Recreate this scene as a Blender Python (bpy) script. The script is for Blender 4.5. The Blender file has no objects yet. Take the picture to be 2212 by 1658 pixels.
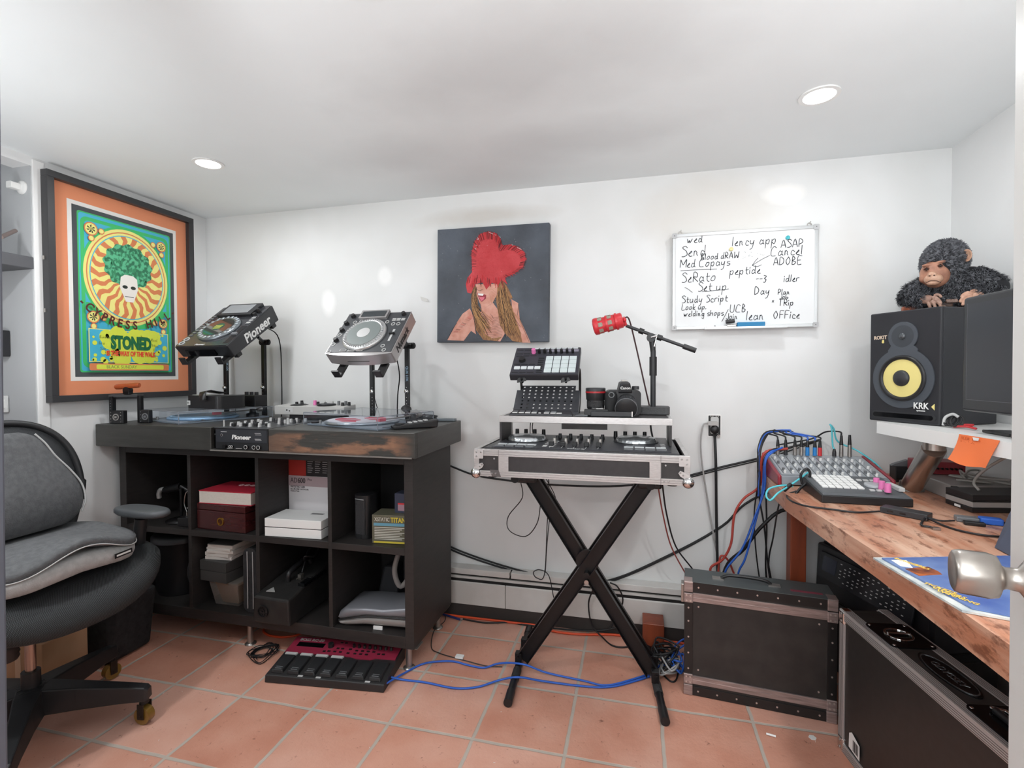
import bpy, math, random
from mathutils import Matrix, Vector
PI = math.pi
C = bpy.context.scene.collection
rnd = random.Random(7)

# ---------------------------------------------------------------- camera, world, lights, exposure
F_PX, YAW, PITCH, ROLL, CAM_H = 1074.4, math.radians(14.0043), math.radians(1.2916), math.radians(-0.2005), 1.2133
cy_, sy_, cp_, sp_ = math.cos(YAW), math.sin(YAW), math.cos(PITCH), math.sin(PITCH)
_r = Vector((cy_, sy_, 0)); _f = Vector((-sy_*cp_, cy_*cp_, -sp_)); _u = _r.cross(_f)
_r2 = math.cos(ROLL)*_r + math.sin(ROLL)*_u; _u2 = -math.sin(ROLL)*_r + math.cos(ROLL)*_u
EYE = Vector((0, 0, CAM_H))
cam = bpy.data.cameras.new('camera'); cam.sensor_width = 36; cam.lens = 36*F_PX/2212; cam.clip_start = 0.05
camo = bpy.data.objects.new('camera', cam); C.objects.link(camo)
camo.matrix_world = Matrix(((_r2.x, _u2.x, -_f.x, 0), (_r2.y, _u2.y, -_f.y, 0), (_r2.z, _u2.z, -_f.z, CAM_H), (0, 0, 0, 1)))
bpy.context.scene.camera = camo
def ray(px, py): return _f + _r2*((px-1106)/F_PX) + _u2*((829-py)/F_PX)
def onz(px, py, z=0):
    d = ray(px, py); return EYE + d*((z-CAM_H)/d.z)
def ony(px, py, y):
    d = ray(px, py); return EYE + d*(y/d.y)
def onx(px, py, x):
    d = ray(px, py); return EYE + d*(x/d.x)

sc = bpy.context.scene
sc.view_settings.view_transform = 'Standard'; sc.view_settings.look = 'None'
sc.view_settings.gamma = 1; sc.view_settings.use_curve_mapping = False
sc.view_settings.exposure = 0.17
sc.cycles.max_bounces = 8; sc.cycles.transparent_max_bounces = 16; sc.cycles.sample_clamp_indirect = 4
sc.cycles.use_denoising = True
w = bpy.data.worlds.new('world'); sc.world = w; w.use_nodes = True
w.node_tree.nodes['Background'].inputs[0].default_value = (0.93, 0.96, 1, 1)
w.node_tree.nodes['Background'].inputs[1].default_value = 0.55
def area(name, loc, rot, size, power, col=(0.97, 0.985, 1.0), shape='DISK'):
    l = bpy.data.lights.new(name, 'AREA'); l.shape = shape; l.size = size; l.energy = power; l.color = col
    o = bpy.data.objects.new(name, l); C.objects.link(o); o.location = loc; o.rotation_euler = rot; return o
XL, XR, YB, ZC = -2.42, 1.23, 2.386, 2.11
LIGHTS = [(-1.769, 1.763), (0.575, 1.827), (-1.769, 0.55), (0.62, 0.45)]  # last two, near the doorway, are unseen and added for fill
LAMP_W = {(True, True): 2.4, (False, True): 4.2, (True, False): 9.5, (False, False): 8.5}   # powers set per lamp to balance wall and floor brightness
# lamp light under each recessed fitting
for lx, ly in LIGHTS: area('downlight_beam', (lx, ly, ZC-0.012), (0, 0, 0), 0.1, LAMP_W[(lx > 0, ly > 1)])
# unseen fill added in the hall, aimed through the doorway into the room
area('hall_fill', (-0.25, -0.9, 1.5), (math.radians(100), 0, 0), 0.8, 12.0, (0.95, 0.98, 1.0), 'SQUARE')
# unseen upward fills added to brighten the ceiling; no lamp bodies stand there
for x_, y_, w_ in ((0.8, 0.35, 7.0), (-1.9, 0.75, 7.0), (-0.3, -0.45, 26.0)): area('ceiling_fill_uplight', (x_, y_, 1.0), (math.radians(180), 0, 0), 0.35, w_, (0.95, 0.98, 1.0))

# ---------------------------------------------------------------- materials
def lin(h):
    h = h.lstrip('#'); c = [int(h[i:i+2], 16)/255 for i in (0, 2, 4)]
    return tuple((x/12.92 if x <= .04045 else ((x+.055)/1.055)**2.4) for x in c) + (1,)
MATS = {}
def mat(name, col='#888888', rough=0.5, metal=0.0, spec=0.5, emit=0, col2=None, scale=20.0, stretch=(1, 1, 1), lo=0.35, hi=0.65, bump=0.0, bscale=None, trans=0, alpha=1, coat=0, detail=4, coords='Object'):
    if name in MATS: return MATS[name]
    m = bpy.data.materials.new(name); m.use_nodes = True; nt = m.node_tree; b = nt.nodes['Principled BSDF']
    b.inputs['Base Color'].default_value = lin(col); b.inputs['Roughness'].default_value = rough
    b.inputs['Metallic'].default_value = metal; b.inputs['Specular IOR Level'].default_value = spec
    b.inputs['Coat Weight'].default_value = coat
    if trans: b.inputs['Transmission Weight'].default_value = trans
    if alpha < 1: b.inputs['Alpha'].default_value = alpha
    if emit: b.inputs['Emission Color'].default_value = lin(col); b.inputs['Emission Strength'].default_value = emit
    if col2 or bump:
        tc = nt.nodes.new('ShaderNodeTexCoord'); mp = nt.nodes.new('ShaderNodeMapping'); mp.inputs['Scale'].default_value = stretch
        nt.links.new(tc.outputs[coords], mp.inputs[0])
    if col2:
        n = nt.nodes.new('ShaderNodeTexNoise'); n.inputs['Scale'].default_value = scale; n.inputs['Detail'].default_value = detail
        r = nt.nodes.new('ShaderNodeValToRGB'); r.color_ramp.elements[0].position = lo; r.color_ramp.elements[1].position = hi
        r.color_ramp.elements[0].color = lin(col); r.color_ramp.elements[1].color = lin(col2)
        nt.links.new(mp.outputs[0], n.inputs['Vector']); nt.links.new(n.outputs['Fac'], r.inputs[0]); nt.links.new(r.outputs[0], b.inputs['Base Color'])
    if bump:
        n2 = nt.nodes.new('ShaderNodeTexNoise'); n2.inputs['Scale'].default_value = bscale or scale; n2.inputs['Detail'].default_value = 3
        bp = nt.nodes.new('ShaderNodeBump'); bp.inputs['Strength'].default_value = bump; bp.inputs['Distance'].default_value = 0.01
        nt.links.new(mp.outputs[0], n2.inputs['Vector']); nt.links.new(n2.outputs['Fac'], bp.inputs['Height']); nt.links.new(bp.outputs[0], b.inputs['Normal'])
    MATS[name] = m; return m
BLK = mat('black_plastic', '#1b1b1d', 0.42)
DGR = mat('dark_grey_plastic', '#2c2d30', 0.45)
GRY = mat('grey_plastic', '#6d6f72', 0.45)
LGR = mat('light_grey_plastic', '#c3c3c2', 0.45)
WHT = mat('white_plastic', '#f0f0ee', 0.4)
SIL = mat('brushed_aluminium', '#d3d0cf', 0.34, 0.75, col2='#bdb9b8', scale=60, stretch=(1, 1, 18))
ALU = mat('alu_trim', '#cbc7c6', 0.38, 0.55)
CHR = mat('chrome', '#d8d8d8', 0.12, 1.0)
STL = mat('steel', '#b0aca8', 0.3, 0.9)
BMT = mat('black_metal', '#19191b', 0.35, 0.3)
GLS = mat('dark_glass', '#0c0d10', 0.08, 0, 0.8)
RED = mat('red_plastic', '#c9363c', 0.4)
PNK = mat('pink_rubber', '#e47ab4', 0.5)
INK = mat('marker_ink', '#282b31', 0.8)
LAM = mat('black_brown_laminate', '#262423', 0.5, col2='#2e2a29', scale=14, stretch=(1, 1, 8))
WALLC = '#e9e8e6'
def wall_mat(name, base, patch, sc1, lo, hi, stain=None):
    m = bpy.data.materials.new(name); m.use_nodes = True; nt = m.node_tree; b = nt.nodes['Principled BSDF']; b.inputs['Roughness'].default_value = 0.62
    tc = nt.nodes.new('ShaderNodeTexCoord'); n = nt.nodes.new('ShaderNodeTexNoise'); n.inputs['Scale'].default_value = sc1; n.inputs['Detail'].default_value = 3; n.inputs['Roughness'].default_value = .55
    r = nt.nodes.new('ShaderNodeValToRGB'); r.color_ramp.elements[0].position = lo; r.color_ramp.elements[1].position = hi
    r.color_ramp.elements[0].color = lin(base); r.color_ramp.elements[1].color = lin(patch)
    nt.links.new(tc.outputs['Object'], n.inputs['Vector']); nt.links.new(n.outputs['Fac'], r.inputs[0])
    last = r.outputs[0]
    for (cx, cyy, cz, rx, ry, rz, hexc, soft) in (stain or []):
        mp = nt.nodes.new('ShaderNodeMapping'); mp.inputs['Location'].default_value = (-cx/rx, -cyy/ry, -cz/rz); mp.inputs['Scale'].default_value = (1/rx, 1/ry, 1/rz)
        n3 = nt.nodes.new('ShaderNodeTexNoise'); n3.inputs['Scale'].default_value = 4.5; n3.inputs['Detail'].default_value = 4
        add = nt.nodes.new('ShaderNodeVectorMath'); add.operation = 'MULTIPLY_ADD'; add.inputs[1].default_value = (.9, .9, .9)
        sub = nt.nodes.new('ShaderNodeVectorMath'); sub.operation = 'SUBTRACT'; sub.inputs[1].default_value = (.45, .45, .45)
        nt.links.new(tc.outputs['Object'], mp.inputs[0]); nt.links.new(tc.outputs['Object'], n3.inputs['Vector'])
        nt.links.new(n3.outputs['Color'], add.inputs[0]); nt.links.new(mp.outputs[0], add.inputs[2]); nt.links.new(add.outputs[0], sub.inputs[0])
        ln = nt.nodes.new('ShaderNodeVectorMath'); ln.operation = 'LENGTH'; nt.links.new(sub.outputs[0], ln.inputs[0])
        mr = nt.nodes.new('ShaderNodeMapRange'); mr.inputs['From Min'].default_value = 1.0; mr.inputs['From Max'].default_value = 1-soft
        nt.links.new(ln.outputs['Value'], mr.inputs[0])
        mx = nt.nodes.new('ShaderNodeMix'); mx.data_type = 'RGBA'; mx.inputs[7].default_value = lin(hexc)
        nt.links.new(mr.outputs[0], mx.inputs[0]); nt.links.new(last, mx.inputs[6]); last = mx.outputs[2]
    nt.links.new(last, b.inputs['Base Color'])
    n2 = nt.nodes.new('ShaderNodeTexNoise'); n2.inputs['Scale'].default_value = 9; bp = nt.nodes.new('ShaderNodeBump'); bp.inputs['Strength'].default_value = .12; bp.inputs['Distance'].default_value = .01
    nt.links.new(tc.outputs['Object'], n2.inputs['Vector']); nt.links.new(n2.outputs['Fac'], bp.inputs['Height']); nt.links.new(bp.outputs[0], b.inputs['Normal'])
    return m
M_WALL = wall_mat('wall_paint', '#ebecec', '#f1f2f2', 1.6, .45, .62)
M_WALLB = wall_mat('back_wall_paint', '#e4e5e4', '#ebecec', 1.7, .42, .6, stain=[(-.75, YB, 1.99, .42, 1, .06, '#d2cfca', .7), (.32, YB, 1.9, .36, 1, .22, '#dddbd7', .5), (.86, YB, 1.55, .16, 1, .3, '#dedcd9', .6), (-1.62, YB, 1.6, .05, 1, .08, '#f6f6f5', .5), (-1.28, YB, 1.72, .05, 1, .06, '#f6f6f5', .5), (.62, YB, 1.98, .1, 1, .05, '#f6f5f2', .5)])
M_CEIL = wall_mat('ceiling_paint', '#eff3f4', '#eaeeef', 1.3, .4, .7, stain=[(-.35, 1.45, ZC, .75, .28, 1, '#dee1e2', .8), (-.55, 1.05, ZC, .12, .07, 1, '#d6d6ce', .7), (-.2, 1.95, ZC, .5, .2, 1, '#e2e5e6', .7), (-1.0, 1.9, ZC, .35, .2, 1, '#e3e6e7', .8)])
def floor_mat(ox, oy, s, gw):
    m = bpy.data.materials.new('terracotta_tiles'); m.use_nodes = True; nt = m.node_tree; b = nt.nodes['Principled BSDF']
    N = nt.nodes.new; L = nt.links.new
    tc = N('ShaderNodeTexCoord'); wob = N('ShaderNodeTexNoise'); wob.inputs['Scale'].default_value = 14; wob.inputs['Detail'].default_value = 3
    L(tc.outputs['Object'], wob.inputs['Vector'])
    w1 = N('ShaderNodeVectorMath'); w1.operation = 'MULTIPLY_ADD'; w1.inputs[1].default_value = (.008, .008, 0); L(wob.outputs['Color'], w1.inputs[0]); L(tc.outputs['Object'], w1.inputs[2])
    mp = N('ShaderNodeMapping'); mp.inputs['Scale'].default_value = (1/s, 1/s, 1); mp.inputs['Location'].default_value = (-ox/s, -oy/s, 0); L(w1.outputs[0], mp.inputs[0])
    sep = N('ShaderNodeSeparateXYZ'); L(mp.outputs[0], sep.inputs[0])
    ds, fl = [], []
    for ax in (0, 1):
        fr = N('ShaderNodeMath'); fr.operation = 'FRACT'; L(sep.outputs[ax], fr.inputs[0])
        a = N('ShaderNodeMath'); a.operation = 'SUBTRACT'; a.inputs[1].default_value = .5; L(fr.outputs[0], a.inputs[0])
        c = N('ShaderNodeMath'); c.operation = 'ABSOLUTE'; L(a.outputs[0], c.inputs[0]); ds.append(c)
        f = N('ShaderNodeMath'); f.operation = 'FLOOR'; L(sep.outputs[ax], f.inputs[0]); fl.append(f)
    mx = N('ShaderNodeMath'); mx.operation = 'MAXIMUM'; L(ds[0].outputs[0], mx.inputs[0]); L(ds[1].outputs[0], mx.inputs[1])
    g = N('ShaderNodeMapRange'); g.inputs['From Min'].default_value = .5-gw/s/2-.006; g.inputs['From Max'].default_value = .5-gw/s/2+.004; L(mx.outputs[0], g.inputs[0])
    cmb = N('ShaderNodeCombineXYZ'); L(fl[0].outputs[0], cmb.inputs[0]); L(fl[1].outputs[0], cmb.inputs[1])
    wn = N('ShaderNodeTexWhiteNoise'); wn.noise_dimensions = '2D'; L(cmb.outputs[0], wn.inputs['Vector'])
    n1 = N('ShaderNodeTexNoise'); n1.inputs['Scale'].default_value = 5; n1.inputs['Detail'].default_value = 5; L(tc.outputs['Object'], n1.inputs['Vector'])
    mm = N('ShaderNodeMath'); mm.operation = 'MULTIPLY_ADD'; mm.inputs[1].default_value = .35; L(wn.outputs['Value'], mm.inputs[0])
    m3 = N('ShaderNodeMath'); m3.operation = 'MULTIPLY'; m3.inputs[1].default_value = .75; L(n1.outputs['Fac'], m3.inputs[0]); L(m3.outputs[0], mm.inputs[2])
    r = N('ShaderNodeValToRGB'); cr = r.color_ramp; cr.elements[0].position = .25; cr.elements[0].color = lin('#c2816a'); cr.elements[1].position = .8; cr.elements[1].color = lin('#dfae9b')
    e = cr.elements.new(.5); e.color = lin('#d29882'); L(mm.outputs[0], r.inputs[0])
    # small dark fissures
    n4 = N('ShaderNodeTexNoise'); n4.inputs['Scale'].default_value = 32; n4.inputs['Detail'].default_value = 6; n4.inputs['Roughness'].default_value = .75; L(tc.outputs['Object'], n4.inputs['Vector'])
    cr2 = N('ShaderNodeMapRange'); cr2.inputs['From Min'].default_value = .385; cr2.inputs['From Max'].default_value = .3; L(n4.outputs['Fac'], cr2.inputs[0])
    c1 = N('ShaderNodeMix'); c1.data_type = 'RGBA'; c1.inputs[7].default_value = lin('#7d4a3a'); L(cr2.outputs[0], c1.inputs[0]); L(r.outputs[0], c1.inputs[6])
    gr = N('ShaderNodeValToRGB'); gr.color_ramp.elements[0].color = lin('#a99d91'); gr.color_ramp.elements[1].color = lin('#cbc0b5'); L(n1.outputs['Fac'], gr.inputs[0])
    c2 = N('ShaderNodeMix'); c2.data_type = 'RGBA'; L(g.outputs[0], c2.inputs[0]); L(c1.outputs[2], c2.inputs[6]); L(gr.outputs[0], c2.inputs[7])
    L(c2.outputs[2], b.inputs['Base Color'])
    rr = N('ShaderNodeMapRange'); rr.inputs['To Min'].default_value = .42; rr.inputs['To Max'].default_value = .9; L(g.outputs[0], rr.inputs[0]); L(rr.outputs[0], b.inputs['Roughness'])
    hh = N('ShaderNodeMath'); hh.operation = 'MULTIPLY_ADD'; hh.inputs[1].default_value = -1.2; L(g.outputs[0], hh.inputs[0]); L(n4.outputs['Fac'], hh.inputs[2])
    bp = N('ShaderNodeBump'); bp.inputs['Strength'].default_value = .35; bp.inputs['Distance'].default_value = .006; L(hh.outputs[0], bp.inputs['Height']); L(bp.outputs[0], b.inputs['Normal'])
    return m
M_FLOOR = floor_mat(-2.0494, 1.2396, .306, .011)
def acrylic():
    m = bpy.data.materials.new('clear_acrylic'); m.use_nodes = True; nt = m.node_tree; nt.nodes.remove(nt.nodes['Principled BSDF'])
    o = nt.nodes['Material Output']; t = nt.nodes.new('ShaderNodeBsdfTransparent'); t.inputs[0].default_value = (.93, .945, .965, 1)
    g = nt.nodes.new('ShaderNodeBsdfGlossy'); g.inputs['Roughness'].default_value = .06; fr = nt.nodes.new('ShaderNodeFresnel'); fr.inputs[0].default_value = 1.5
    mx = nt.nodes.new('ShaderNodeMixShader'); ge = nt.nodes.new('ShaderNodeNewGeometry'); iv = nt.nodes.new('ShaderNodeMath'); iv.operation = 'SUBTRACT'; iv.inputs[0].default_value = 1; nt.links.new(ge.outputs['Backfacing'], iv.inputs[1])
    ml = nt.nodes.new('ShaderNodeMath'); ml.operation = 'MULTIPLY'; nt.links.new(fr.outputs[0], ml.inputs[0]); nt.links.new(iv.outputs[0], ml.inputs[1])
    nt.links.new(ml.outputs[0], mx.inputs[0]); nt.links.new(t.outputs[0], mx.inputs[1]); nt.links.new(g.outputs[0], mx.inputs[2]); nt.links.new(mx.outputs[0], o.inputs[0])
    return m
ACR = acrylic()
def clear_glass():
    m = ACR.copy(); m.name = 'picture_glass'
    for n in m.node_tree.nodes:
        if n.type == 'BSDF_TRANSPARENT': n.inputs[0].default_value = (.99, .99, .99, 1)
        if n.type == 'FRESNEL': n.inputs[0].default_value = 1.25
    return m

# ---------------------------------------------------------------- mesh builder (world coordinates; each build() stores them local to the parent)
WM = {}
def T3(x, y, z): return Matrix.Translation((x, y, z))
def RZ(a): return Matrix.Rotation(a, 4, 'Z')
def RX(a): return Matrix.Rotation(a, 4, 'X')
def RY(a): return Matrix.Rotation(a, 4, 'Y')
def frame(o, x, y=None, z=None):
    """matrix from origin and two axes (x and y, or x and z)"""
    x = Vector(x).normalized()
    if z is None: y = Vector(y); y = (y - x*y.dot(x)).normalized(); z = x.cross(y)
    else: z = Vector(z); z = (z - x*z.dot(x)).normalized(); y = z.cross(x)
    return Matrix(((x.x, y.x, z.x, o[0]), (x.y, y.y, z.y, o[1]), (x.z, y.z, z.z, o[2]), (0, 0, 0, 1)))
def catmull(p, k=8):
    p = [Vector(q) for q in p]
    if len(p) < 3: return p
    out = []; q = [p[0]*2-p[1]] + p + [p[-1]*2-p[-2]]
    for i in range(1, len(q)-2):
        for j in range(k):
            t = j/k; a, b, c, d = q[i-1], q[i], q[i+1], q[i+2]
            out.append(.5*((2*b) + (c-a)*t + (2*a-5*b+4*c-d)*t*t + (3*b-a-3*c+d)*t**3))
    return out + [p[-1]]
class MB:
    def __init__(s, M=None): s.v = []; s.f = []; s.mi = []; s.sm = []; s.M = M or Matrix(); s.m = 0
    def add(s, vs, fs, smooth=False):
        n = len(s.v); s.v += [s.M @ Vector(v) for v in vs]; flip = s.M.determinant() < 0
        for f in fs:
            f = [i+n for i in f]; s.f.append(f[::-1] if flip else f); s.mi.append(s.m); s.sm.append(smooth)
        return s
    def box(s, x0, x1, y0, y1, z0, z1):
        x0, x1 = sorted((x0, x1)); y0, y1 = sorted((y0, y1)); z0, z1 = sorted((z0, z1))
        return s.add([(x0, y0, z0), (x1, y0, z0), (x1, y1, z0), (x0, y1, z0), (x0, y0, z1), (x1, y0, z1), (x1, y1, z1), (x0, y1, z1)],
                     [(0, 3, 2, 1), (4, 5, 6, 7), (0, 1, 5, 4), (1, 2, 6, 5), (2, 3, 7, 6), (3, 0, 4, 7)])
    def cb(s, c, d): return s.box(c[0]-d[0]/2, c[0]+d[0]/2, c[1]-d[1]/2, c[1]+d[1]/2, c[2]-d[2]/2, c[2]+d[2]/2)
    def hexa(s, b, t):
        """eight corners: bottom ring (ccw from above) and top ring"""
        return s.add(list(b)+list(t), [(0, 3, 2, 1), (4, 5, 6, 7), (0, 1, 5, 4), (1, 2, 6, 5), (2, 3, 7, 6), (3, 0, 4, 7)])
    def loft(s, rings, smooth=True, cap=True):
        n = len(rings[0]); vs = [p for r in rings for p in r]; fs = []
        for k in range(len(rings)-1):
            for i in range(n):
                j = (i+1) % n; fs.append((k*n+i, k*n+j, (k+1)*n+j, (k+1)*n+i))
        s.add(vs, fs, smooth)
        if cap:
            s.add(rings[0], [tuple(range(n))[::-1]]); s.add(rings[-1], [tuple(range(n))])
        return s
    def cyl(s, p0, p1, r0, r1=None, n=16, cap=True):
        r1 = r0 if r1 is None else r1; p0, p1 = Vector(p0), Vector(p1); d = (p1-p0).normalized()
        a = d.orthogonal().normalized(); b = d.cross(a)
        ring = lambda p, r: [p + r*(math.cos(2*PI*i/n)*a + math.sin(2*PI*i/n)*b) for i in range(n)]
        return s.loft([ring(p0, r0), ring(p1, r1)], True, cap)
    def tube(s, pts, r, n=6, k=6, smoothpath=True, cap=True):
        p = catmull(pts, k) if smoothpath else [Vector(q) for q in pts]
        rr = r if callable(r) else (lambda t: r)
        rings = []; a = None
        for i, q in enumerate(p):
            d = (p[min(i+1, len(p)-1)] - p[max(i-1, 0)])
            if d.length < 1e-9: d = Vector((0, 0, 1))
            d.normalize()
            if a is None: a = d.orthogonal().normalized()
            else:
                a = (a - d*a.dot(d))
                a = a.normalized() if a.length > 1e-6 else d.orthogonal().normalized()
            b = d.cross(a); R = rr(i/(len(p)-1))
            rings.append([q + R*(math.cos(2*PI*j/n)*a + math.sin(2*PI*j/n)*b) for j in range(n)])
        return s.loft(rings, True, cap)
    def lathe(s, prof, c=(0, 0, 0), n=32, sx=1, sy=1):
        rings = [[(c[0]+r*sx*math.cos(2*PI*i/n), c[1]+r*sy*math.sin(2*PI*i/n), c[2]+z) for i in range(n)] for r, z in prof]
        return s.loft(rings, True, True)
    def prism(s, poly, z0, z1, smooth=False):
        n = len(poly); vs = [(x, y, z0) for x, y in poly] + [(x, y, z1) for x, y in poly]
        ar = sum(poly[i][0]*poly[(i+1) % n][1]-poly[(i+1) % n][0]*poly[i][1] for i in range(n))
        up = (ar > 0) == (z1 > z0)
        bot, top = tuple(range(n)), tuple(range(n, 2*n))
        fs = [bot[::-1], top] if up else [bot, top[::-1]]
        s.add(vs, fs)
        sd = [(i, (i+1) % n, n+(i+1) % n, n+i) if up else (n+i, n+(i+1) % n, (i+1) % n, i) for i in range(n)]
        return s.add(vs, sd, smooth)
    def rrect(s, x0, x1, y0, y1, z0, z1, r, k=5):
        p = []
        for cx, cyy, a0 in ((x1-r, y1-r, 0), (x0+r, y1-r, 90), (x0+r, y0+r, 180), (x1-r, y0+r, 270)):
            for i in range(k+1):
                a = math.radians(a0+90*i/k); p.append((cx+r*math.cos(a), cyy+r*math.sin(a)))
        return s.prism(p, z0, z1, False)
    def disc(s, x, y, r, z0, z1, n=24, sx=1, sy=1): return s.prism([(x+r*sx*math.cos(2*PI*i/n), y+r*sy*math.sin(2*PI*i/n)) for i in range(n)], z0, z1)
    def ring(s, x, y, r0, r1, z0, z1, n=32):
        c = [(math.cos(2*PI*i/n), math.sin(2*PI*i/n)) for i in range(n)]
        R = [[(x+r*a, y+r*b, z) for a, b in c] for r, z in ((r0, z0), (r0, z1), (r1, z1), (r1, z0))]
        return s.loft([R[0], R[3], R[2], R[1], R[0]], False, False)
    def ell(s, c, rx, ry=None, rz=None, n=20, m=12, R=None):
        ry = rx if ry is None else ry; rz = rx if rz is None else rz; R = R or Matrix(); c = Vector(c)
        rings = []
        for j in range(m+1):
            t = -PI/2 + PI*j/m; t = max(min(t, PI/2-.02), -PI/2+.02)
            rings.append([c + (R @ Vector((rx*math.cos(t)*math.cos(2*PI*i/n), ry*math.cos(t)*math.sin(2*PI*i/n), rz*math.sin(t)))) for i in range(n)])
        return s.loft(rings, True, True)
    def text(s, t, size, x=0, y=0, z=0, ax='CENTER', ext=0.0006, sx=1, shear=0, bold=0):
        cu = bpy.data.curves.new('t', 'FONT'); cu.body = t; cu.size = size; cu.align_x = ax; cu.align_y = 'CENTER'; cu.extrude = ext; cu.shear = shear; cu.offset = bold; cu.resolution_u = 3
        o = bpy.data.objects.new('t', cu); me = bpy.data.meshes.new_from_object(o)
        s.add([(v.co.x*sx+x, v.co.y+y, v.co.z+z) for v in me.vertices], [tuple(p.vertices) for p in me.polygons])
        bpy.data.objects.remove(o); bpy.data.curves.remove(cu); bpy.data.meshes.remove(me); return s
    def mat(s, i): s.m = i; return s
    def at(s, M): s.M = M; return s
    def build(s, name, mats, parent=None, bev=0, seg=2, sub=0, kind=None, loc=None, label=None):
        me = bpy.data.meshes.new(name); mats = mats if isinstance(mats, (list, tuple)) else [mats]
        if parent is not None: L = WM[parent.name].inverted()
        else:
            if loc is None:
                xs = [v.x for v in s.v]; ys = [v.y for v in s.v]; zs = [v.z for v in s.v]
                loc = ((min(xs)+max(xs))/2, (min(ys)+max(ys))/2, min(zs))
            L = T3(*loc).inverted()
        me.from_pydata([tuple(L @ v) for v in s.v], [], s.f); me.polygons.foreach_set('material_index', s.mi); me.polygons.foreach_set('use_smooth', s.sm)
        for m in mats: me.materials.append(m)
        me.update(); o = bpy.data.objects.new(name, me); C.objects.link(o)
        if parent is not None: o.parent = parent; WM[o.name] = WM[parent.name].copy()
        else: o.location = loc; WM[o.name] = T3(*loc)
        if bev: b = o.modifiers.new('bevel', 'BEVEL'); b.width = bev; b.segments = seg; b.limit_method = 'ANGLE'; b.angle_limit = math.radians(40)
        if sub: b = o.modifiers.new('sub', 'SUBSURF'); b.levels = sub; b.render_levels = sub
        if kind: o['kind'] = kind
        if label: o['label'] = label
        return o
def thing(name, label, cat, M, group=None):
    o = bpy.data.objects.new(name, None); o.empty_display_size = .05; C.objects.link(o)
    if not isinstance(M, Matrix): M = T3(*M)
    o.matrix_world = M; WM[o.name] = M.copy(); o['label'] = label; o['category'] = cat
    if group: o['group'] = group
    return o
def tag(o, label, cat, group=None):
    o['label'] = label; o['category'] = cat
    if group: o['group'] = group
    return o
def knobs(mb, pts, r, h, n=10, r2=None):
    for x, y, z in pts: mb.cyl((x, y, z), (x, y, z+h), r, r2 or r*.85, n)
    return mb
def cable(name, label, pts, r, m, cat='cable', group=None, k=6):
    o = MB().tube(pts, r, 6, k).build(name, m); return tag(o, label, cat, group)

# single-stroke handwriting: glyph = width | strokes of xy digit pairs (x 0-9, y 0-9, baseline 3, x-height 6, cap 9)
GL = {'a': '4|35 16 04 13 34|36 34 43', 'b': '4|09 03 23 44 35 15 05', 'c': '3|35 16 04 13 33', 'd': '4|35 16 04 13 34|39 34 43', 'e': '3|04 25 26 15 04 13 33', 'f': '3|38 29 18 13|05 35', 'g': '4|35 16 04 13 34|36 31 20 01', 'h': '4|09 03|05 26 35 33',
      'i': '1|06 03|08 07', 'j': '2|16 11 00|18 17', 'k': '3|09 03|36 04 33', 'l': '1|09 03', 'm': '6|06 03|05 16 25 23|25 36 45 43', 'n': '4|06 03|05 16 25 24 33', 'o': '4|16 04 13 34 36 16', 'p': '4|06 00|05 26 35 23 04', 'q': '4|35 16 04 13 34|36 30', 'r': '3|06 03|05 16 36', 's': '3|36 16 05 34 23 03',
      't': '3|18 14 23 33|06 36', 'u': '4|06 04 13 34|36 33', 'v': '3|06 13 36', 'w': '6|06 13 25 33 56', 'x': '3|06 33|36 03', 'y': '4|06 04 24 36|36 21 00', 'z': '3|06 36 03 33', 'A': '5|03 29 53|15 45', 'B': '4|03 09 28 27 06 35 34 23 03', 'C': '5|48 29 07 04 13 43', 'D': '5|03 09 38 46 34 03', 'E': '4|49 09 03 43|06 36',
      'F': '4|49 09 03|06 36', 'J': '4|49 44 33 14', 'M': '6|03 09 35 69 63', 'N': '5|03 09 53 59', 'O': '5|29 06 23 46 29', 'P': '4|03 09 38 36 05', 'R': '4|03 09 38 36 06 43', 'S': '4|48 29 08 36 44 23 03', 'T': '5|09 59|29 23', 'U': '5|09 04 23 44 49', 'L': '4|09 03 43', 'K': '4|09 03|49 06 43', 'Y': '4|09 26 49|26 23', 'H': '4|09 03|49 43|06 46',
      '1': '2|08 19 13', '3': '3|09 38 16 35 23 03', '-': '3|06 36', '/': '4|02 49', '.': '1|03 04', '7': '4|09 49 13', 'V': '5|09 23 59', 'W': '6|09 13 36 53 69', 'X': '4|09 43|49 03', 'I': '1|09 03'}
def write(mb, s_, x, y, h, to3, r=.0011, slant=.12, jit=.25, seed=1):
    g = random.Random(seed); u = h/6.0
    for ch in s_:
        if ch == ' ': x += 3.0*u; continue
        if ch not in GL: continue
        parts = GL[ch].split('|'); wd = int(parts[0])
        for st in parts[1:]:
            pts = []
            for q in st.split():
                a, b = int(q[0])+g.uniform(-jit, jit)*.6, int(q[1])+g.uniform(-jit, jit)*.6-3
                pts.append(to3(x+(a+b*slant)*u, y+b*u))
            mb.tube(pts, r, 4, 4)
        x += (wd+1.3)*u
    return mb

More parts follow.
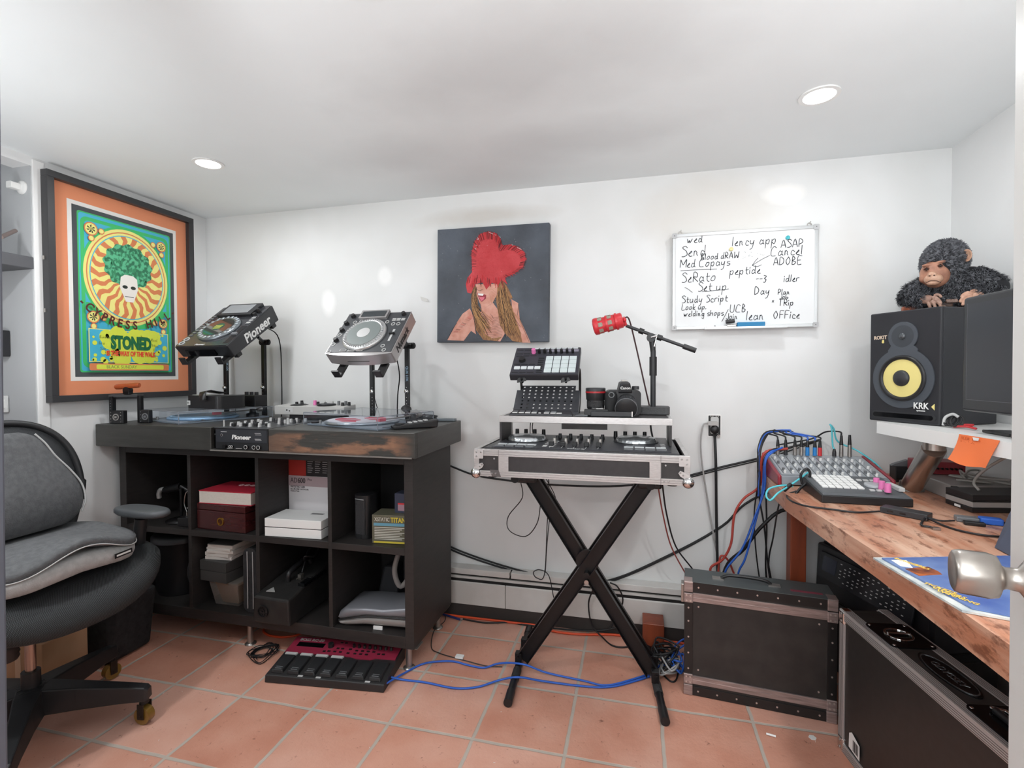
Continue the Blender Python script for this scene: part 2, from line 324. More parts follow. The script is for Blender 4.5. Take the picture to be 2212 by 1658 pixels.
# ================================================================ room shell
def struct(mb, name, m, **k): o = mb.build(name, m, kind='structure', **k); return o
HX0, HX1, HY = -1.3, 1.1, -1.9      # hall behind the doorway
struct(MB().box(-3.0, 1.45, HY, YB+.1, -.1, 0), 'floor', M_FLOOR, loc=(0, 0, 0))
struct(MB().box(-3.0, 1.45, HY, YB+.1, ZC, ZC+.1), 'ceiling', M_CEIL, loc=(0, 0, 0))
struct(MB().box(XL-.1, XR+.1, YB, YB+.1, 0, ZC), 'wall_back', M_WALLB, loc=(0, 0, 0))
struct(MB().box(XR, XR+.1, -.15, YB, 0, ZC), 'wall_right', M_WALL, loc=(0, 0, 0))
wl = MB(); wl.box(XL-.1, XL, 1.53, YB, 0, ZC); wl.box(XL-.1, XL, .75, 1.53, 2.073, ZC); wl.box(XL-.1, XL, .3, .75, 0, ZC)
struct(wl, 'wall_left', M_WALL, loc=(0, 0, 0))
M_ALC = mat('closet_shade_grey', '#b9bbbd', .6)  # grey stands in for the shade inside the closet
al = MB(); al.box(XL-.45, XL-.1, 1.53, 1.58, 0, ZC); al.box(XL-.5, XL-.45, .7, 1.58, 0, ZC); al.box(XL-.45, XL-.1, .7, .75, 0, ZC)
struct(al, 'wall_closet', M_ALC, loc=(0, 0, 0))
# closet side facing the room opening, same shade-grey as the rest of the closet
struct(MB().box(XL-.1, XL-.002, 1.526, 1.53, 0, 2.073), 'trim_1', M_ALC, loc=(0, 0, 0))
struct(MB().box(XL, XL+.006, 1.53, 1.572, 0, 2.1), 'trim_2', mat('gloss_white_trim', '#f4f4f3', .35), bev=.002)
wf = MB(); wf.box(XL-.1, -.78, .3, .427, 0, ZC); wf.box(HX0-.1, -.78, HY, .3, 0, ZC)
struct(wf, 'wall_front_left', M_WALL, loc=(0, 0, 0))
wf = MB(); wf.box(.2, XR+.1, -.25, -.15, 0, ZC); wf.box(HX1, HX1+.1, HY, -.25, 0, ZC)
struct(wf, 'wall_front_right', M_WALL, loc=(0, 0, 0))
struct(MB().box(HX0-.1, HX1+.1, HY-.1, HY, 0, ZC), 'wall_hall', M_WALL, loc=(0, 0, 0))
# dark grey door jamb at the left of the doorway
xb, xt = ony(19.5, 1658, .427).x, ony(4.5, 300, .427).x
sl = (xt-xb)/(ony(4.5, 300, .427).z-ony(19.5, 1658, .427).z); x0 = xb - sl*ony(19.5, 1658, .427).z
x1 = x0+sl*ZC
struct(MB().hexa([(-.8, .28, 0), (x0, .28, 0), (x0, .427, 0), (-.8, .427, 0)], [(-.8, .28, ZC), (x1, .28, ZC), (x1, .427, ZC), (-.8, .427, ZC)]), 'trim_3', mat('dark_jamb_grey', '#5d5f68', .5), bev=.003)
# open door at the right with its knob
dn = Vector((-math.cos(math.radians(17)), math.sin(math.radians(17)), 0)); dd = Vector((math.sin(math.radians(17)), math.cos(math.radians(17)), 0))
def onplane(px, py, P, n): d = ray(px, py); return EYE + d*((P-EYE).dot(n)/d.dot(n))
FE = EYE + ray(2187, 829)*.62; FE.z = 0
a_, b_ = ray(2183, 1640), ray(2195, 100)
Pa, Pb = EYE + a_*.62, EYE + b_*.62
lean = ((Pb-FE).dot(dd) - (Pa-FE).dot(dd))/(Pb.z-Pa.z)
e0 = FE + dd*((Pa-FE).dot(dd) - lean*Pa.z); e1 = FE + dd*((Pa-FE).dot(dd) + lean*(2.05-Pa.z)); e1.z = 2.05; e0.z = .008
def dcorn(e): return [e, e-dd*.76, e-dd*.76-dn*.036, e-dn*.036]
door = MB(); door.hexa([tuple(p) for p in dcorn(e0)], [tuple(p) for p in dcorn(e1)])
dr = struct(door, 'door_1', mat('door_paint', '#dcdbd8', .45))
kp = onplane(2257, 1261, FE, dn); kf = frame(kp, dd, z=dn)
BN = mat('satin_nickel', '#b9b2ab', .28, .9)
kn = MB(kf); kn.lathe([(.032, 0), (.032, .004), (.024, .012), (.0125, .02), (.0115, .03), (.013, .034), (.0225, .038), (.0248, .046), (.0242, .069), (.0225, .074), (.020, .0755), (.0, .0745)], n=48)
k_ = kn.build('door_knob', BN, dr)
k_['label'] = 'satin nickel round knob'

# baseboard heater
HE = mat('heater_enamel', '#d9d7d4', .4, col2='#c8c4bf', scale=5); HD = mat('heater_dark', '#35312f', .6)
ht = thing('baseboard_heater', 'long white enamelled baseboard heater running along the foot of the back wall', 'heater', (-.3, 2.35, 0))
for x0, x1 in ((-2.3, -.618), (-.616, .9)): 
    MB().hexa([(x0, 2.322, .062), (x1, 2.322, .062), (x1, 2.328, .062), (x0, 2.328, .062)], [(x0, 2.322, .172), (x1, 2.322, .172), (x1, 2.328, .176), (x0, 2.328, .176)]).build('front_panel', HE, ht, bev=.002)
for x0, x1 in ((-2.3, -.597), (-.59, .9)):
    MB().hexa([(x0, 2.328, .21), (x1, 2.328, .21), (x1, 2.385, .226), (x0, 2.385, .226)], [(x0, 2.328, .238), (x1, 2.328, .238), (x1, 2.385, .242), (x0, 2.385, .242)]).build('hood', HE, ht, bev=.002)
MB().box(-2.3, .9, 2.335, 2.345, .186, .198).build('damper', HE, ht)
MB().box(-2.3, .9, 2.35, 2.385, .02, .21).build('back_plate', HD, ht)
MB().box(-2.3, .9, 2.328, 2.35, .0, .06).build('base_rail', HD, ht)

# recessed ceiling lights
EM = mat('lamp_lens', '#fffdf8', .5, emit=14)
for i, (lx, ly) in enumerate(LIGHTS):
    lab = ['recessed round ceiling light above the left of the cabinet, nearest the framed poster', 'recessed round ceiling light above the right side of the room, toward the desk', 'unseen recessed ceiling light added for fill near the doorway, left', 'unseen recessed ceiling light added for fill near the doorway, right'][i]
    d = thing('recessed_light', lab, 'ceiling light', (lx, ly, ZC-.004))
    MB().ring(lx, ly, .047, .06, ZC-.005, ZC-.0005, 40).build('trim_ring', WHT, d)
    MB().disc(lx, ly, .0465, ZC-.003, ZC-.001, 32).build('lens', EM, d)

# ================================================================ shelf cabinet
cab = thing('cube_shelf_cabinet', 'black-brown four by two cube shelf unit on short metal legs under the thick top', 'shelf unit', (-1.61, 2.02, .0))
CF, CBK = 1.82, 2.235
MB().box(-2.365, -2.326, CF, CBK, .10, .8805).build('side_panel', LAM, cab, .0015); MB().box(-.902, -.863, CF, CBK, .10, .8805).build('side_panel', LAM, cab, .0015)
MB().box(-2.326, -.902, CF, CBK, .846, .8805).build('top_panel', LAM, cab, .0015); MB().box(-2.326, -.902, CF, CBK, .10, .148).build('bottom_panel', LAM, cab, .0015)
for x in (-1.964, -1.601, -1.242): MB().box(x-.009, x+.009, CF+.001, CBK, .148, .846).build('divider', LAM, cab, .001)
for x0, x1 in ((-2.326, -1.973), (-1.955, -1.61), (-1.592, -1.251), (-1.233, -.902)): MB().box(x0, x1, CF+.001, CBK, .479, .507).build('shelf', LAM, cab, .001)
MB().box(-2.326, -.902, CBK, CBK+.006, .148, .846).build('back_panel', mat('black_board', '#191818', .7), cab)
for x, y in ((-2.306, 1.86), (-1.68, 1.86), (-.905, 1.86), (-.915, 2.19), (-2.306, 2.19)):
    l = MB(); l.cyl((x, y, .006), (x, y, .1), .0125, n=20); l.lathe([(.024, 0), (.024, .004), (.014, .008)], (x, y, 0), 24); l.box(x-.05, x+.05, y-.03, y+.03, .097, .1); l.build('leg', STL, cab)

def worn_paint():
    m = mat('worn_black_paint', '#33322f', .38, col2='#3d3c39', scale=6, stretch=(1, 1, 9), coat=.0, bump=.08, bscale=18); nt = m.node_tree; b = nt.nodes['Principled BSDF']
    N = nt.nodes.new; L = nt.links.new; old = b.inputs['Base Color'].links[0].from_socket; tc = N('ShaderNodeTexCoord'); mp = N('ShaderNodeMapping'); mp.inputs['Scale'].default_value = (1, 1, 3.2); mp.inputs['Location'].default_value = (.13, 0, 0.05)
    n = N('ShaderNodeTexNoise'); n.inputs['Scale'].default_value = 4.6; n.inputs['Detail'].default_value = 6; n.inputs['Roughness'].default_value = .6; L(tc.outputs['Object'], mp.inputs[0]); L(mp.outputs[0], n.inputs['Vector'])
    sp = N('ShaderNodeSeparateXYZ'); L(tc.outputs['Object'], sp.inputs[0])
    # wear sits on the right half of the front edge
    mx = N('ShaderNodeMapRange'); mx.inputs['From Min'].default_value = .0; mx.inputs['From Max'].default_value = .32; L(sp.outputs[0], mx.inputs[0])
    my = N('ShaderNodeMapRange'); my.inputs['From Min'].default_value = -.245; my.inputs['From Max'].default_value = -.257; L(sp.outputs[1], my.inputs[0])
    mxe = N('ShaderNodeMapRange'); mxe.inputs['From Min'].default_value = .79; mxe.inputs['From Max'].default_value = .70; L(sp.outputs[0], mxe.inputs[0])
    mz = N('ShaderNodeMath'); mz.operation = 'ABSOLUTE'; zs = N('ShaderNodeMath'); zs.operation = 'SUBTRACT'; zs.inputs[1].default_value = .045; L(sp.outputs[2], zs.inputs[0]); L(zs.outputs[0], mz.inputs[0])
    mzz = N('ShaderNodeMapRange'); mzz.inputs['From Min'].default_value = .045; mzz.inputs['From Max'].default_value = .03; L(mz.outputs[0], mzz.inputs[0])
    nn = N('ShaderNodeMapRange'); nn.inputs['From Min'].default_value = .47; nn.inputs['From Max'].default_value = .56; L(n.outputs['Fac'], nn.inputs[0])
    s = nn.outputs[0]
    for q in (mx, my, mxe, mzz):
        k = N('ShaderNodeMath'); k.operation = 'MULTIPLY'; L(s, k.inputs[0]); L(q.outputs[0], k.inputs[1]); s = k.outputs[0]
    c = N('ShaderNodeValToRGB'); c.color_ramp.elements[0].color = lin('#6d5043'); c.color_ramp.elements[1].color = lin('#9a7257'); n5 = N('ShaderNodeTexNoise'); n5.inputs['Scale'].default_value = 25; L(mp.outputs[0], n5.inputs['Vector']); L(n5.outputs['Fac'], c.inputs[0])
    mix = N('ShaderNodeMix'); mix.data_type = 'RGBA'; L(s, mix.inputs[0]); L(old, mix.inputs[6]); L(c.outputs[0], mix.inputs[7]); L(mix.outputs[2], b.inputs['Base Color']); return m
SL = worn_paint(); ZS = .985
# thick hollow top with a cut-out for the mixer
NX0, NX1 = -1.762, -1.474
ct = thing('thick_wooden_top', 'thick black painted wooden coffin top with worn brown front edge, lying on the shelf unit', 'counter top', (-1.61, 2.003, .885))
for nm, mb in (('apron', MB().box(-2.405, NX0, 1.745, 1.765, .885, ZS)), ('apron', MB().box(NX1, -.818, 1.745, 1.765, .885, ZS)), ('apron', MB().box(-.838, -.818, 1.765, 2.262, .885, ZS)), ('apron', MB().box(-2.405, -2.385, 1.765, 2.262, .885, ZS)), ('apron', MB().box(-2.385, -.838, 2.242, 2.262, .885, ZS))):
    mb.build(nm, SL, ct, .003)
tp = MB(); tp.box(-2.385, NX0, 1.765, 2.242, ZS-.016, ZS-.0005); tp.box(NX1, -.838, 1.765, 2.242, ZS-.016, ZS-.0005); tp.box(NX0, NX1, 2.13, 2.242, ZS-.016, ZS-.0005); tp.build('top_board', SL, ct, .001)
MB().box(NX0, NX1, 1.745, 2.13, .885, .893).build('mixer_tray', SL, ct)
MB().box(-1.765, -.83, 1.741, 1.7449, .885, .89).build('lip', mat('worn_edge', '#77736f', .6), ct)
# narrow rack strip at the right back of the top
tag(MB().box(-.92, -.83, 2.2, 2.235, ZS+.0005, ZS+.0125).build('metal_strip', mat('blue_grey_metal', '#7f868c', .4, .4), bev=.002), 'blue-grey metal strip lying at the right back corner of the thick top', 'strip')

# ================================================================ left wall: closet things, framed poster
tag(MB(frame(onx(43, 563, XL), (0, 1, 0), z=(1, 0, 0))).box(-.75, .049, -.025, .025, -.3, .0).build('closet_shelf', mat('dark_grey_shelf', '#55565a', .5), bev=.003), 'dark grey shelf board inside the closet opening at the far left', 'shelf')
p = ony(48, 405, 1.526); M = frame(p, (1, 0, 0), z=(0, -1, 0))
sn = thing('motion_sensor', 'small round white motion sensor on the grey closet side wall at the far left', 'sensor', M)
MB(M).lathe([(.028, 0), (.028, .004), (.02, .008), (0, .009)], n=28).build('base', WHT, sn)
MB(M @ T3(-.008, 0, .022)).rrect(-.014, .014, -.013, .013, -.014, .02, .004).build('head', WHT, sn, bev=.001)
p = ony(12, 742, 1.526); M = frame(p, (1, 0, 0), z=(0, -1, 0))
tm = thing('wall_phone', 'dark framed wall device with a pale screen at the far left edge', 'wall device', M)
MB(M).rrect(-.04, .025, -.055, .055, 0, .025, .006).build('case', DGR, tm, .001); MB(M).box(-.036, .014, -.04, .035, .0251, .0265).build('screen', mat('pale_screen', '#aeb4b9', .2), tm)
p = ony(14, 872, 1.526); M = frame(p, (1, 0, 0), z=(0, -1, 0))
sw = thing('light_switch', 'white light switch plate low on the closet side wall at the far left', 'switch', M)
MB(M).rrect(-.03, .012, -.035, .035, 0, .005, .004).build('plate', WHT, sw, .001); MB(M).box(-.02, .0, -.018, .018, .005, .009).build('rocker', WHT, sw)
tag(MB().cyl(ony(2, 512, 1.42), ony(33, 498, 1.5), .008, n=12).build('metal_tube', mat('copper_grey', '#9b8a84', .3, .7)), 'short metal tube end poking out above the closet shelf at the far left', 'tube')
# stand it on a hook so that it hangs on the closet wall
# framed poster
FX = XL+.042; PY0, PY1, PZ0, PZ1 = 1.557, 2.265, 1.094, 2.07
fr = thing('framed_poster', 'large black-framed music poster with orange mat and green border on the left wall', 'framed poster', (XL+.001, (PY0+PY1)/2, PZ0))
FRB = mat('black_frame', '#343436', .4)
PC = frame((XL+.03, (PY0+PY1)/2, (PZ0+PZ1)/2), (0, 1, 0), z=(1, 0, 0))   # local x along the wall to the right, y up, z into the room
W2, H2 = (PY1-PY0)/2, (PZ1-PZ0)/2
f = MB(PC); fw = .028
for q in ((-W2, W2, H2-fw, H2), (-W2, W2, -H2, -H2+fw), (-W2, -W2+fw, -H2+fw, H2-fw), (W2-fw, W2, -H2+fw, H2-fw)): f.box(q[0], q[1], q[2], q[3], -.029, .012)
f.build('frame', FRB, fr, .0015)
MB(PC).box(-W2+fw, W2-fw, -H2+fw, H2-fw, -.028, -.014).build('orange_mat', mat('orange_mat_board', '#e8936a', .8), fr)
def rr(mb, w_, h_, z, r=.0, t=.0008, y0=0): return mb.rrect(-w_, w_, y0-h_, y0+h_, z, z+t, max(r, .001), 6)
iw, ih = W2-fw-.062, H2-fw-.062
rr(MB(PC), iw, ih, -.0139).build('white_mat', mat('white_mat_board', '#efece8', .8), fr); rr(MB(PC), iw-.018, ih-.018, -.013).build('dark_mat', mat('slate_mat_board', '#494e52', .8), fr)
PG = mat('poster_green', '#3fbf6c', .6); PO = mat('poster_orange', '#d9814f', .6); PY = mat('poster_yellow', '#f1e98a', .6); PB = mat('poster_blue', '#46b6d6', .6); PDG = mat('poster_dark_green', '#1f6f4c', .6, col2='#58b98a', scale=60, lo=.45, hi=.55); PK = mat('poster_black', '#1d2a22', .6); PW = mat('poster_white', '#efeae2', .6); PR = mat('poster_red', '#e0442c', .6); PLY = mat('poster_lemon', '#d8e34a', .6)
art = MB(PC); z = -.012; aw, ah = iw-.038, ih-.038
def L_(i, fn):
    global z
    art.mat(i); fn(); z += .00025
L_(0, lambda: rr(art, aw, ah, z, .01, .0004)); L_(3, lambda: rr(art, aw-.006, ah-.006, z, .012, .0004)); L_(0, lambda: rr(art, aw-.012, ah-.02, z, .03, .0004)); L_(3, lambda: rr(art, aw-.028, ah-.036, z, .02, .0004))
cyy = ah*.27; cr = aw-.02
L_(0, lambda: art.disc(0, cyy, cr+.01, z, z+.0004, 48, 1, 1.12)); 
L_(0, lambda: art.prism([(-aw+.03, -ah*.12), (aw-.03, -ah*.12), (aw-.03, -ah*.18), (aw*.45, -ah*.38), (0, -ah*.43), (-aw*.45, -ah*.38), (-aw+.03, -ah*.18)], z, z+.0004))
for i, r_ in ((2, 0), (1, .012), (2, .017), (3, .026), (2, .03)): L_(i, lambda: art.disc(0, cyy, cr-r_, z, z+.0004, 48, 1, 1.12))
# wavy rays
def rays():
    R = cr-.03; n = 44; art.mat(1)
    for k in range(n):
        if k % 2: continue
        A, B = [], []
        for j in range(9):
            rr_ = .15+.85*j/8; a = 2*PI*k/n + .06*math.sin(j*1.6+k*.5); d = PI/n*1.0
            A.append((R*rr_*math.cos(a-d), cyy+R*1.12*rr_*math.sin(a-d))); B.append((R*rr_*math.cos(a+d), cyy+R*1.12*rr_*math.sin(a+d)))
        for j in range(8): art.add([(A[j][0], A[j][1], z+.0004), (A[j+1][0], A[j+1][1], z+.0004), (B[j+1][0], B[j+1][1], z+.0004), (B[j][0], B[j][1], z+.0004)], [(0, 1, 2, 3)])
L_(1, rays); z += .0004
# plain leafy green ball over a simple pale mask
L_(4, lambda: art.prism([(.118*math.cos(t)*(1+.05*math.sin(13*t)), cyy+.055+.105*math.sin(t)*(1+.05*math.sin(13*t))) for t in [2*PI*i/80 for i in range(80)]], z, z+.0004))
L_(8, lambda: [art.prism([(x+.012*math.cos(t)*.4, y+.012*math.sin(t)) for t in [2*PI*i/8 for i in range(8)]], z, z+.0003) for x, y in [(rnd.uniform(-.09, .09), cyy+.055+rnd.uniform(-.07, .08)) for _ in range(26)]])
L_(6, lambda: art.prism([(-.04, cyy+.0), (-.046, cyy-.05), (-.03, cyy-.085), (-.018, cyy-.115), (.02, cyy-.115), (.032, cyy-.085), (.044, cyy-.05), (.04, cyy+.0), (.02, cyy+.014), (-.02, cyy+.014)], z, z+.0004))
L_(5, lambda: [art.disc(x, cyy-.045, .012, z, z+.0003, 14, 1.1, .7) for x in (-.02, .02)] + [art.box(-.022, .022, cyy-.092, cyy-.089, z, z+.0003)])
for (x, y, r_) in [(-aw+.055, ah-.07, .03), (aw-.055, ah-.07, .026), (-aw+.055, -ah*.3, .028), (aw-.055, -ah*.3, .024)]:
    L_(1, lambda: art.disc(x, y, r_, z, z+.0003, 24)); L_(2, lambda: art.disc(x, y, r_-.005, z, z+.0003, 24))
    L_(5, lambda: [art.prism([(x, y), (x+.02*math.cos(t)*r_/.03+.003*math.sin(t), y+.02*math.sin(t)*r_/.03-.003*math.cos(t)), (x+.016*math.cos(t+.25)*r_/.03, y+.016*math.sin(t+.25)*r_/.03)], z, z+.0003) for t in [math.radians(a) for a in (90, 30, 150, -20, 200, 250, 290)]])
    for dx, dy in ((.045*(1 if x < 0 else -1), .0), (0, -.042)):
        L_(1, lambda: art.disc(x+dx, y+dy, .014, z, z+.0003, 18)); L_(2, lambda: art.disc(x+dx, y+dy, .010, z, z+.0003, 18))
L_(2, lambda: art.box(-aw+.03, aw-.03, -ah*.87, -ah*.445, z, z+.0003)); L_(3, lambda: art.box(-aw+.034, aw-.034, -ah*.86, -ah*.455, z, z+.0003))
g = random.Random(3)
L_(7, lambda: [art.disc(x, y, r_, z, z+.0003+k*2e-5, 18) for k, (x, y, r_) in enumerate([(g.uniform(-.12, .12), -ah*.655+g.uniform(-.06, .06), g.uniform(.03, .045)) for _ in range(26)])]); z += .0006
L_(7, lambda: [art.disc(x, y, r_, z, z+.0003, 12) for x, y, r_ in [(g.uniform(-aw+.045, aw-.045), -ah*.655+g.uniform(-.075, .075), g.uniform(.004, .013)) for _ in range(60)]])
L_(1, lambda: rr(art, aw-.03, .016, z, .008, .0003, -ah*.93)); L_(7, lambda: rr(art, aw-.06, .011, z, .006, .0003, -ah*.93))
art.build('print', [PG, PO, PY, PB, PDG, PK, PW, PLY, mat('poster_mid_green', '#2f8a5e', .6)], fr)
z += .0004
lt = MB(PC)
nm = "-CYPRESS HILL-"
for i, ch in enumerate(nm):
    t = (i-(len(nm)-1)/2); a = t*.115; R = .33
    lt.at(PC @ T3(R*math.sin(a)*.98, -ah*.335+R-R*math.cos(a)-.012, z) @ RZ(a)).text(ch, .056, 0, 0, 0, ext=.0003, sx=.85, bold=.0014)
lt.build('band_lettering', mat('poster_maroon', '#54180f', .6), fr)
lt = MB(PC); lt.text('STONED', .082, 0, -ah*.615, z, ext=.0004, sx=.62, bold=.005); lt.build('title_lettering', mat('poster_forest', '#11663c', .6), fr)
lt = MB(PC); lt.text('IS THE WAY OF THE WALK', .032, 0, -ah*.755, z, ext=.0004, sx=.62, bold=.0014); lt.build('title_lettering', PR, fr)
lt = MB(PC); lt.text('BLACK SUNDAY', .022, -.05, -ah*.93, z, ext=.0003, sx=.9); lt.build('caption_lettering', mat('poster_olive', '#8d9a4a', .6), fr)
lt = MB(PC)
for x, y, s_ in ((-.15, -ah*.56, 'Busta'), (-.155, -ah*.64, 'Bro'), (-.15, -ah*.71, 'Sen'), (.1, -ah*.56, 'Real'), (.105, -ah*.64, 'Mug'), (.11, -ah*.7, 'Dj')): write(lt, s_, x, y, .012, lambda a, b: (a, b, z+.0006), .0005, seed=int(y*1000))
lt.build('signatures', mat('signature_ink', '#6f7a38', .6), fr)
MB(PC).box(-W2+fw, W2-fw, -H2+fw, H2-fw, .001, .003).build('glazing', clear_glass(), fr)
for y in (-.1, .12): MB(PC).box(-W2-.004, -W2, y-.008, y+.008, -.02, -.008).build('hanger_clip', STL, fr)

# ================================================================ cabinet contents
SH, BT = .5078, .1488
# lower left: bucket and black strap bag ; upper left: bag, ring clamp gear
def box_thing(name, label, cat, x0, x1, y0, y1, z0, z1, m, rz=0, bev=.003, group=None):
    cx, cy = (x0+x1)/2, (y0+y1)/2; M = T3(cx, cy, z0) @ RZ(rz)
    t = thing(name, label, cat, M, group); return t, M, (x1-x0)/2, (y1-y0)/2, z1-z0
CLO = mat('black_cloth', '#1d1d1f', .85, col2='#2a2a2c', scale=40, bump=.3, bscale=60)
SHN = mat('black_vinyl', '#202022', .32, bump=.25, bscale=30)
bk = thing('lidded_bucket', 'round black lidded bucket in the bottom left cube', 'bucket', (-2.19, 1.99, BT))
MB().lathe([(.105, 0), (.112, .02), (.125, .27), (.128, .272)], (-2.19, 1.99, BT), 36).build('body', BLK, bk); MB().lathe([(.131, .255), (.131, .275), (.12, .287), (.06, .294), (0, .295)], (-2.19, 1.99, BT), 36).build('lid', DGR, bk)
def blob(name, label, cat, c, r, m, seed=1, amp=.25, bumps=6, extra=None, flat=0):
    g = random.Random(seed); mb = MB(); n, k = 26, 14; ph = [(g.uniform(1, bumps), g.uniform(1, bumps), g.uniform(0, 6), g.uniform(.3, 1)) for _ in range(6)]
    rings = []
    for j in range(k+1):
        t = -PI/2+PI*j/k; t = max(min(t, PI/2-.03), -PI/2+.03); R = []
        for i in range(n):
            a = 2*PI*i/n; q = 1+amp*sum(w_*math.sin(round(u)*a+v*t*1.5+p_) for u, v, p_, w_ in ph)/6
            x, y, zz = r[0]*q*math.cos(t)*math.cos(a), r[1]*q*math.cos(t)*math.sin(a), r[2]*q*math.sin(t)
            R.append((c[0]+x, c[1]+y, max(c[2]+zz, flat) if flat else c[2]+zz))
        rings.append(R)
    mb.loft(rings); return mb
bg = thing('strap_bag', 'slumped black cloth strap bag in the bottom left cube, right of the bucket', 'bag', (-2.01, 1.95, BT))
blob('', '', '', (-2.02, 1.97, BT+.085), (.034, .085, .085), None, 4, .3, 5, flat=BT+.001).build('body', CLO, bg); MB().tube([(-2.02, 1.9, BT+.04), (-2.035, 1.885, BT+.13), (-2.0, 1.88, BT+.22), (-2.0, 1.93, BT+.3), (-1.99, 1.97, BT+.2)], .013, 8).build('strap', CLO, bg); MB().rrect(-2.03, -1.985, 1.9, 1.94, BT+.16, BT+.31, .006).build('pouch', CLO, bg, .004)
b2 = thing('camera_bag', 'crumpled black camera bag at the back of the top left cube', 'bag', (-2.06, 2.08, SH)); blob('', '', '', (-2.07, 2.12, SH+.13), (.075, .08, .13), None, 9, .35, 6, flat=SH+.001).build('body', SHN, b2); MB().tube([(-2.13, 2.0, SH+.08), (-2.09, 1.97, SH+.16), (-2.03, 1.975, SH+.14), (-2.0, 1.99, SH+.07)], .008, 8).build('strap', CLO, b2)
gm = thing('camera_gimbal', 'black camera gimbal with a silver grip end lying in the top left cube', 'camera gear', (-2.15, 1.93, SH))
m_ = MB(); m_.cyl((-2.25, 1.95, SH+.135), (-2.16, 1.96, SH+.155), .016, .02); m_.cyl((-2.16, 1.96, SH+.155), (-2.1, 1.97, SH+.12), .014); m_.cyl((-2.14, 1.94, SH+.002), (-2.14, 1.94, SH+.15), .007); m_.build('arm', BMT, gm)
MB().tube([(-2.235, 1.95, SH+.14), (-2.265, 1.945, SH+.138), (-2.28, 1.945, SH+.12), (-2.285, 1.95, SH+.095)], .011, 10).build('grip', mat('silver_grip', '#d0d0d0', .3, .6), gm, label='silver curved grip'); MB().lathe([(.07, 0), (.072, .006), (.02, .012), (.012, .02)], (-2.12, 1.93, SH), 30).build('base', BMT, gm)
cl = thing('spring_clamp', 'small steel hooked clamp standing on a black box in the top left cube', 'clamp', (-2.035, 1.87, SH))
MB().box(-2.06, -1.995, 1.845, 1.9, SH, SH+.04).build('block', BLK, cl, .003); m_ = MB(); m_.cyl((-2.03, 1.87, SH+.04), (-2.03, 1.87, SH+.06), .004); m_.tube([(-2.03, 1.87, SH+.06), (-2.045, 1.87, SH+.1), (-2.035, 1.87, SH+.15), (-2.01, 1.87, SH+.155), (-2.015, 1.87, SH+.09), (-2.03, 1.87, SH+.08)], .0028, 6); m_.cyl((-2.015, 1.865, SH+.04), (-2.015, 1.865, SH+.062), .003); m_.build('hook', CHR, cl)
# wooden box and book
WB = mat('mahogany', '#43181c', .25, col2='#45201f', scale=12, stretch=(1, 1, 6), coat=.4)
t, M, hx, hy, h = box_thing('wooden_box', 'dark mahogany lidded box with a brass ring pull under the red book', 'box', -1.94, -1.665, 1.835, 2.02, SH, SH+.118, WB, math.radians(-3))
MB(M).box(-hx, hx, -hy, hy, 0, h*.74).build('body', WB, t, .003); MB(M).box(-hx, hx, -hy, hy, h*.75, h).build('lid', WB, t, .003)
MB(M @ T3(.0, -hy-.0006, h*.36) @ RX(PI/2)).ring(0, 0, .013, .018, 0, .003).build('brass_ring', mat('brass', '#d2a544', .2, 1), t); MB(M @ T3(.0, -hy-.0006, h*.36) @ RX(PI/2)).disc(0, 0, .013, 0, .001).build('ring_cup', mat('dark_brass', '#5a3520', .3, .6), t)
RBC = mat('crimson_cover', '#b3283a', .5); PGS = mat('page_edges', '#ddd5cc', .8, col2='#c9c0b6', scale=90, stretch=(1, 1, 30))
t, M, hx, hy, h = box_thing('hardback_book', 'thick red book with pale pages and pink embossed title lying on the wooden box', 'book', -1.93, -1.655, 1.84, 2.035, SH+.1185, SH+.178, RBC, math.radians(2))
MB(M).box(-hx+.003, hx-.003, -hy+.001, hy-.003, .004, h-.004).build('pages', PGS, t); m_ = MB(M); m_.box(-hx, hx, -hy, hy, h-.004, h); m_.box(-hx, hx, -hy, hy, 0, .004); m_.box(-hx, hx, hy-.003, hy+.001, 0, h); m_.build('cover', RBC, t, .001)
m_ = MB(M); [m_.ring(-.02+i*.032, .03, .008, .013, h, h+.002, 20) for i in range(5)]; m_.build('embossed_rings', mat('pale_pink', '#e6c3c4', .5), t); 
t, M, hx, hy, h = box_thing('dark_case', 'dark sloped case at the back of the second top cube, behind the red book', 'case', -1.73, -1.62, 2.09, 2.2, SH, SH+.24, SHN); MB(M).hexa([(-hx, -hy, 0), (hx, -hy, 0), (hx, hy, 0), (-hx, hy, 0)], [(0, 0, h), (hx, 0, h), (hx, hy, h), (0, hy, h)]).build('body', SHN, t, .006); MB(M).box(.01, .02, -hy-.004, hy, h*.5, h*.9).build('flap', CLO, t)
# second bottom cube: papers, black box, tub, zip case
GB = mat('charcoal_card', '#3e3d3c', .6)
t, M, hx, hy, h = box_thing('plastic_tub', 'clear plastic tub with tan contents under the charcoal box in the second bottom cube', 'tub', -1.905, -1.745, 1.86, 2.06, BT, BT+.115, ACR)
MB(M).hexa([(-hx*.8, -hy*.8, .0), (hx*.8, -hy*.8, 0), (hx*.8, hy*.8, 0), (-hx*.8, hy*.8, 0)], [(-hx, -hy, h), (hx, -hy, h), (hx, hy, h), (-hx, hy, h)]).build('shell', mat('smoky_plastic', '#8a8580', .25, alpha=.55), t, .004); MB(M).hexa([(-hx*.5, -hy*.6, .004), (hx*.6, -hy*.6, .004), (hx*.6, hy*.5, .004), (-hx*.5, hy*.5, .004)], [(-hx*.9, -hy*.7, h*.85), (hx*.6, -hy*.7, h*.75), (hx*.6, hy*.5, h*.75), (-hx*.8, hy*.5, h*.85)]).build('contents', mat('tan_card', '#a4744e', .8), t)
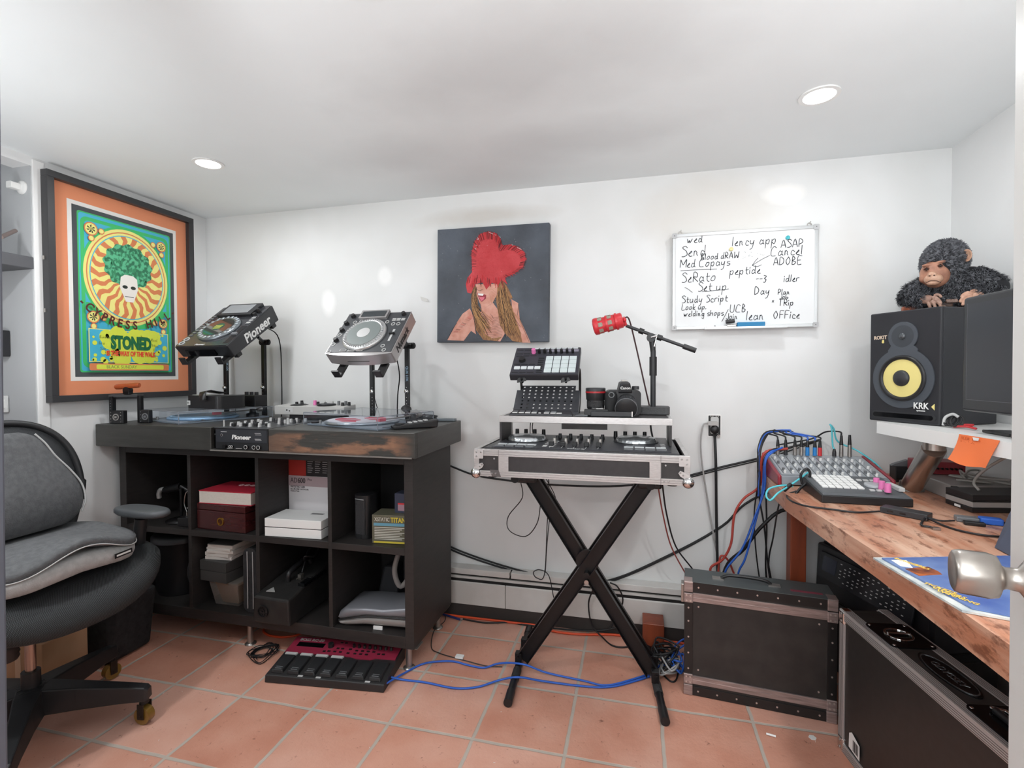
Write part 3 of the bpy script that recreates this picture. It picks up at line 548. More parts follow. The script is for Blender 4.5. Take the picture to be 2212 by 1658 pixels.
t, M, hx, hy, h = box_thing('cardboard_box', 'charcoal lidded card box between the papers and the clear tub', 'box', -1.938, -1.785, 1.85, 2.09, BT+.116, BT+.21, GB, math.radians(-4)); MB(M).box(-hx, hx, -hy, hy, 0, h*.5).build('body', GB, t, .002); MB(M).box(-hx-.001, hx+.001, -hy-.001, hy+.001, h*.52, h).build('lid', GB, t, .002)
z0 = BT+.2115
for i, (c, hh, rz, lab) in enumerate((('#cfc4be', .014, 5, 'pinkish paper pad lying directly on the charcoal card box'), ('#c9bdb6', .016, -3, 'second paper pad from the bottom of the stack in the second bottom cube'), ('#d8d6d2', .012, 6, 'white notebook in the middle of the paper stack'), ('#e1dfdc', .010, -1, 'white booklet under the grey notepad at the top of the paper stack'), ('#6b6a68', .018, 3, 'dark grey notepad on top of the paper stack in the second bottom cube'))):
    cm = mat('paper_%s' % c[1:], c, .8); t, M, hx, hy, h = box_thing('paper_pad', lab, 'notepad', -1.935+.004*i, -1.80+.003*i, 1.87, 2.06, z0, z0+hh, cm, math.radians(rz), group='stacked notepads and booklets')
    MB(M).box(-hx, hx, -hy, hy, 0, hh*.8).build('sheets', mat('paper_edge', '#d8d1ca', .8), t); MB(M).box(-hx, hx, -hy, hy, hh*.82, hh).build('cover', cm, t); z0 += hh+.0004
M = T3(-1.668, 1.96, BT) @ RZ(math.radians(2)); t = thing('zip_case', 'tall narrow black zip case with grey piping standing in the second bottom cube', 'case', M)
MB(M @ RX(PI/2)).rrect(-.035, .035, 0, .29, -.11, .115, .033, 8).build('shell', CLO, t, .006)
m_ = MB(M)
for x in (-.012, .016): m_.tube([(x, -.1175, .02), (x+.002, -.119, .14), (x, -.1175, .275)], .0022, 6)
m_.build('zip', mat('grey_piping', '#a9a7a8', .5), t); MB(M).tube([(.036, -.06, .1), (.04, -.1, .14), (.036, -.06, .18)], .004, 6).build('side_handle', CLO, t)
# third top cube: white boxes, adapter, carton
t, M, hx, hy, h = box_thing('white_box', 'low white lidded box in front of the tall white carton', 'box', -1.571, -1.3, 1.832, 1.98, SH, SH+.078, WHT, math.radians(3)); MB(M).box(-hx, hx, -hy, hy, 0, h*.5).build('base', WHT, t, .002); MB(M).box(-hx, hx, -hy, hy, h*.53, h).build('lid', WHT, t, .002); MB(M).box(-hx+.001, hx-.001, -hy+.001, hy-.001, h*.49, h*.54).build('seam', BLK, t); MB(M).box(hx*.2, hx*.65, hy*.2, hy*.45, h, h+.0005).build('label_mark', mat('mark_grey', '#777777', .6), t)
t, M, hx, hy, h = box_thing('flash_carton', 'tall white carton with large grey model number standing in the third top cube', 'carton', -1.590, -1.365, 2.012, 2.12, SH, SH+.226, WHT); MB(M).box(-hx, hx, -hy, hy, 0, h).build('box', mat('carton_white', '#e8e4e6', .5), t, .001); MB(M).box(-hx, hx, -hy-.0004, -hy+.01, h*.79, h-.001).build('tinted_band', mat('mauve_print', '#b9a4a8', .6), t)
FR_ = M @ T3(0, -hy-.0006, 0) @ RX(PI/2)
m_ = MB(FR_); m_.text('AD', .034, -hx+.01, h*.9, 0, 'LEFT', sx=.8); m_.text('600', .034, -hx+.05, h*.9, 0, 'LEFT', sx=.8, bold=.0008); m_.text('Pro', .016, -hx+.103, h*.93, 0, 'LEFT'); m_.text('WITSTRO 600', .014, -hx+.01, h*.77, 0, 'LEFT', sx=.9); m_.text('ALL-IN-ONE OUTDOOR', .009, -hx+.01, h*.72, 0, 'LEFT'); m_.text('Outdoor Flash', .008, -hx+.01, h*.68, 0, 'LEFT'); m_.build('carton_lettering', mat('print_grey', '#4d4548', .6), t)
t, M, hx, hy, h = box_thing('audio_carton', 'dark red and black software carton lying on top of the white carton', 'carton', -1.590, -1.37, 2.014, 2.12, SH+.2265, SH+.325, BLK); MB(M).box(-hx, hx, -hy, hy, 0, h).build('box', mat('carton_black', '#272325', .5), t, .001); MB(M).prism([(-hx, -hy-.0008), (-hx*.15, -hy-.0008), (-hx*.15, -hy-.0001), (-hx, -hy-.0001)], 0, h).build('red_panel', mat('carton_red', '#b2332c', .5), t)
FR_ = M @ T3(0, -hy-.001, 0) @ RX(PI/2); m_ = MB(FR_); m_.text('M-AUDIO', .022, -.008, h*.9, 0, 'LEFT', sx=1.1, bold=.0005)
for i in range(3):
    for j in range(6): m_.box(-.008+i*.04, -.008+i*.04+.03-.004*(j % 3), h*.68-j*h*.1, h*.68-j*h*.1+.0025, 0, .0004)
m_.build('carton_lettering', mat('print_white', '#b8b4b4', .6), t)
t, M, hx, hy, h = box_thing('router', 'tilted black glossy case leaning at the left of the third top cube', 'case', -1.585, -1.56, 2.13, 2.2, SH, SH+.2, BLK); MB(M).hexa([(-hx, -hy, 0), (hx*1.2, -hy, 0), (hx*1.2, hy, 0), (-hx, hy, 0)], [(hx*1.6, -hy, h), (hx*3, -hy, h), (hx*3, hy, h), (hx*1.6, hy, h)]).build('shell', mat('gloss_black', '#151517', .2), t, .008)
# fourth top cube
M = T3(-1.135, 1.93, SH) @ RZ(math.radians(-12)); t = thing('portable_speaker', 'black rounded upright speaker standing alone in the fourth top cube', 'speaker', M)
MB(M).rrect(-.04, .04, -.045, .045, 0, .185, .03, 8).build('shell', BLK, t, .012, 4); MB(M).rrect(-.022, .03, -.0465, -.03, .02, .165, .006).build('front_grille', mat('matte_grille', '#2b2b2d', .8, bump=.4, bscale=300), t); MB(M).box(-.02, .028, -.0475, -.0465, .168, .171).build('light_bar', mat('pale_bar', '#9ea1a4', .4), t)
t, M, hx, hy, h = box_thing('card_game_box', 'small olive and gold card box with dense white print in the fourth top cube', 'box', -1.07, -.922, 1.86, 1.96, SH, SH+.118, BLK, math.radians(6)); MB(M).box(-hx, hx, -hy, hy, 0, h).build('box', mat('grey_olive_card', '#5d5a4a', .5), t, .001); MB(M).box(-hx*.9, hx, -hy-.0006, -hy, h*.62, h*.72).build('blue_band', mat('print_blue', '#5f93a8', .5), t)
FR_ = M @ T3(0, -hy-.001, 0) @ RX(PI/2); m_ = MB(FR_); m_.text('XSTATIC', .022, -hx*.85, h*.84, 0, 'LEFT', sx=.75)
for j in range(8): m_.box(-hx*.85, hx*.9-.01*(j % 3), h*.55-j*h*.058, h*.55-j*h*.058+.0028, 0, .0004)
m_.build('small_print', mat('print_pale', '#c9c7bd', .6), t); m_ = MB(FR_); m_.text('TITAN', .028, hx*.1, h*.83, 0, 'LEFT', sx=.8, bold=.0008); m_.build('gold_lettering', mat('gold_print', '#c9b63d', .5), t); MB(FR_).box(-hx*.9, hx, .002, .009, 0, .0004).build('gold_strip', MATS['gold_print'], t)
t, M, hx, hy, h = box_thing('battery_box', 'small navy battery box stacked on the olive and gold card box', 'box', -.985, -.91, 1.9, 1.96, SH+.1185, SH+.20, BLK); MB(M).box(-hx, hx, -hy, hy, 0, h).build('box', mat('navy_card', '#33384a', .5), t, .001); MB(M).box(-hx*.6, hx*.5, -hy-.0006, -hy, h*.12, h*.52).build('sticker', mat('mauve_sticker', '#a07c88', .5), t); MB(M).box(-hx*.6, hx*.5, -hy-.001, -hy, h*.44, h*.52).build('red_bar', RED, t)
# third bottom cube: fog machine
M = T3(-1.487, 1.995, BT) @ RZ(math.radians(0)); t = thing('fog_machine', 'black fog machine with round nozzle, handle and power cord in the third bottom cube', 'fog machine', M)
FG = mat('scratched_black', '#1f1e1e', .5, col2='#282726', scale=30)
MB(M).hexa([(-.105, -.22, 0), (.08, -.22, 0), (.08, .2, 0), (-.105, .2, 0)], [(-.1, -.22, .115), (.075, -.22, .11), (.06, .2, .19), (-.09, .2, .19)]).build('housing', FG, t, .008)
NZ = M @ T3(-.05, -.2205, .055) @ RX(PI/2); m_ = MB(NZ); m_.ring(0, 0, .021, .026, 0, .006); [m_.disc(.0155*math.cos(a), .0155*math.sin(a), .003, 0, .002, 10) for a in [2*PI*i/10 for i in range(10)]]; m_.ring(0, 0, .004, .009, 0, .004); m_.build('nozzle', BLK, t)
m_ = MB(M); m_.tube([(-.02, -.1, .135), (-.018, -.09, .175), (-.01, .02, .2), (-.005, .04, .17)], .011, 8); m_.build('handle', BLK, t); m_ = MB(M); m_.prism([(-.06, -.19), (-.02, -.185), (-.055, -.15)], .124, .128); m_.build('warning_triangle', mat('label_pale', '#a8a8a6', .5), t)
m_ = MB(M); [m_.box(.045, .078, -.12+i*.014, -.114+i*.014, .128, .143) for i in range(12)]; m_.build('vents', GLS, t)
m_ = MB(M); m_.tube([(.01, -.02, .19), (.02, -.04, .23), (.045, 0, .22), (.03, .05, .25), (.0, .02, .24), (.015, -.03, .2), (.022, -.06, .165)], .0045, 6); m_.build('power_cord', BLK, t); m_ = MB(M); m_.box(.014, .03, -.08, -.06, .14, .162); m_.box(.017, .019, -.094, -.08, .145, .15); m_.box(.025, .027, -.094, -.08, .145, .15); m_.build('plug', STL, t)
t, M, hx, hy, h = box_thing('webcam', 'small black and silver device on the fog machine at the back right', 'device', -1.445, -1.4, 2.15, 2.2, BT+.192, BT+.25, BLK); MB(M).box(-hx, hx, -hy, hy, 0, h).build('body', BLK, t, .004); MB(M @ T3(0, -hy, h*.6) @ RX(PI/2)).disc(0, 0, .012, 0, .004).build('lens', mat('pale_blue_lens', '#9db4c6', .2), t)
# fourth bottom cube: silver case, bags
SC = mat('silver_shell', '#84858b', .35, .35)
M = T3(-1.222, 1.9, BT) @ RZ(math.radians(3)); t = thing('hard_case', 'long silver-grey moulded hard case lying tilted in the bottom right cube', 'case', M)
def prof(zs, y0, y1, mb):
    rings = []
    for x, z0_, z1_ in zs:
        rings.append([(x, y0+.01, z0_), (x, y1-.01, z0_), (x, y1, z0_+.008), (x, y1, z1_-.008), (x, y1-.01, z1_), (x, y0+.01, z1_), (x, y0, z1_-.008), (x, y0, z0_+.008)])
    return mb.loft(rings, True)
prof([(.0, .028, .045), (.006, .025, .06), (.03, .03, .075), (.12, .05, .082), (.2, .052, .082), (.312, .056, .1)], -.06, .12, MB(M)).build('lid', SC, t)
prof([(.0, .012, .022), (.006, .003, .023), (.03, .001, .027), (.12, .012, .046), (.2, .012, .049), (.312, .014, .052)], -.06, .12, MB(M)).build('base', mat('silver_shell_light', '#94918f', .35, .35), t)
MB(M).tube([(.0, -.058, .024), (.06, -.063, .037), (.14, -.063, .05), (.312, -.063, .054)], .003, 6).build('seam', BLK, t); MB(M).box(.16, .2, -.064, -.058, .0, .014).build('foot', WHT, t)
t = thing('backpack_strap_bag', 'black backpack with grey mesh straps behind the silver case', 'bag', (-.97, 2.08, BT)); blob('', '', '', (-.985, 2.12, BT+.15), (.065, .07, .14), None, 12, .25, 5, flat=BT+.001).build('body', CLO, t); m_ = MB(); m_.tube([(-1.03, 2.04, BT+.28), (-1.04, 2.0, BT+.19), (-1.01, 2.0, BT+.12), (-.96, 2.02, BT+.18)], .012, 8); m_.build('strap', mat('grey_webbing', '#8d8784', .7), t); 
t = thing('soft_pouch', 'dim dark grey pouch at the back of the bottom right cube', 'pouch', (-1.13, 2.12, BT)); MB().hexa([(-1.18, 2.08, BT), (-1.06, 2.08, BT), (-1.06, 2.19, BT), (-1.18, 2.19, BT)], [(-1.15, 2.1, BT+.16), (-1.09, 2.1, BT+.16), (-1.09, 2.18, BT+.16), (-1.15, 2.18, BT+.16)]).build('body', mat('dark_pouch', '#2b2c30', .7), t, .012)

# ================================================================ on the thick top: turntables under covers, mixers
def turntable(P, ang, label, slip, lab2, tone=0):
    """P: near right corner of the cover on the top; ang: direction of the long side"""
    u = Vector((math.cos(ang), math.sin(ang), 0)); v = Vector((-u.y, u.x, 0))
    M = frame((P[0], P[1], ZS), u, v)     # local x along the front (0 = corner), y away
    t = thing('turntable', label, 'turntable', M @ T3(0, 0, .0005), 'turntables under clear covers')
    return t, M @ T3(0, 0, .0005)
DKP = mat('deck_plinth', '#8b939b', .4); PLA = mat('platter_metal', '#b9bec4', .3, .8); SBL = mat('slipmat_pale_blue', '#a9c7de', .7); SWH = mat('slipmat_white', '#e6e1e4', .7); SPK = mat('slipmat_pink_red', '#cf5b6b', .7); VNL = mat('vinyl_blue_black', '#4e6c80', .3)
def deck(P, ang, w_, d_, label, kind, px_, py_, R):
    t, M = turntable(P, ang, label, None, None)
    MB(M).rrect(.008, w_-.008, .008, d_-.008, 0, .006, .01).build('plinth', DKP, t, .001)
    m_ = MB(M @ T3(px_, py_, 0)); m_.lathe([(R*.985, .007), (R, .009), (R, .017), (R*.97, .019), (R*.9, .019)], n=56)
    [m_.ell((R*1.0*math.cos(a), R*math.sin(a), .013), .0018, n=6, m=4) for a in [2*PI*i/72 for i in range(72)]]
    m_.build('platter', PLA if kind else mat('platter_blue', '#9fc0dd', .35, .3), t)
    Z = .0195
    m_ = MB(M @ T3(px_, py_, 0)); m_.disc(0, 0, R*.93, Z, Z+.002, 56)
    sm = m_.build('slipmat', SWH if kind else VNL, t)
    if kind:
        m_ = MB(M @ T3(px_, py_, Z+.0021) @ RZ(math.radians(-25)))
        for s_ in (1, -1):
            m_.prism([(s_*.012, .015), (s_*.012, .115), (s_*.07, .105), (s_*.12, .06), (s_*.07, .05), (s_*.05, .02)] if s_ > 0 else [(-.012, .015), (-.05, .02), (-.07, .05), (-.12, .06), (-.07, .105), (-.012, .115)], 0, .0004)
            m_.prism([(s_*.012, -.015), (s_*.05, -.02), (s_*.07, -.05), (s_*.12, -.06), (s_*.07, -.105), (s_*.012, -.115)] if s_ < 0 else [(.012, -.115), (.07, -.105), (.12, -.06), (.07, -.05), (.05, -.02), (.012, -.015)], 0, .0004)
        m_.build('print', SPK, sm)
    else:
        MB(M @ T3(px_, py_, 0)).ring(0, 0, R*.86, R*.93, Z+.0021, Z+.003, 56).build('blue_rim', SBL, t)
    # tonearm on its base with pink headshell
    ax, ay = w_-.055, d_-.075
    m_ = MB(M); m_.lathe([(.03, .006), (.03, .022), (.016, .026), (.014, .045)], (ax, ay, 0), 24); m_.build('tonearm_base', DGR, t)
    m_ = MB(M); m_.tube([(ax, ay+.03, .04), (ax, ay-.03, .04), (ax+.008, ay-.1, .038), (ax-.012, ay-.16, .036)], .0035, 8); m_.cyl((ax, ay+.05, .04), (ax, ay+.025, .04), .011); m_.build('tonearm', STL, t); MB(M).box(ax-.024, ax-.004, ay-.19, ay-.155, .028, .04).build('headshell', mat('pink_headshell', '#d46a78', .4), t)
    m_ = MB(M); m_.cyl((.035, .035, .006), (.035, .035, .013), .018, n=20); m_.build('start_button', BLK, t); MB(M).cyl((.075, .03, .006), (.075, .03, .022), .006, n=12).build('target_light', STL, t)
    MB(M).box(w_-.028, w_-.018, .05, .19, .006, .0075).build('pitch_slot', BLK, t); MB(M).box(w_-.03, w_-.016, .11, .118, .0075, .013).build('pitch_fader', STL, t)
    # clear dust cover: four thin walls and a lid
    h, th = .055, .0028; m_ = MB(M)
    m_.box(0, w_, 0, th, .0005, h); m_.box(0, w_, d_-th, d_, .0005, h); m_.box(0, th, th, d_-th, .0005, h); m_.box(w_-th, w_, th, d_-th, .0005, h); m_.box(0, w_, 0, d_, h+.0002, h+th)
    dc = m_.build('dust_cover', ACR, t); EDG = mat('acrylic_edge', '#858a92', .2)
    e = MB(M)
    for a, b in (((0, 0, h), (w_, 0, h)), ((w_, 0, h), (w_, d_, h)), ((0, 0, h), (0, d_, h)), ((0, d_, h), (w_, d_, h)), ((0, 0, 0), (0, 0, h)), ((w_, 0, 0), (w_, 0, h)), ((w_, d_, 0), (w_, d_, h)), ((0, d_, 0), (0, d_, h))): e.cyl(a, b, .0016, n=6)
    e.build('cover_edges', EDG, dc); return t, M
aR = math.radians(-18.4)
cR = (-1.437, 1.922)
deck(cR, aR, .471, .33, 'turntable with a white and pink-red slipmat under a clear cover, right of the mixer', 1, .20, .16, .162)
aL = math.radians(-17.9); bL = (-1.995, 1.803); uL = Vector((math.cos(aL), math.sin(aL), 0)); cL = Vector((bL[0], bL[1], 0))-uL*.35
deck((cL.x, cL.y), aL, .35, .45, 'turntable with a blue record under a clear cover, left of the mixer', 0, .165, .2, .155)
# smoke-grey cone cover lump at the back of the right cover
# mixer in the notch
MX0, MX1 = -1.742, -1.478
mx = thing('dj_mixer', 'black front-panel DJ mixer set in the notch of the thick top, between the turntables', 'mixer', (-1.61, 1.93, .8935))
MB().box(MX0, MX1, 1.748, 2.12, .8936, .982).build('body', mat('mixer_black', '#1e1f22', .4), mx, .002)
MB().box(MX0-.002, MX1+.002, 1.744, 2.122, .982, .986).build('top_plate', mat('mixer_plate', '#46484b', .35, .3), mx, .001)
FP = frame((MX0, 1.7478, .8936), (1, 0, 0), z=(0, -1, 0))
MB(FP).box(.004, .26, .03, .085, 0, .0012).build('front_panel', mat('mixer_panel', '#2b2d33', .4), mx, .0005)
MB(FP).text('Pioneer', .026, .132, .052, .0015, sx=1.15, bold=.0008, shear=.15).build('logo_lettering', WHT, mx)
m_ = MB(FP); [m_.cyl((x, .013, 0), (x, .013, .008), r_, n=14) for x, r_ in ((.05, .009), (.08, .004), (.09, .004), (.16, .007), (.2, .007), (.222, .007))]; m_.cyl((.035, .06, .001), (.035, .06, .003), .005, n=14); m_.build('sockets', BMT, mx)
m_ = MB(FP); [m_.ring(x, .013, r_, r_+.0015, .007, .009, 14) for x, r_ in ((.08, .0035), (.09, .0035), (.16, .007), (.2, .007), (.222, .007))]; m_.ring(.035, .06, .004, .0055, .002, .003, 14); [m_.box(x, x+.03, y, y+.002, .0012, .0016) for x, y in ((.2, .07), (.203, .064), (.2, .046), (.203, .042), (.105, .004), (.06, .003), (.03, .073))]; m_.build('socket_rings', LGR, mx)
g = random.Random(5)
for i in range(5):
    for j in range(7):
        if (i + j) % 6 == 5: continue
        x, y = MX0+.035+i*.048, 1.80+j*.04
        MB().cyl((x, y, .986), (x, y, .986+.016), .0075, .006, 12).build('knob', DGR if (i*j) % 3 else LGR, mx)
for i in range(4):
    x = MX0+.06+i*.048; MB().box(x-.001, x+.001, 1.765, 1.84, .986, .9868).build('fader_slot', BLK, mx); MB().box(x-.008, x+.008, 1.78+.01*i, 1.79+.01*i, .988, 1.0).build('fader_cap', BLK, mx)
MB().cyl((MX0+.02, 1.775, .986), (MX0+.02, 1.775, 1.014), .0028, n=8).build('clear_post', LGR, mx)
# grey-white scratch mixer behind
gx = thing('silver_effects_mixer', 'pale grey effects unit with black, pink and grey knobs behind the mixer', 'mixer', T3(-1.57, 2.19, ZS) @ RZ(math.radians(-1)))
MG = T3(-1.57, 2.19, ZS) @ RZ(math.radians(-1))
MB(MG).box(-.12, .17, -.04, .035, .0005, .022).build('riser', BLK, gx); MB(MG).hexa([(-.2, -.05, .023), (.2, -.05, .023), (.2, .05, .023), (-.2, .05, .023)], [(-.2, -.05, .066), (.2, -.05, .066), (.2, .05, .072), (-.2, .05, .072)]).build('body', mat('pale_grey_metal', '#c6c5c2', .4, .2), gx, .002)
m_ = MB(MG); m_.box(-.135, -.09, -.0515, -.05, .034, .056); m_.build('socket_plate', LGR, gx); m_ = MB(MG); m_.cyl((-.125, -.0515, .046), (-.125, -.054, .046), .004, n=10); m_.cyl((-.11, -.0515, .042), (-.11, -.054, .042), .003, n=10); m_.build('jacks', BLK, gx)
for x, y, r_, h, mm in ((-.1, -.01, .008, .016, BLK), (-.085, .01, .008, .022, BLK), (-.06, -.02, .008, .014, BLK), (-.0, .0, .009, .024, PNK), (.025, -.01, .008, .018, BLK), (.045, .02, .002, .022, STL), (.06, .0, .008, .014, BLK), (.09, .01, .011, .02, LGR), (.13, .01, .008, .022, GRY), (.165, -.01, .008, .016, BLK), (.17, .01, .008, .022, GRY), (.195, .0, .008, .018, BLK)):
    MB(MG).cyl((x, y, .069), (x, y, .069+h), r_, r_*.85, 14).build('knob', mm, gx)
MB(MG).lathe([(.045, .07), (.047, .076), (.03, .079), (0, .079)], (.07, -.005, 0), 32).build('jog_disc', DGR, gx); MB(MG).lathe([(.045, .0695), (.03, .074), (0, .075)], (-.09, -.0, 0), 32).build('pad_disc', DGR, gx)
for x in (-.02, .0): pass
# black power box with OI logo resting on the left cover
PBm = frame((-2.118, 1.995, ZS+.0595), (math.cos(math.radians(-14)), math.sin(math.radians(-14)), 0), (0, 1, 0))
pb = thing('drive_case', 'long black case with a small white logo and folded flap on a turntable cover', 'case', PBm)
MB(PBm).rrect(-.06, .2, .0, .15, 0, .062, .025, 6).build('body', mat('satin_black', '#202022', .38), pb, .006, 3)
MB(PBm).rrect(-.045, .05, .02, .1, .0625, .065, .006).build('pale_card', mat('pale_lining', '#b9bab6', .6), pb)
m_ = MB(PBm); A = [(-.0, .0), (.01, .022), (.04, .03), (.075, .022), (.085, -.002)]
rings = []
for j, (y, z_) in enumerate([(.1, .066), (.06, .072), (.02, .08), (-.006, .074), (-.012, .057), (-.012, .034)]):
    rings.append([(.055+j*.004, y, z_), (.105+j*.005, y+.002, z_+.006), (.105+j*.005, y+.002, z_+.011), (.055+j*.004, y, z_+.005)])
m_.loft(rings, True); m_.build('folded_flap', SHN, pb)
LO = PBm @ T3(-.035, -.0005, .026) @ RX(PI/2); MB(LO).rrect(-.013, .013, -.011, .011, 0, .001, .003).build('logo_badge', WHT, pb); m_ = MB(LO); m_.ring(-.005, 0, .003, .0055, .0012, .0018, 4); m_.box(.003, .0055, -.006, .006, .0012, .0018); m_.build('logo_marks', BLK, pb)
m_ = MB(PBm); [m_.cyl((x, .13, .05), (x, .13, .066), .006, n=10) for x in (.1, .13, .16)]
gk = thing('small_controller', 'black box with three small square knobs behind the long black case', 'controller', (-1.96, 2.17, ZS+.0595))
MC = T3(-1.955, 2.155, ZS+.0595) @ RZ(math.radians(-14)); MB(MC).box(-.11, .075, .0, .07, 0, .058).build('body', BLK, gk, .003)
for i in range(3): MB(MC).box(-.045+i*.04, -.031+i*.04, .025, .04, .0585, .074).build('knob', DGR, gk, .001)
# phone handset and tangled cord
PH = frame((-.905, 1.89, ZS+.0008), (math.cos(math.radians(38)), math.sin(math.radians(38)), 0), (0, 1, 0))
ph = thing('remote_control', 'black remote control with grey buttons lying beside the turntable with the red slipmat', 'remote', PH)
MB(PH).hexa([(-.075, -.025, 0), (.11, -.022, .0), (.11, .022, .0), (-.075, .025, 0)], [(-.078, -.026, .014), (.115, -.023, .034), (.115, .023, .034), (-.078, .026, .014)]).build('body', BLK, ph, .005)
MB(PH).disc(-.045, 0, .018, .0185, .0225, 20, 1.2).build('round_pad', DGR, ph); m_ = MB(PH); [m_.box(-.01+i*.022, .004+i*.022, -.014+j*.011, -.006+j*.011, .022+.0025*i, .0265+.0025*i) for i in range(4) for j in range(3)]; m_.build('buttons', LGR, ph)
g = random.Random(11); pts = [(-.985+g.uniform(-.06, .06), 2.20+g.uniform(-.035, .03), ZS+.006+abs(g.gauss(0, .018))) for _ in range(26)]
cable('tangled_cable', 'tangled black and grey coiled cable heaped at the back right of the top', pts, .003, mat('cable_charcoal', '#3f4144', .5)); 
ph2 = thing('folded_headphones', 'folded black headphones lying beside the right turntable cover, in front of the cable heap', 'headphones', (-1.04, 2.2, ZS+.001)); MB().ell((-1.07, 2.19, ZS+.05), .028, .02, .026).build('ear_cup', BLK, ph2); MB().ell((-1.02, 2.19, ZS+.028), .028, .02, .026).build('ear_cup', BLK, ph2); MB().tube([(-1.075, 2.18, ZS+.055), (-1.05, 2.17, ZS+.04), (-1.01, 2.165, ZS+.02), (-1.0, 2.19, ZS+.02)], .006, 8).build('headband', CHR, ph2)
# camera cage with orange wooden handle
def cage():
    O = T3(-2.325, 1.778, ZS+.0008) @ RZ(math.radians(8)); t = thing('camera_cage', 'black perforated camera cage with an orange wooden handle on the thick black top', 'camera cage', O)
    def bar(mb, a, b, wd=.011): mb.cyl(a, b, wd, wd, 8)
    m_ = MB(O); m_.box(-.035, -.018, 0, .022, 0, .125); m_.box(.065, .082, .045, .065, 0, .125); m_.build('side_bar', BMT, t, .002)
    m_ = MB(O); m_.hexa([(-.037, -.002, .118), (.066, .047, .118), (.084, .067, .118), (-.019, .02, .118)], [(-.037, -.002, .134), (.066, .047, .134), (.084, .067, .134), (-.019, .02, .134)]); m_.build('top_bar', BMT, t, .003)
    for k, (x, y) in enumerate(((-.035, -.004), (.075, .035))):
        MB(O).box(x+.008, x+(.075 if k == 0 else .058), y, y+.024, 0, .06).build('mount_block', BLK, t, .003)
        m_ = MB(O @ T3(x+.04, y-.0005, .03) @ RX(PI/2)); m_.ring(0, 0, .011, .016, 0, .002, 20); m_.box(-.006, .006, -.005, .005, 0, .003); [m_.disc(dx, dy, .0022, 0, .001, 8) for dx in ((-.026, .024) if k == 0 else (-.022,)) for dy in (-.022, -.008, .008, .022)]; m_.build('screw_plate', STL if k == 0 else GRY, t)
    m_ = MB(O); [m_.cyl((.0-.026, -.0006, z_), (-.026, -.0016, z_), .0022, n=8) for z_ in [.02+.012*i for i in range(8)]]; m_.build('screw_holes', GRY, t)
    m_ = MB(O @ T3(.03, .035, .134)); m_.prism([(-.016, -.012), (.016, -.012), (.016, .012), (-.016, .012)], 0, .012); m_.cyl((0, -.012, .018), (0, .012, .018), .016, n=16); m_.build('swivel', BMT, t, .002)
    m_ = MB(O @ T3(.03, .035, .172) @ RY(math.radians(-4))); m_.loft([[(x, .011*math.cos(a)*s_, .012*math.sin(a)*s_) for a in [2*PI*i/14 for i in range(14)]] for x, s_ in ((-.062, .85), (-.058, 1), (-.04, 1.08), (.0, 1), (.04, 1.02), (.055, .95), (.06, .8))]); m_.build('wooden_handle', mat('orange_wood', '#b4572b', .4, col2='#8f3f1f', scale=20, stretch=(1, 8, 8)), t)
cage()

# ---- stands holding the two players
def post(mb, a, b, w_=.022, d_=.018):
    a, b = Vector(a), Vector(b); z = (b-a).normalized(); M = frame(a, Vector((1, 0, 0)), z=z); L = (b-a).length; o = mb.M; mb.at(M).box(-w_/2, w_/2, -d_/2, d_/2, 0, L); mb.at(o)
def stand(name, label, feet, tops, tilt_M, hw):
    t = thing(name, label, 'stand', ((feet[0][0]+feet[1][0])/2, feet[0][1], ZS+.0005))
    for k, (a, b) in enumerate(zip(feet, tops)):
        m_ = MB(); post(m_, a, b); m_.build('post', BMT, t, .002)
        a, b = Vector(a), Vector(b); c = a.lerp(b, .45); M = frame(c + Vector((0, -.011, 0)), (1, 0, 0), z=(0, -1, 0))
        MB(M).lathe([(.0105, 0), (.0115, .004), (.009, .009), (0, .0095)], n=18).build('height_knob', CHR, t)
        m_ = MB(M @ T3(0, -.03, 0)); [m_.disc(0, -.016*i, .002, 0, .0004, 8) for i in range(5)]; m_.disc(0, .05, .002, 0, .0004, 8); m_.build('pin_holes', LGR, t)
        MB().box(a.x-.016, a.x+.016, 2.2625, a.y+.014, ZS-.06, ZS-.01).build('clamp', BMT, t, .002)
        m_ = MB(); m_.cyl(b+Vector((-.018, 0, .0)), b+Vector((.03, 0, 0)), .016, n=16); m_.build('pivot', BMT, t)
        m_ = MB(); m_.ell(b+Vector((.035, -.004, .0)), .014, .006, .016); m_.build('wing_knob', BLK, t)
    # tilted carrier arms (joined to the pivots by short braces) under the device with hooked ends; in the device's own frame
    for s_ in (-1, 1):
        x = s_*hw
        m_ = MB(tilt_M); m_.box(x-.014, x+.014, .0, .24, -.012, -.001); m_.at(Matrix()); tb = Vector(tops[0 if s_ < 0 else 1]); m_.cyl(tb, tilt_M @ Vector((x, .225, -.021)), .009, n=8); m_.build('arm', BMT, t, .002)
        m_ = MB(tilt_M); m_.prism([(x-.017, -.045), (x+.017, -.045), (x+.017, .03), (x-.017, .03)], -.014, -.001); m_.at(tilt_M @ T3(x, -.045, -.012)); m_.prism([(-.018, -.004), (.018, -.004), (.016, .004), (-.016, .004)], 0, .036); m_.build('hook', BLK, t, .003)
    return t
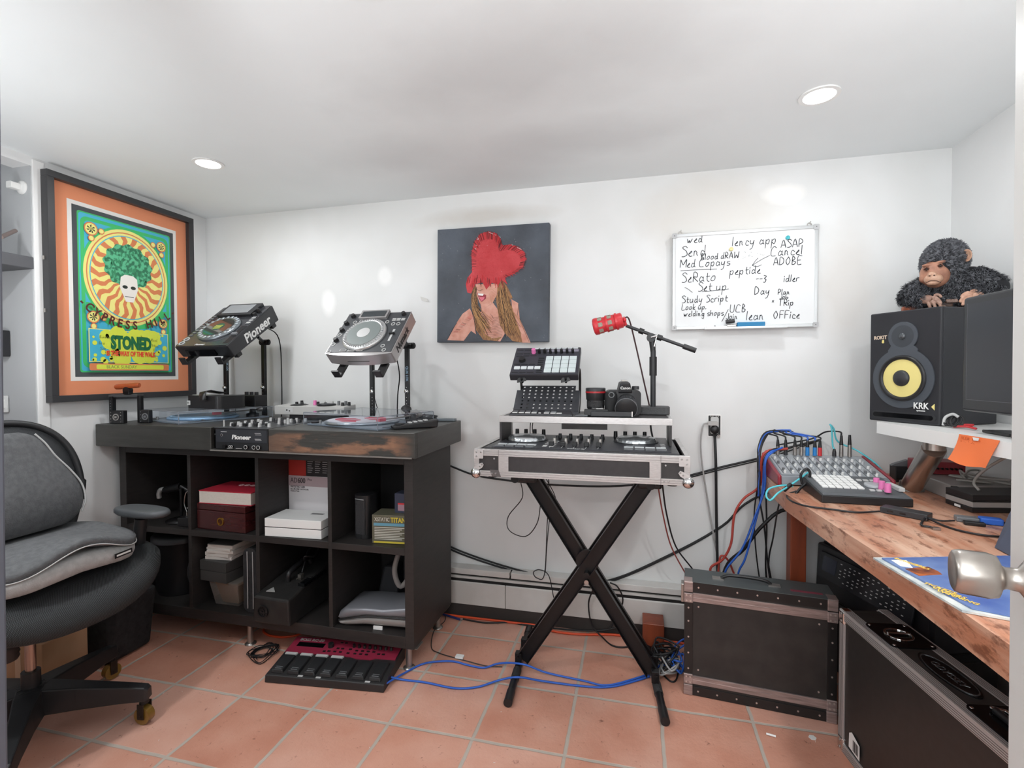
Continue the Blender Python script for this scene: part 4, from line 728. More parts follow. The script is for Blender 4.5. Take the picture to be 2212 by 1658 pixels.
# first player (black, tilted 44 degrees)
t1 = math.radians(34)
A1 = Vector((-1.99, 1.965, 1.295)); M1 = frame(A1, (math.cos(math.radians(-1)), math.sin(math.radians(-1)), 0), (0, math.cos(t1), math.sin(t1)))
st1 = stand('player_stand', 'black adjustable two-post stand carrying the black media player', [(-2.236, 2.325, ZS-.05), (-1.985, 2.325, ZS-.05)], [(-2.236, 2.325, 1.38), (-1.985, 2.325, 1.385)], M1 @ T3(0, 0, -.001), .105)
st1m = MB(frame((-2.221, 2.3135, 1.26), (0, 0, -1), (1, 0, 0))); st1m.text('QUIK LOK', .016, 0, .004, 0, sx=.8); st1m.build('stand_lettering', mat('pale_blue_print', '#a8c8e0', .5), st1)
p1 = thing('media_player', 'black media player with round jog wheel, tilted on the stand nearest the framed poster', 'media player', M1)
BD = mat('player_black', '#26272a', .35); FC = mat('player_face', '#35363a', .18, 0, .7)
W_, D_, H_ = .153, .36, .085
MB(M1).hexa([(-W_, .0, .0), (W_, .0, .0), (W_, D_, .0), (-W_, D_, .0)], [(-W_, -.012, H_-.02), (W_, -.012, H_-.02), (W_, D_, H_), (-W_, D_, H_)]).build('body', BD, p1, .004)
def lift(y): return (H_-.02) + (y+.012)/(D_+.012)*.02
MT = M1 @ T3(0, -.012, H_-.02+.0006) @ RX(math.atan2(.02, D_+.012))
MB(MT).rrect(-W_+.003, W_-.003, .003, D_+.008, 0, .002, .008).build('faceplate', FC, p1)
MB(MT).prism([(-.105, .26), (.105, .26), (.105, .372), (-.105, .372)], .002, .016).build('display_hood', BD, p1, .003)
MB(MT).rrect(-.088, .075, .278, .36, .0162, .0175, .004).build('screen', mat('screen_grey', '#8a8d90', .15), p1)
m_ = MB(MT @ T3(.0, .148, 0)); m_.lathe([(.103, .002), (.105, .006), (.098, .014), (.08, .016), (.076, .013)], n=64); m_.build('jog_wheel', mat('jog_grey', '#7f858a', .25, .6), p1)
m_ = MB(MT @ T3(0, .148, 0)); [m_.ell((.09*math.cos(a), .09*math.sin(a), .0155), .011, .008, .0025, 10, 5, RZ(a)) for a in [2*PI*i/22 for i in range(22)]]; m_.build('jog_dimples', mat('jog_light', '#b7c0c6', .2, .6), p1)
MB(MT @ T3(0, .148, 0)).disc(0, 0, .075, .013, .0165, 48).build('jog_plate', mat('jog_gloss', '#3b3b36', .06, 0, 1, coat=1), p1)
m_ = MB(MT @ T3(0, .148, .0168)); m_.disc(0, 0, .03, 0, .0006, 32); m_.build('jog_display', mat('deep_green', '#1d5b49', .2), p1)
m_ = MB(MT @ T3(0, .148, .0176)); [m_.box(-.022, .02, -.018+i*.012, -.013+i*.012, 0, .0004) for i in range(3)]; m_.build('jog_bars', mat('jog_yellow', '#c9c34e', .3), p1)
m_ = MB(MT); [m_.ring(-.128, y, .011, .0145, .002, .005, 20) for y in (.026, .06)]; m_.build('cue_play_rings', LGR, p1)
for i in range(9):
    MB(MT).box(-.14, -.122, .09+i*.022, .1+i*.022, .002, .0055).build('button', GRY, p1, .001)
m_ = MB(MT); m_.box(.118, .146, .02, .17, .002, .003); m_.build('tempo_slot', BLK, p1); MB(MT).box(.116, .146, .085, .1, .003, .012).build('tempo_fader', GRY, p1, .001)
for i in range(7): MB(MT).box(.12, .143, .185+i*.011, .192+i*.011, .002, .005).build('button', LGR if i % 2 else GRY, p1, .001)
for x, y, h in ((.125, .3, .022), (.12, .27, .014)): MB(MT).cyl((x, y, .002), (x, y, .002+h), .011, .009, 16).build('selector_knob', BLK, p1)
m_ = MB(MT); [m_.box(-.085+i*.03, -.063+i*.03, .243, .25, .002, .0045) for i in range(3)]; m_.build('hot_cues', LGR, p1); MB(MT).text('Pioneer', .016, -.01, .012, .0026, sx=1.1, bold=.0004, shear=.15).build('face_lettering', LGR, p1)
MS = frame(M1 @ Vector((W_+.0006, .2, .033)), M1.to_3x3() @ Vector((0, 1, .03)), z=M1.to_3x3() @ Vector((1, 0, 0)))
MB(MS).text('Pioneer', .062, 0, 0, 0, sx=1.05, bold=.0016, shear=.15).build('side_lettering', WHT, p1)
MB(M1).box(-.1, .07, -.014, .01, .015, .045).build('disc_slot', GLS, p1); [MB(M1).box(x, x+.024, y, y+.03, -.02, 0).build('rubber_foot', BLK, p1, .002) for x in (-W_+.003, W_-.027) for y in (.02, .3)]
# second player (silver, tilted)
t2 = math.radians(46)
A2 = Vector((-1.136, 1.905, 1.24)); M2 = frame(A2, (math.cos(math.radians(-2)), math.sin(math.radians(-2)), 0), (0, math.cos(t2), math.sin(t2)))
st2 = stand('player_stand', 'black adjustable two-post stand carrying the silver media player', [(-1.311, 2.298, ZS-.05), (-1.115, 2.298, ZS-.05)], [(-1.3, 2.298, 1.345), (-1.115, 2.298, 1.35)], M2 @ T3(0, 0, -.001), .1)
st2m = MB(frame((-1.112, 2.2865, 1.21), (0, 0, -1), (1, 0, 0))); st2m.text('QUIK LOK', .018, 0, .0, 0, sx=.9); st2m.build('stand_lettering', MATS['pale_blue_print'], st2)
p2 = thing('media_player', 'silver media player with dark face and large grey jog wheel, tilted on its stand', 'media player', M2)
SB = mat('player_silver', '#b5b2b2', .28, .6); W_, D_, H_ = .16, .285, .062
fp = [(-W_, .02)] + [(W_*(i/8), .004+.016*(i/8)**2) for i in range(-8, 9)][1:-1] + [(W_, .02), (W_, D_), (-W_, D_)]
MB(M2).prism(fp, .006, H_).build('body', SB, p2, .007, 3)
MB(M2).prism([(x*.97, .026 if y < .03 else y-.006) for x, y in fp], H_+.0003, H_+.0022).build('faceplate', mat('numark_face', '#3c3e42', .4), p2)
zt = H_+.0022
MB(M2).prism([(-.085, .235), (.055, .235), (.055, D_+.004), (-.085, D_+.004)], zt, zt+.012).build('display_hood', SB, p2, .003); MB(M2).rrect(-.075, .045, .243, .279, zt+.0122, zt+.0135, .003).build('screen', mat('screen_dark', '#3a3f42', .12), p2)
m_ = MB(M2 @ T3(-.012, .132, zt)); m_.lathe([(.1, 0), (.1, .009), (.094, .012), (.078, .014), (.077, .012)], n=64); m_.build('jog_ring', mat('jog_silver', '#c7c8c8', .25, .6), p2); m_ = MB(M2 @ T3(-.012, .132, zt)); [m_.box(-.0012, .0012, .081, .092, .0135, .0145) if 0 else m_.ell((.0865*math.cos(a), .0865*math.sin(a), .0138), .007, .0012, .001, 6, 4, RZ(a)) for a in [2*PI*i/48 for i in range(48)]]; m_.build('jog_ticks', GRY, p2)
MB(M2 @ T3(-.012, .132, zt)).disc(0, 0, .0765, .0, .0142, 48).build('jog_plate', mat('jog_slate', '#78807f', .4), p2); MB(M2 @ T3(-.012, .132, zt)).disc(0, 0, .03, .0143, .0158, 32).build('jog_centre', mat('jog_white_metal', '#d8d8d8', .3, .5), p2)
for x in (-.075, -.035, .005): 
    b_ = MB(M2).rrect(x-.015, x+.015, .03, .042, zt, zt+.003, .002); b_.build('play_button', LGR, p2); MB(M2).rrect(x-.0125, x+.0125, .032, .040, zt+.0031, zt+.004, .002).build('button_cap', DGR, p2)
for x, y in ((-.125, .26), (.13, .262), (-.14, .165), (-.14, .1), (-.138, .21)): 
    MB(M2).cyl((x, y, zt), (x, y, zt+.014), .0115, .009, 18).build('knob', BLK, p2)
m_ = MB(M2); [m_.ring(x, y, .007, .0095, zt, zt+.002, 18) for x, y in ((-.142, .03), (-.142, .075), (-.14, .135), (-.1, .22), (.065, .215), (.1, .2), (.125, .2), (-.07, .225), (.105, .06), (.12, .035))]; m_.build('button_rings', LGR, p2)
MB(M2).box(.115, .125, .09, .165, zt, zt+.0012).build('pitch_slot', LGR, p2); MB(M2).box(.108, .132, .13, .138, zt, zt+.01).build('pitch_fader', BLK, p2, .001)
m_ = MB(M2); [m_.rrect(.085+i*.022, .103+i*.022, .222+j*.009, .228+j*.009, zt, zt+.002, .001) for i in range(3) for j in range(2)]; m_.build('small_buttons', LGR, p2)
MS = frame(M2 @ Vector((W_+.0006, .13, .035)), M2.to_3x3() @ Vector((0, 1, 0)), z=M2.to_3x3() @ Vector((1, 0, 0))); MB(MS).text('Numark', .042, 0, 0, 0, sx=1.0, bold=.001, shear=.15).build('side_lettering', BLK, p2)
MF = frame(M2 @ Vector((0, .004, .03)), M2.to_3x3() @ Vector((1, 0, 0)), z=M2.to_3x3() @ Vector((0, -1, 0))); MB(MF).box(-.055, .05, -.001, .001, 0, .0012).build('disc_slot', BLK, p2)
CK = mat('cable_black', '#17171a', .5)
cable('player_cable', 'thin black cable hanging from the silver player, the thinner of two', [M2 @ Vector((-.02, .15, .0)), (-1.25, 2.2, 1.2), (-1.28, 2.26, 1.1), (-1.29, 2.35, .95), (-1.29, 2.35, .8)], .0022, CK)
cable('player_cable', 'thicker black cable hanging from the silver player, the thicker of two', [M2 @ Vector((.06, .2, .0)), (-1.13, 2.24, 1.22), (-1.17, 2.3, 1.1), (-1.2, 2.35, .96), (-1.2, 2.35, .8)], .0032, CK)
cable('stand_cable', 'black cable running straight down behind the right post of the left stand', [M1 @ Vector((.1, .3, -.0)), (-1.89, 2.33, 1.40), (-1.885, 2.34, 1.15), (-1.89, 2.34, ZS-.02), (-1.9, 2.33, .8)], .003, CK)

# ================================================================ back wall: painting, whiteboard, outlet
pc = frame((-.687, 2.386, 1.645), (1, 0, -.012), z=(0, -1, 0))
pt = thing('canvas_painting', 'square canvas painting of a shouting long-haired woman under a big red furry heart', 'painting', pc @ T3(0, -.285, 0))
SLT = mat('painted_slate', '#3c4149', .6, col2='#525963', scale=5, bump=.2, bscale=90)
MB(pc).box(-.284, .284, -.281, .283, .001, .04).build('canvas', SLT, pt, .003)
def PP(x, y): return ((x-215-(y-265)*-.018)/1178*.568-.284, .283-(y-265+(x-215)*.052)/1225*.564)
ar = MB(pc); ZP = .0405
def poly(i, pts, dz): ar.mat(i); ar.prism([PP(*q) for q in pts], ZP, ZP+dz)
poly(1, [(560, 1110), (480, 1170), (420, 1260), (310, 1460), (490, 1460), (570, 1350), (625, 1385), (605, 1200)], .0004)
poly(1, [(1000, 1000), (1072, 1040), (1085, 1200), (1195, 1450), (1105, 1452), (1040, 1260), (1010, 1110)], .0004)
poly(1, [(700, 1110), (880, 1180), (950, 1330), (880, 1450), (720, 1440), (640, 1300), (650, 1180)], .0004)
poly(2, [(640, 850), (590, 900), (575, 1000), (582, 1120), (610, 1210), (625, 1340), (700, 1440), (850, 1448), (900, 1400), (800, 1420), (720, 1380), (650, 1270), (700, 1220), (650, 1100), (640, 960)], .0008)
poly(2, [(850, 830), (900, 790), (960, 870), (1015, 985), (985, 1010), (1015, 1110), (1050, 1230), (1090, 1340), (1110, 1450), (1010, 1440), (930, 1360), (880, 1280), (860, 1150), (840, 1000)], .0008)
poly(1, [(625, 850), (860, 840), (850, 960), (800, 1050), (715, 1105), (665, 1045), (635, 960)], .0012)
poly(3, [(640, 938), (738, 962), (735, 1000), (690, 1036), (662, 1008)], .0016); poly(4, [(648, 946), (712, 952), (702, 972), (655, 968)], .002); poly(5, [(660, 985), (722, 985), (710, 1015), (685, 1028)], .0022)
poly(6, [(590, 720), (585, 520), (620, 400), (680, 315), (770, 290), (850, 312), (895, 370), (910, 438), (1000, 428), (1085, 455), (1142, 515), (1152, 580), (1122, 665), (1040, 730), (935, 780), (965, 850), (900, 800), (870, 850), (800, 830), (740, 905), (700, 830), (620, 850), (575, 950), (535, 940), (520, 850), (550, 770)], .0014)
poly(1, [(672, 1045), (800, 1030), (850, 1100), (880, 1185), (790, 1200), (700, 1190)], .0006)
ar.build('painted_figure', [SLT, mat('painted_skin', '#d9a291', .6, col2='#c98a76', scale=30), mat('painted_hair', '#7a5238', .6, col2='#a97a4c', scale=60, stretch=(3, 1, .5)), mat('painted_maroon', '#96313d', .6), WHT, mat('painted_tongue', '#d96f80', .6), mat('painted_red', '#b3262c', .6, col2='#c94248', scale=8, bump=.5, bscale=60)], pt)
g = random.Random(21); st_ = {k: MB(pc) for k in range(5)}
def stroke(k, a, b, c, r): st_[k].tube([(*PP(*a), ZP+.0024), (*PP(*b), ZP+.0026), (*PP(*c), ZP+.0024)], r, 4, 4)
hp = [(590, 690), (585, 520), (620, 400), (680, 315), (770, 290), (850, 312), (895, 370), (910, 440), (1000, 428), (1085, 455), (1142, 515), (1152, 580), (1122, 665), (1040, 730), (935, 775)]
for i in range(len(hp)-1):
    for j in range(8):
        t = (j+g.random())/8; x = hp[i][0]+(hp[i+1][0]-hp[i][0])*t; y = hp[i][1]+(hp[i+1][1]-hp[i][1])*t; dx, dy = 800-x, 560-y; n = math.hypot(dx, dy); dx, dy = dx/n, dy/n
        stroke(0 if g.random() < .6 else 1, (x-dx*14, y-dy*14+8), (x+dx*15, y+dy*15+12), (x+dx*50, y+dy*50+26), .0006+.0005*g.random())
for i in range(46):
    x = g.uniform(540, 940); y = 760+g.uniform(-10, 60); stroke(0 if i % 3 == 0 else 1, (x, y), (x+(x-740)*.04, y+30), (x+(x-740)*.1+g.uniform(-8, 8), y+70), .0010)
for i in range(170):
    s_ = g.random(); x0 = g.uniform(600, 640) if i % 2 else g.uniform(860, 960); y0 = g.uniform(870, 1000)
    if i % 2: stroke(2 if s_ < .5 else 3, (x0, y0), (x0-10+g.uniform(-12, 12), y0+160), (x0+50+g.uniform(0, 120), y0+330+g.uniform(0, 90)), .0007)
    else: stroke(2 if s_ < .5 else 3, (x0, y0), (x0+20+g.uniform(-20, 40), y0+170), (x0+70+g.uniform(-40, 90), y0+340+g.uniform(0, 80)), .0007)
for i in range(26): x = g.uniform(380, 560); stroke(2 if i % 2 else 1, (x, 1460-(x-300)*1.1), (x+18, 1452-(x-300)*1.02), (x+44, 1450-(x-300)*.98), .0004)
for i in range(14): stroke(2, (g.uniform(730, 800), 1160+i*20), (820, 1200+i*16), (900, 1180+i*16), .0005)
for i in range(10): stroke(3, (760+i*3, 900+i*14), (800, 905+i*16), (840, 880+i*18), .0005)
for a in (((420, 1270), (370, 1340), (320, 1440)), ((600, 1160), (610, 1260), (625, 1380)), ((1085, 1200), (1130, 1320), (1180, 1440)), ((1075, 1040), (1070, 1110), (1060, 1170)), ((640, 905), (670, 920), (700, 900))): stroke(2, *a, .0008)
for i in range(40): stroke(4, *(lambda x, y: ((x, y), (x+1, y+1), (x+3, y+2)))(g.uniform(240, 1380), g.uniform(290, 1430)), .0006)
for i in range(18):
    a, b = ((600, 560), (660, 330)) if i < 6 else (((760, 292), (890, 350)) if i < 12 else ((1000, 425), (1110, 480))); t = g.random(); x, y = a[0]+(b[0]-a[0])*t, a[1]+(b[1]-a[1])*t; stroke(4, (x, y), (x+6, y+4), (x+14, y+9), .0011)
for k, (nm, cc) in enumerate((('dark_strokes', '#5c1418'), ('red_strokes', '#d8353c'), ('brown_strokes', '#3a271f'), ('gold_strokes', '#c79763'), ('white_specks', '#d6d6d8'))): st_[k].build(nm, mat(nm+'_paint', cc, .6), pt, kind='stuff')

WBY = 2.358
wb = thing('whiteboard', 'aluminium framed whiteboard covered in handwritten black notes on the back wall', 'whiteboard', (.45, 2.384, 1.404))
MB().box(.165, .737, WBY, WBY+.012, 1.412, 1.823).build('board', mat('whiteboard_enamel', '#e9ebec', .42, 0, .25), wb)
AF = mat('anodised_frame', '#c9cbcc', .3, .6)
for x0, x1, z0_, z1_ in ((.158, .743, 1.404, 1.418), (.158, .743, 1.817, 1.831), (.158, .170, 1.418, 1.817), (.731, .743, 1.418, 1.817)): MB().box(x0, x1, WBY-.004, WBY+.016, z0_, z1_).build('frame_bar', AF, wb, .0015)
for x in (.166, .735):
    for z_ in (1.412, 1.823): 
        m_ = MB(frame((x, WBY-.0045, z_), (1, 0, 0), z=(0, -1, 0))); m_.rrect(-.0105, .0105, -.0105, .0105, 0, .003, .004); c_ = m_.build('corner_cap', mat('cap_grey', '#b9babb', .4), wb); MB(frame((x, WBY-.0078, z_), (1, 0, 0), z=(0, -1, 0))).disc(0, 0, .0018, 0, .0006, 8).build('screw', DGR, c_)
for x in (.19, .71): m_ = MB(frame((x, WBY+.004, 1.831), (1, 0, 0), z=(0, -1, 0))); m_.ring(0, .004, .005, .0095, 0, .002, 18); m_.cyl((0, .006, .001), (.005, .018, .004), .0018, n=8); m_.build('hanging_loop', STL, wb)
m_ = MB(); m_.box(.29, .62, WBY-.035, WBY-.004, 1.4, 1.403); m_.box(.29, .62, WBY-.037, WBY-.034, 1.4, 1.409); m_.build('pen_tray', AF, wb, .001)
def WB(x, y): return ony(1240+x/3.95, 440+y/3.95, WBY-.0008)
ZP_ = .000554*1.02
for i, (s_, x, y, h) in enumerate((('wed', 965, 335, 66), ('Send', 920, 450, 85), ('Blood dRAW', 1085, 478, 50), ('Med Copays', 905, 545, 66), ('SeRato', 920, 670, 80), ('Set up', 1060, 745, 72), ('Study Script', 920, 845, 58), ('Look up.', 920, 905, 48), ('welding shops', 935, 960, 46), ('/', 1262, 990, 85), ('UCB', 1330, 925, 62), ('Join', 1290, 985, 48), ('lean', 1470, 990, 72), ('OFFice', 1700, 980, 62), ('lency app', 1350, 360, 72), ('ASAP', 1765, 375, 62), ('Cancel', 1680, 445, 74), ('ADOBE', 1700, 525, 62), ('peptide', 1330, 605, 66), ('--3', 1550, 670, 55), ('idler', 1790, 665, 55), ('Day', 1540, 775, 62), ('Plan', 1740, 775, 44), ('Job', 1750, 812, 38), ('TRip', 1745, 870, 52), ('x', 1690, 840, 34))):
    P = WB(x, y); nt_ = MB(); write(nt_, s_, 0, 0, h*ZP_, lambda a, b: (P.x+a*.66, P.y, P.z+b*.95), .00155, .14, .22, i+3); nt_.build('handwritten_note', INK, wb)
nt_ = MB()
for a in (((910, 570), (1060, 562), (1220, 556)), ((1090, 748), (1200, 740), (1320, 726)), ((945, 712), (975, 728), (1010, 756)), ((1670, 440), (1600, 475), (1520, 525)), ((1520, 525), (1545, 490), (1570, 462)), ((1520, 525), (1560, 535), (1600, 520))): nt_.tube([WB(*q) for q in a], .0012, 4, 5)
g = random.Random(8)
for i in range(26): x, y = g.uniform(1340, 1640), g.uniform(395, 470); nt_.tube([WB(x, y), WB(x+g.uniform(-12, 14), y+g.uniform(-8, 12))], .0004, 4, 2)
nt_.build('pen_lines', INK, wb)
for (x, y, lab, cc) in ((1822, 290, 'round turquoise magnet at the top right of the whiteboard', '#49b9c4'), (1340, 388, 'round pale yellow magnet near the top middle of the whiteboard', '#e8dba0')):
    P = WB(x, y); mg = MB(frame((P.x, P.y-.0004, P.z), (1, 0, 0), z=(0, -1, 0))).lathe([(.0085, 0), (.0088, .005), (.0065, .008), (.006, .007), (0, .0068)], n=24).build('round_magnet', mat('magnet_'+cc[1:], cc, .35)); tag(mg, lab, 'magnet', 'whiteboard magnets')
P = WB(1385, 1050); er = thing('marker_pen', 'black and silver marker pen on the whiteboard tray, touching the blue eraser', 'marker', (P.x, WBY-.018, 1.4035))
m_ = MB(); m_.cyl((.385, WBY-.018, 1.4135), (.418, WBY-.018, 1.4135), .009, n=14); m_.build('barrel', STL, er); MB().cyl((.38, WBY-.018, 1.432), (.415, WBY-.018, 1.436), .0085, n=14).build('cap', DGR, er)
tag(MB().box(.425, .535, WBY-.03, WBY-.008, 1.4035, 1.428).build('whiteboard_eraser', mat('eraser_blue', '#2f7fae', .7), bev=.002), 'blue block eraser on the whiteboard tray', 'eraser')
tag(MB().cyl((.30, WBY-.02, 1.4095), (.385, WBY-.02, 1.4095), .0055, n=12).build('white_marker', WHT), 'slim white marker pen at the left of the whiteboard tray', 'marker')
tag(MB(frame(WB(1195, 1052)+Vector((0, -.02, .0)), (1, 0, 0), z=(0, -1, 0))).disc(0, 0, .005, 0, .003, 14).build('dark_pin', DGR), 'small dark round dot at the lower edge of the whiteboard', 'pin')
# peeling paint flake left of the painting
q = [ony(x, y, 2.3855) for x, y in ((908, 640), (911, 649), (926, 652), (924, 645))]; tag(MB().add([q[0], q[1], q[2]+Vector((0, -.006, 0)), q[3]+Vector((0, -.006, 0)), q[0]+Vector((0, -.001, 0)), q[1]+Vector((0, -.001, 0)), q[2]+Vector((0, -.007, 0)), q[3]+Vector((0, -.007, 0))], [(0, 1, 2, 3), (7, 6, 5, 4), (0, 4, 5, 1), (1, 5, 6, 2), (2, 6, 7, 3), (3, 7, 4, 0)]).build('paint_flake', mat('flake', '#dcdbd8', .7)), 'small curled paint flake on the back wall, just left of the painting', 'flake')
# outlet
O_ = frame((.342, 2.3855, .972), (1, 0, 0), z=(0, -1, 0))
ot = thing('wall_outlet', 'open double wall outlet with two plugs in it on the back wall', 'outlet', O_)
MB(O_).rrect(-.03, .03, -.052, .052, 0, .002, .006).build('rim', WHT, ot); MB(O_).rrect(-.025, .025, -.046, .046, .002, .0035, .003).build('box_hole', BLK, ot)
MB(O_).rrect(-.017, .017, -.036, .04, .0035, .01, .008).build('receptacle', LGR, ot, .001); m_ = MB(O_); [m_.ring(x, .042, .003, .006, .003, .006, 14) for x in (-.011, .011)]; m_.ring(.018, -.046, .003, .007, .003, .006, 14); m_.build('ears', STL, ot)
w1 = thing('white_plug', 'pale grey plug in the upper half of the wall outlet with its cord', 'plug', O_ @ T3(0, .014, .0105)); MB(O_).rrect(-.03, .014, .004, .022, .0105, .03, .006).build('body', mat('plug_grey', '#b5b3b1', .4), w1, .002)
MB().tube([O_ @ Vector((-.03, .013, .02)), (.29, 2.36, .97), (.283, 2.36, .85), (.32, 2.37, .6), (.37, 2.37, .3), (.385, 2.36, .2)], .0038).build('cord', mat('cord_grey', '#a7a5a4', .5), w1)
w2 = thing('black_plug', 'round black plug in the lower half of the wall outlet with a thick cord', 'plug', O_ @ T3(0, -.02, .0105)); m_ = MB(O_ @ T3(0, -.016, .0105)); m_.lathe([(.019, 0), (.019, .014), (.014, .02), (0, .021)], n=24); m_.cyl((0, -.014, .006), (0, -.036, .006), .009, .006); m_.build('body', BLK, w2)
MB().tube([O_ @ Vector((0, -.05, .016)), (.345, 2.355, .8), (.348, 2.355, .6), (.352, 2.35, .4), (.355, 2.3, .02)], .006).build('cord', CK, w2)
# long wall cables
cable('wall_cable', 'thick black cable running high along the wall behind the folding stand to the desk', [(-1.0, 2.36, .76), ony(965, 1003, 2.37), ony(1020, 1024, 2.37), ony(1080, 1035, 2.36), ony(1200, 1047, 2.36), ony(1340, 1049, 2.36), ony(1460, 1033, 2.37), ony(1560, 1008, 2.37), ony(1648, 987, 2.37), ony(1700, 968, 2.37), ony(1770, 950, 2.37)], .0052, CK)
cable('wall_cable', 'thin black cable close under the upper wall run, rising toward the desk', [ony(1490, 1031, 2.38), ony(1560, 1013, 2.38), ony(1650, 991, 2.38), ony(1760, 955, 2.38)], .003, CK)
for dz, lab in ((0, 'black cable sagging low from the cabinet to the desk leg, upper of two'), (-.014, 'black cable sagging low from the cabinet to the desk leg, lower of two')):
    cable('wall_cable', lab, [p+Vector((0, 0, dz*(1-t))) for t, p in ((0, Vector((-1.0, 2.36, .41))), (0, ony(965, 1176, 2.37)), (.1, ony(1070, 1216, 2.37)), (.2, ony(1200, 1249, 2.35)), (.5, ony(1310, 1254, 2.35)), (.6, ony(1450, 1196, 2.37)), (.8, ony(1560, 1135, 2.38)), (.9, ony(1625, 1078, 2.38)), (1, ony(1800, 1010, 2.38)))], .0045, CK)
cable('thin_looped_cable', 'thin black cable making a small hanging loop left of the folding stand legs', [ony(1125, 1040, 2.13), ony(1128, 1075, 2.15), ony(1098, 1115, 2.16), ony(1100, 1145, 2.16), ony(1135, 1158, 2.16), ony(1160, 1130, 2.15), ony(1168, 1085, 2.13), ony(1175, 1035, 2.13)], .0022, CK)
cable('thin_hanging_cable', 'thin black cable hanging down behind the folding stand to the baseboard heater', [ony(1185, 1030, 2.13), ony(1186, 1070, 2.15), ony(1182, 1130, 2.15), ony(1176, 1240, 2.28), ony(1160, 1248, 2.3), ony(1152, 1236, 2.3), ony(1165, 1230, 2.3), ony(1185, 1242, 2.28), ony(1196, 1290, 2.28)], .0022, CK)
cable('thin_hanging_cable', 'thin black cable running down along the inside of the left stand channel', [ony(1178, 1030, 2.13), ony(1200, 1075, 2.15), ony(1190, 1100, 2.16), ony(1182, 1170, 2.12), ony(1178, 1236, 2.25)], .002, CK)
cable('red_stand_cable', 'dark red cable hanging down beside the folding stand to the old flight case', [ony(1420, 1040, 2.1), ony(1432, 1110, 2.15), ony(1450, 1180, 2.2), ony(1484, 1245, 2.22), (.22, 2.25, .3)], .003, mat('cable_red', '#8e3f38', .5))
cable('black_stand_cable', 'black cable hanging beside the dark red one, right of the folding stand', [ony(1430, 1040, 2.1), ony(1440, 1110, 2.16), ony(1460, 1180, 2.2), ony(1500, 1235, 2.22), (.25, 2.25, .3)], .0035, CK)
# cables from the desk mixer to the floor
CB = mat('cable_blue', '#2f63c4', .45); CRD = mat('cable_brick', '#b0443a', .45)
top = Vector((.505, 2.2, .86))
for i, (lab, pts, r, m) in enumerate((
    ('bright blue cable draped from the desk mixer down behind the old case, left strand', [(.56, 2.25, .9), top, ony(1648, 1050, 2.22), ony(1628, 1110, 2.22), ony(1600, 1180, 2.24), ony(1562, 1235, 2.26), (.38, 2.27, .2)], .0042, CB),
    ('bright blue cable draped from the desk mixer down behind the old case, right strand', [(.58, 2.25, .905), top+Vector((.005, .01, .01)), ony(1644, 1060, 2.23), ony(1630, 1120, 2.23), ony(1608, 1200, 2.24), ony(1592, 1240, 2.26), (.44, 2.27, .2)], .0042, CB),
    ('brick red cable looping from the desk mixer toward the wall outlet cords', [(.6, 2.25, .9), top+Vector((.0, .02, .02)), ony(1640, 1045, 2.27), ony(1605, 1075, 2.28), ony(1585, 1110, 2.28), ony(1578, 1170, 2.28), ony(1560, 1205, 2.29), ony(1535, 1222, 2.3), ony(1535, 1245, 2.3)], .0055, CRD),
    ('brick red cable curling up and over behind the old case', [ony(1550, 1240, 2.32), ony(1556, 1200, 2.32), ony(1572, 1208, 2.32), ony(1584, 1235, 2.32), (.45, 2.33, .25)], .0042, CRD),
    ('thin black cable dropping from the desk corner straight to the old case, leftmost', [(.62, 2.26, .9), top+Vector((.01, 0, .02)), ony(1632, 1080, 2.3), ony(1630, 1150, 2.3), ony(1640, 1245, 2.3), (.56, 2.31, .1)], .003, CK),
    ('thin black cable dropping from the desk corner, second from the left', [(.497, 2.26, .8), ony(1642, 1080, 2.32), ony(1652, 1140, 2.32), ony(1664, 1248, 2.32), (.62, 2.32, .1)], .0035, CK),
    ('thin black cable dropping from under the desk, third from the left', [(.55, 2.3, .72), ony(1656, 1035, 2.33), ony(1658, 1140, 2.33), ony(1657, 1248, 2.33), (.6, 2.33, .1)], .0035, CK),
    ('wavy thin black cable dropping from the desk front corner', [ony(1690, 1075, 2.1), ony(1682, 1110, 2.1), ony(1673, 1165, 2.12), ony(1664, 1210, 2.15), ony(1668, 1250, 2.16), (.6, 2.2, .1)], .003, CK),
    ('thick black cable sweeping down from the desk leg behind the old case', [(.8, 2.2, .66), ony(1705, 1103, 2.2), ony(1650, 1140, 2.2), ony(1610, 1190, 2.22), ony(1570, 1232, 2.25), (.35, 2.3, .15)], .008, CK))):
    cable('desk_cable', lab, [Vector(p)+Vector((0, .007*(i-4), 0)) for p in pts], r, m)

# ================================================================ folding X stand
xs = thing('folding_stand', 'black X-shaped folding stand with double channel legs carrying the flight case', 'stand', (-.19, 1.98, 0))
def channel(a, b, y, w_=.052, dpt=.024, name='leg_channel'):
    a, b = Vector((a[0], y, a[1])), Vector((b[0], y, b[1])); z_ = (b-a).normalized(); M = frame(a, z=z_, x=Vector((0, 1, 0)).cross(z_)); L = (b-a).length
    # local: x across, y depth (world +-y), z along
    m_ = MB(M); s_ = 1 if (M.to_3x3() @ Vector((0, 1, 0))).y > 0 else -1
    m_.box(-w_/2, w_/2, s_*dpt/2, s_*(dpt/2-.002), 0, L); m_.box(-w_/2, -w_/2+.0022, -dpt/2, dpt/2, 0, L); m_.box(w_/2-.0022, w_/2, -dpt/2, dpt/2, 0, L)
    return m_.build(name, BMT, xs)
FL, FR2, YS = (-.452, .035), (.068, .035), 1.955
channel((.065, .045), (-.425, .80), YS+.022); channel((-.449, .045), (.045, .80), YS-.012)
channel((.065, .045), (-.425, .80), YS+.1, .04, .02); channel((-.449, .045), (.045, .80), YS+.125, .04, .02)
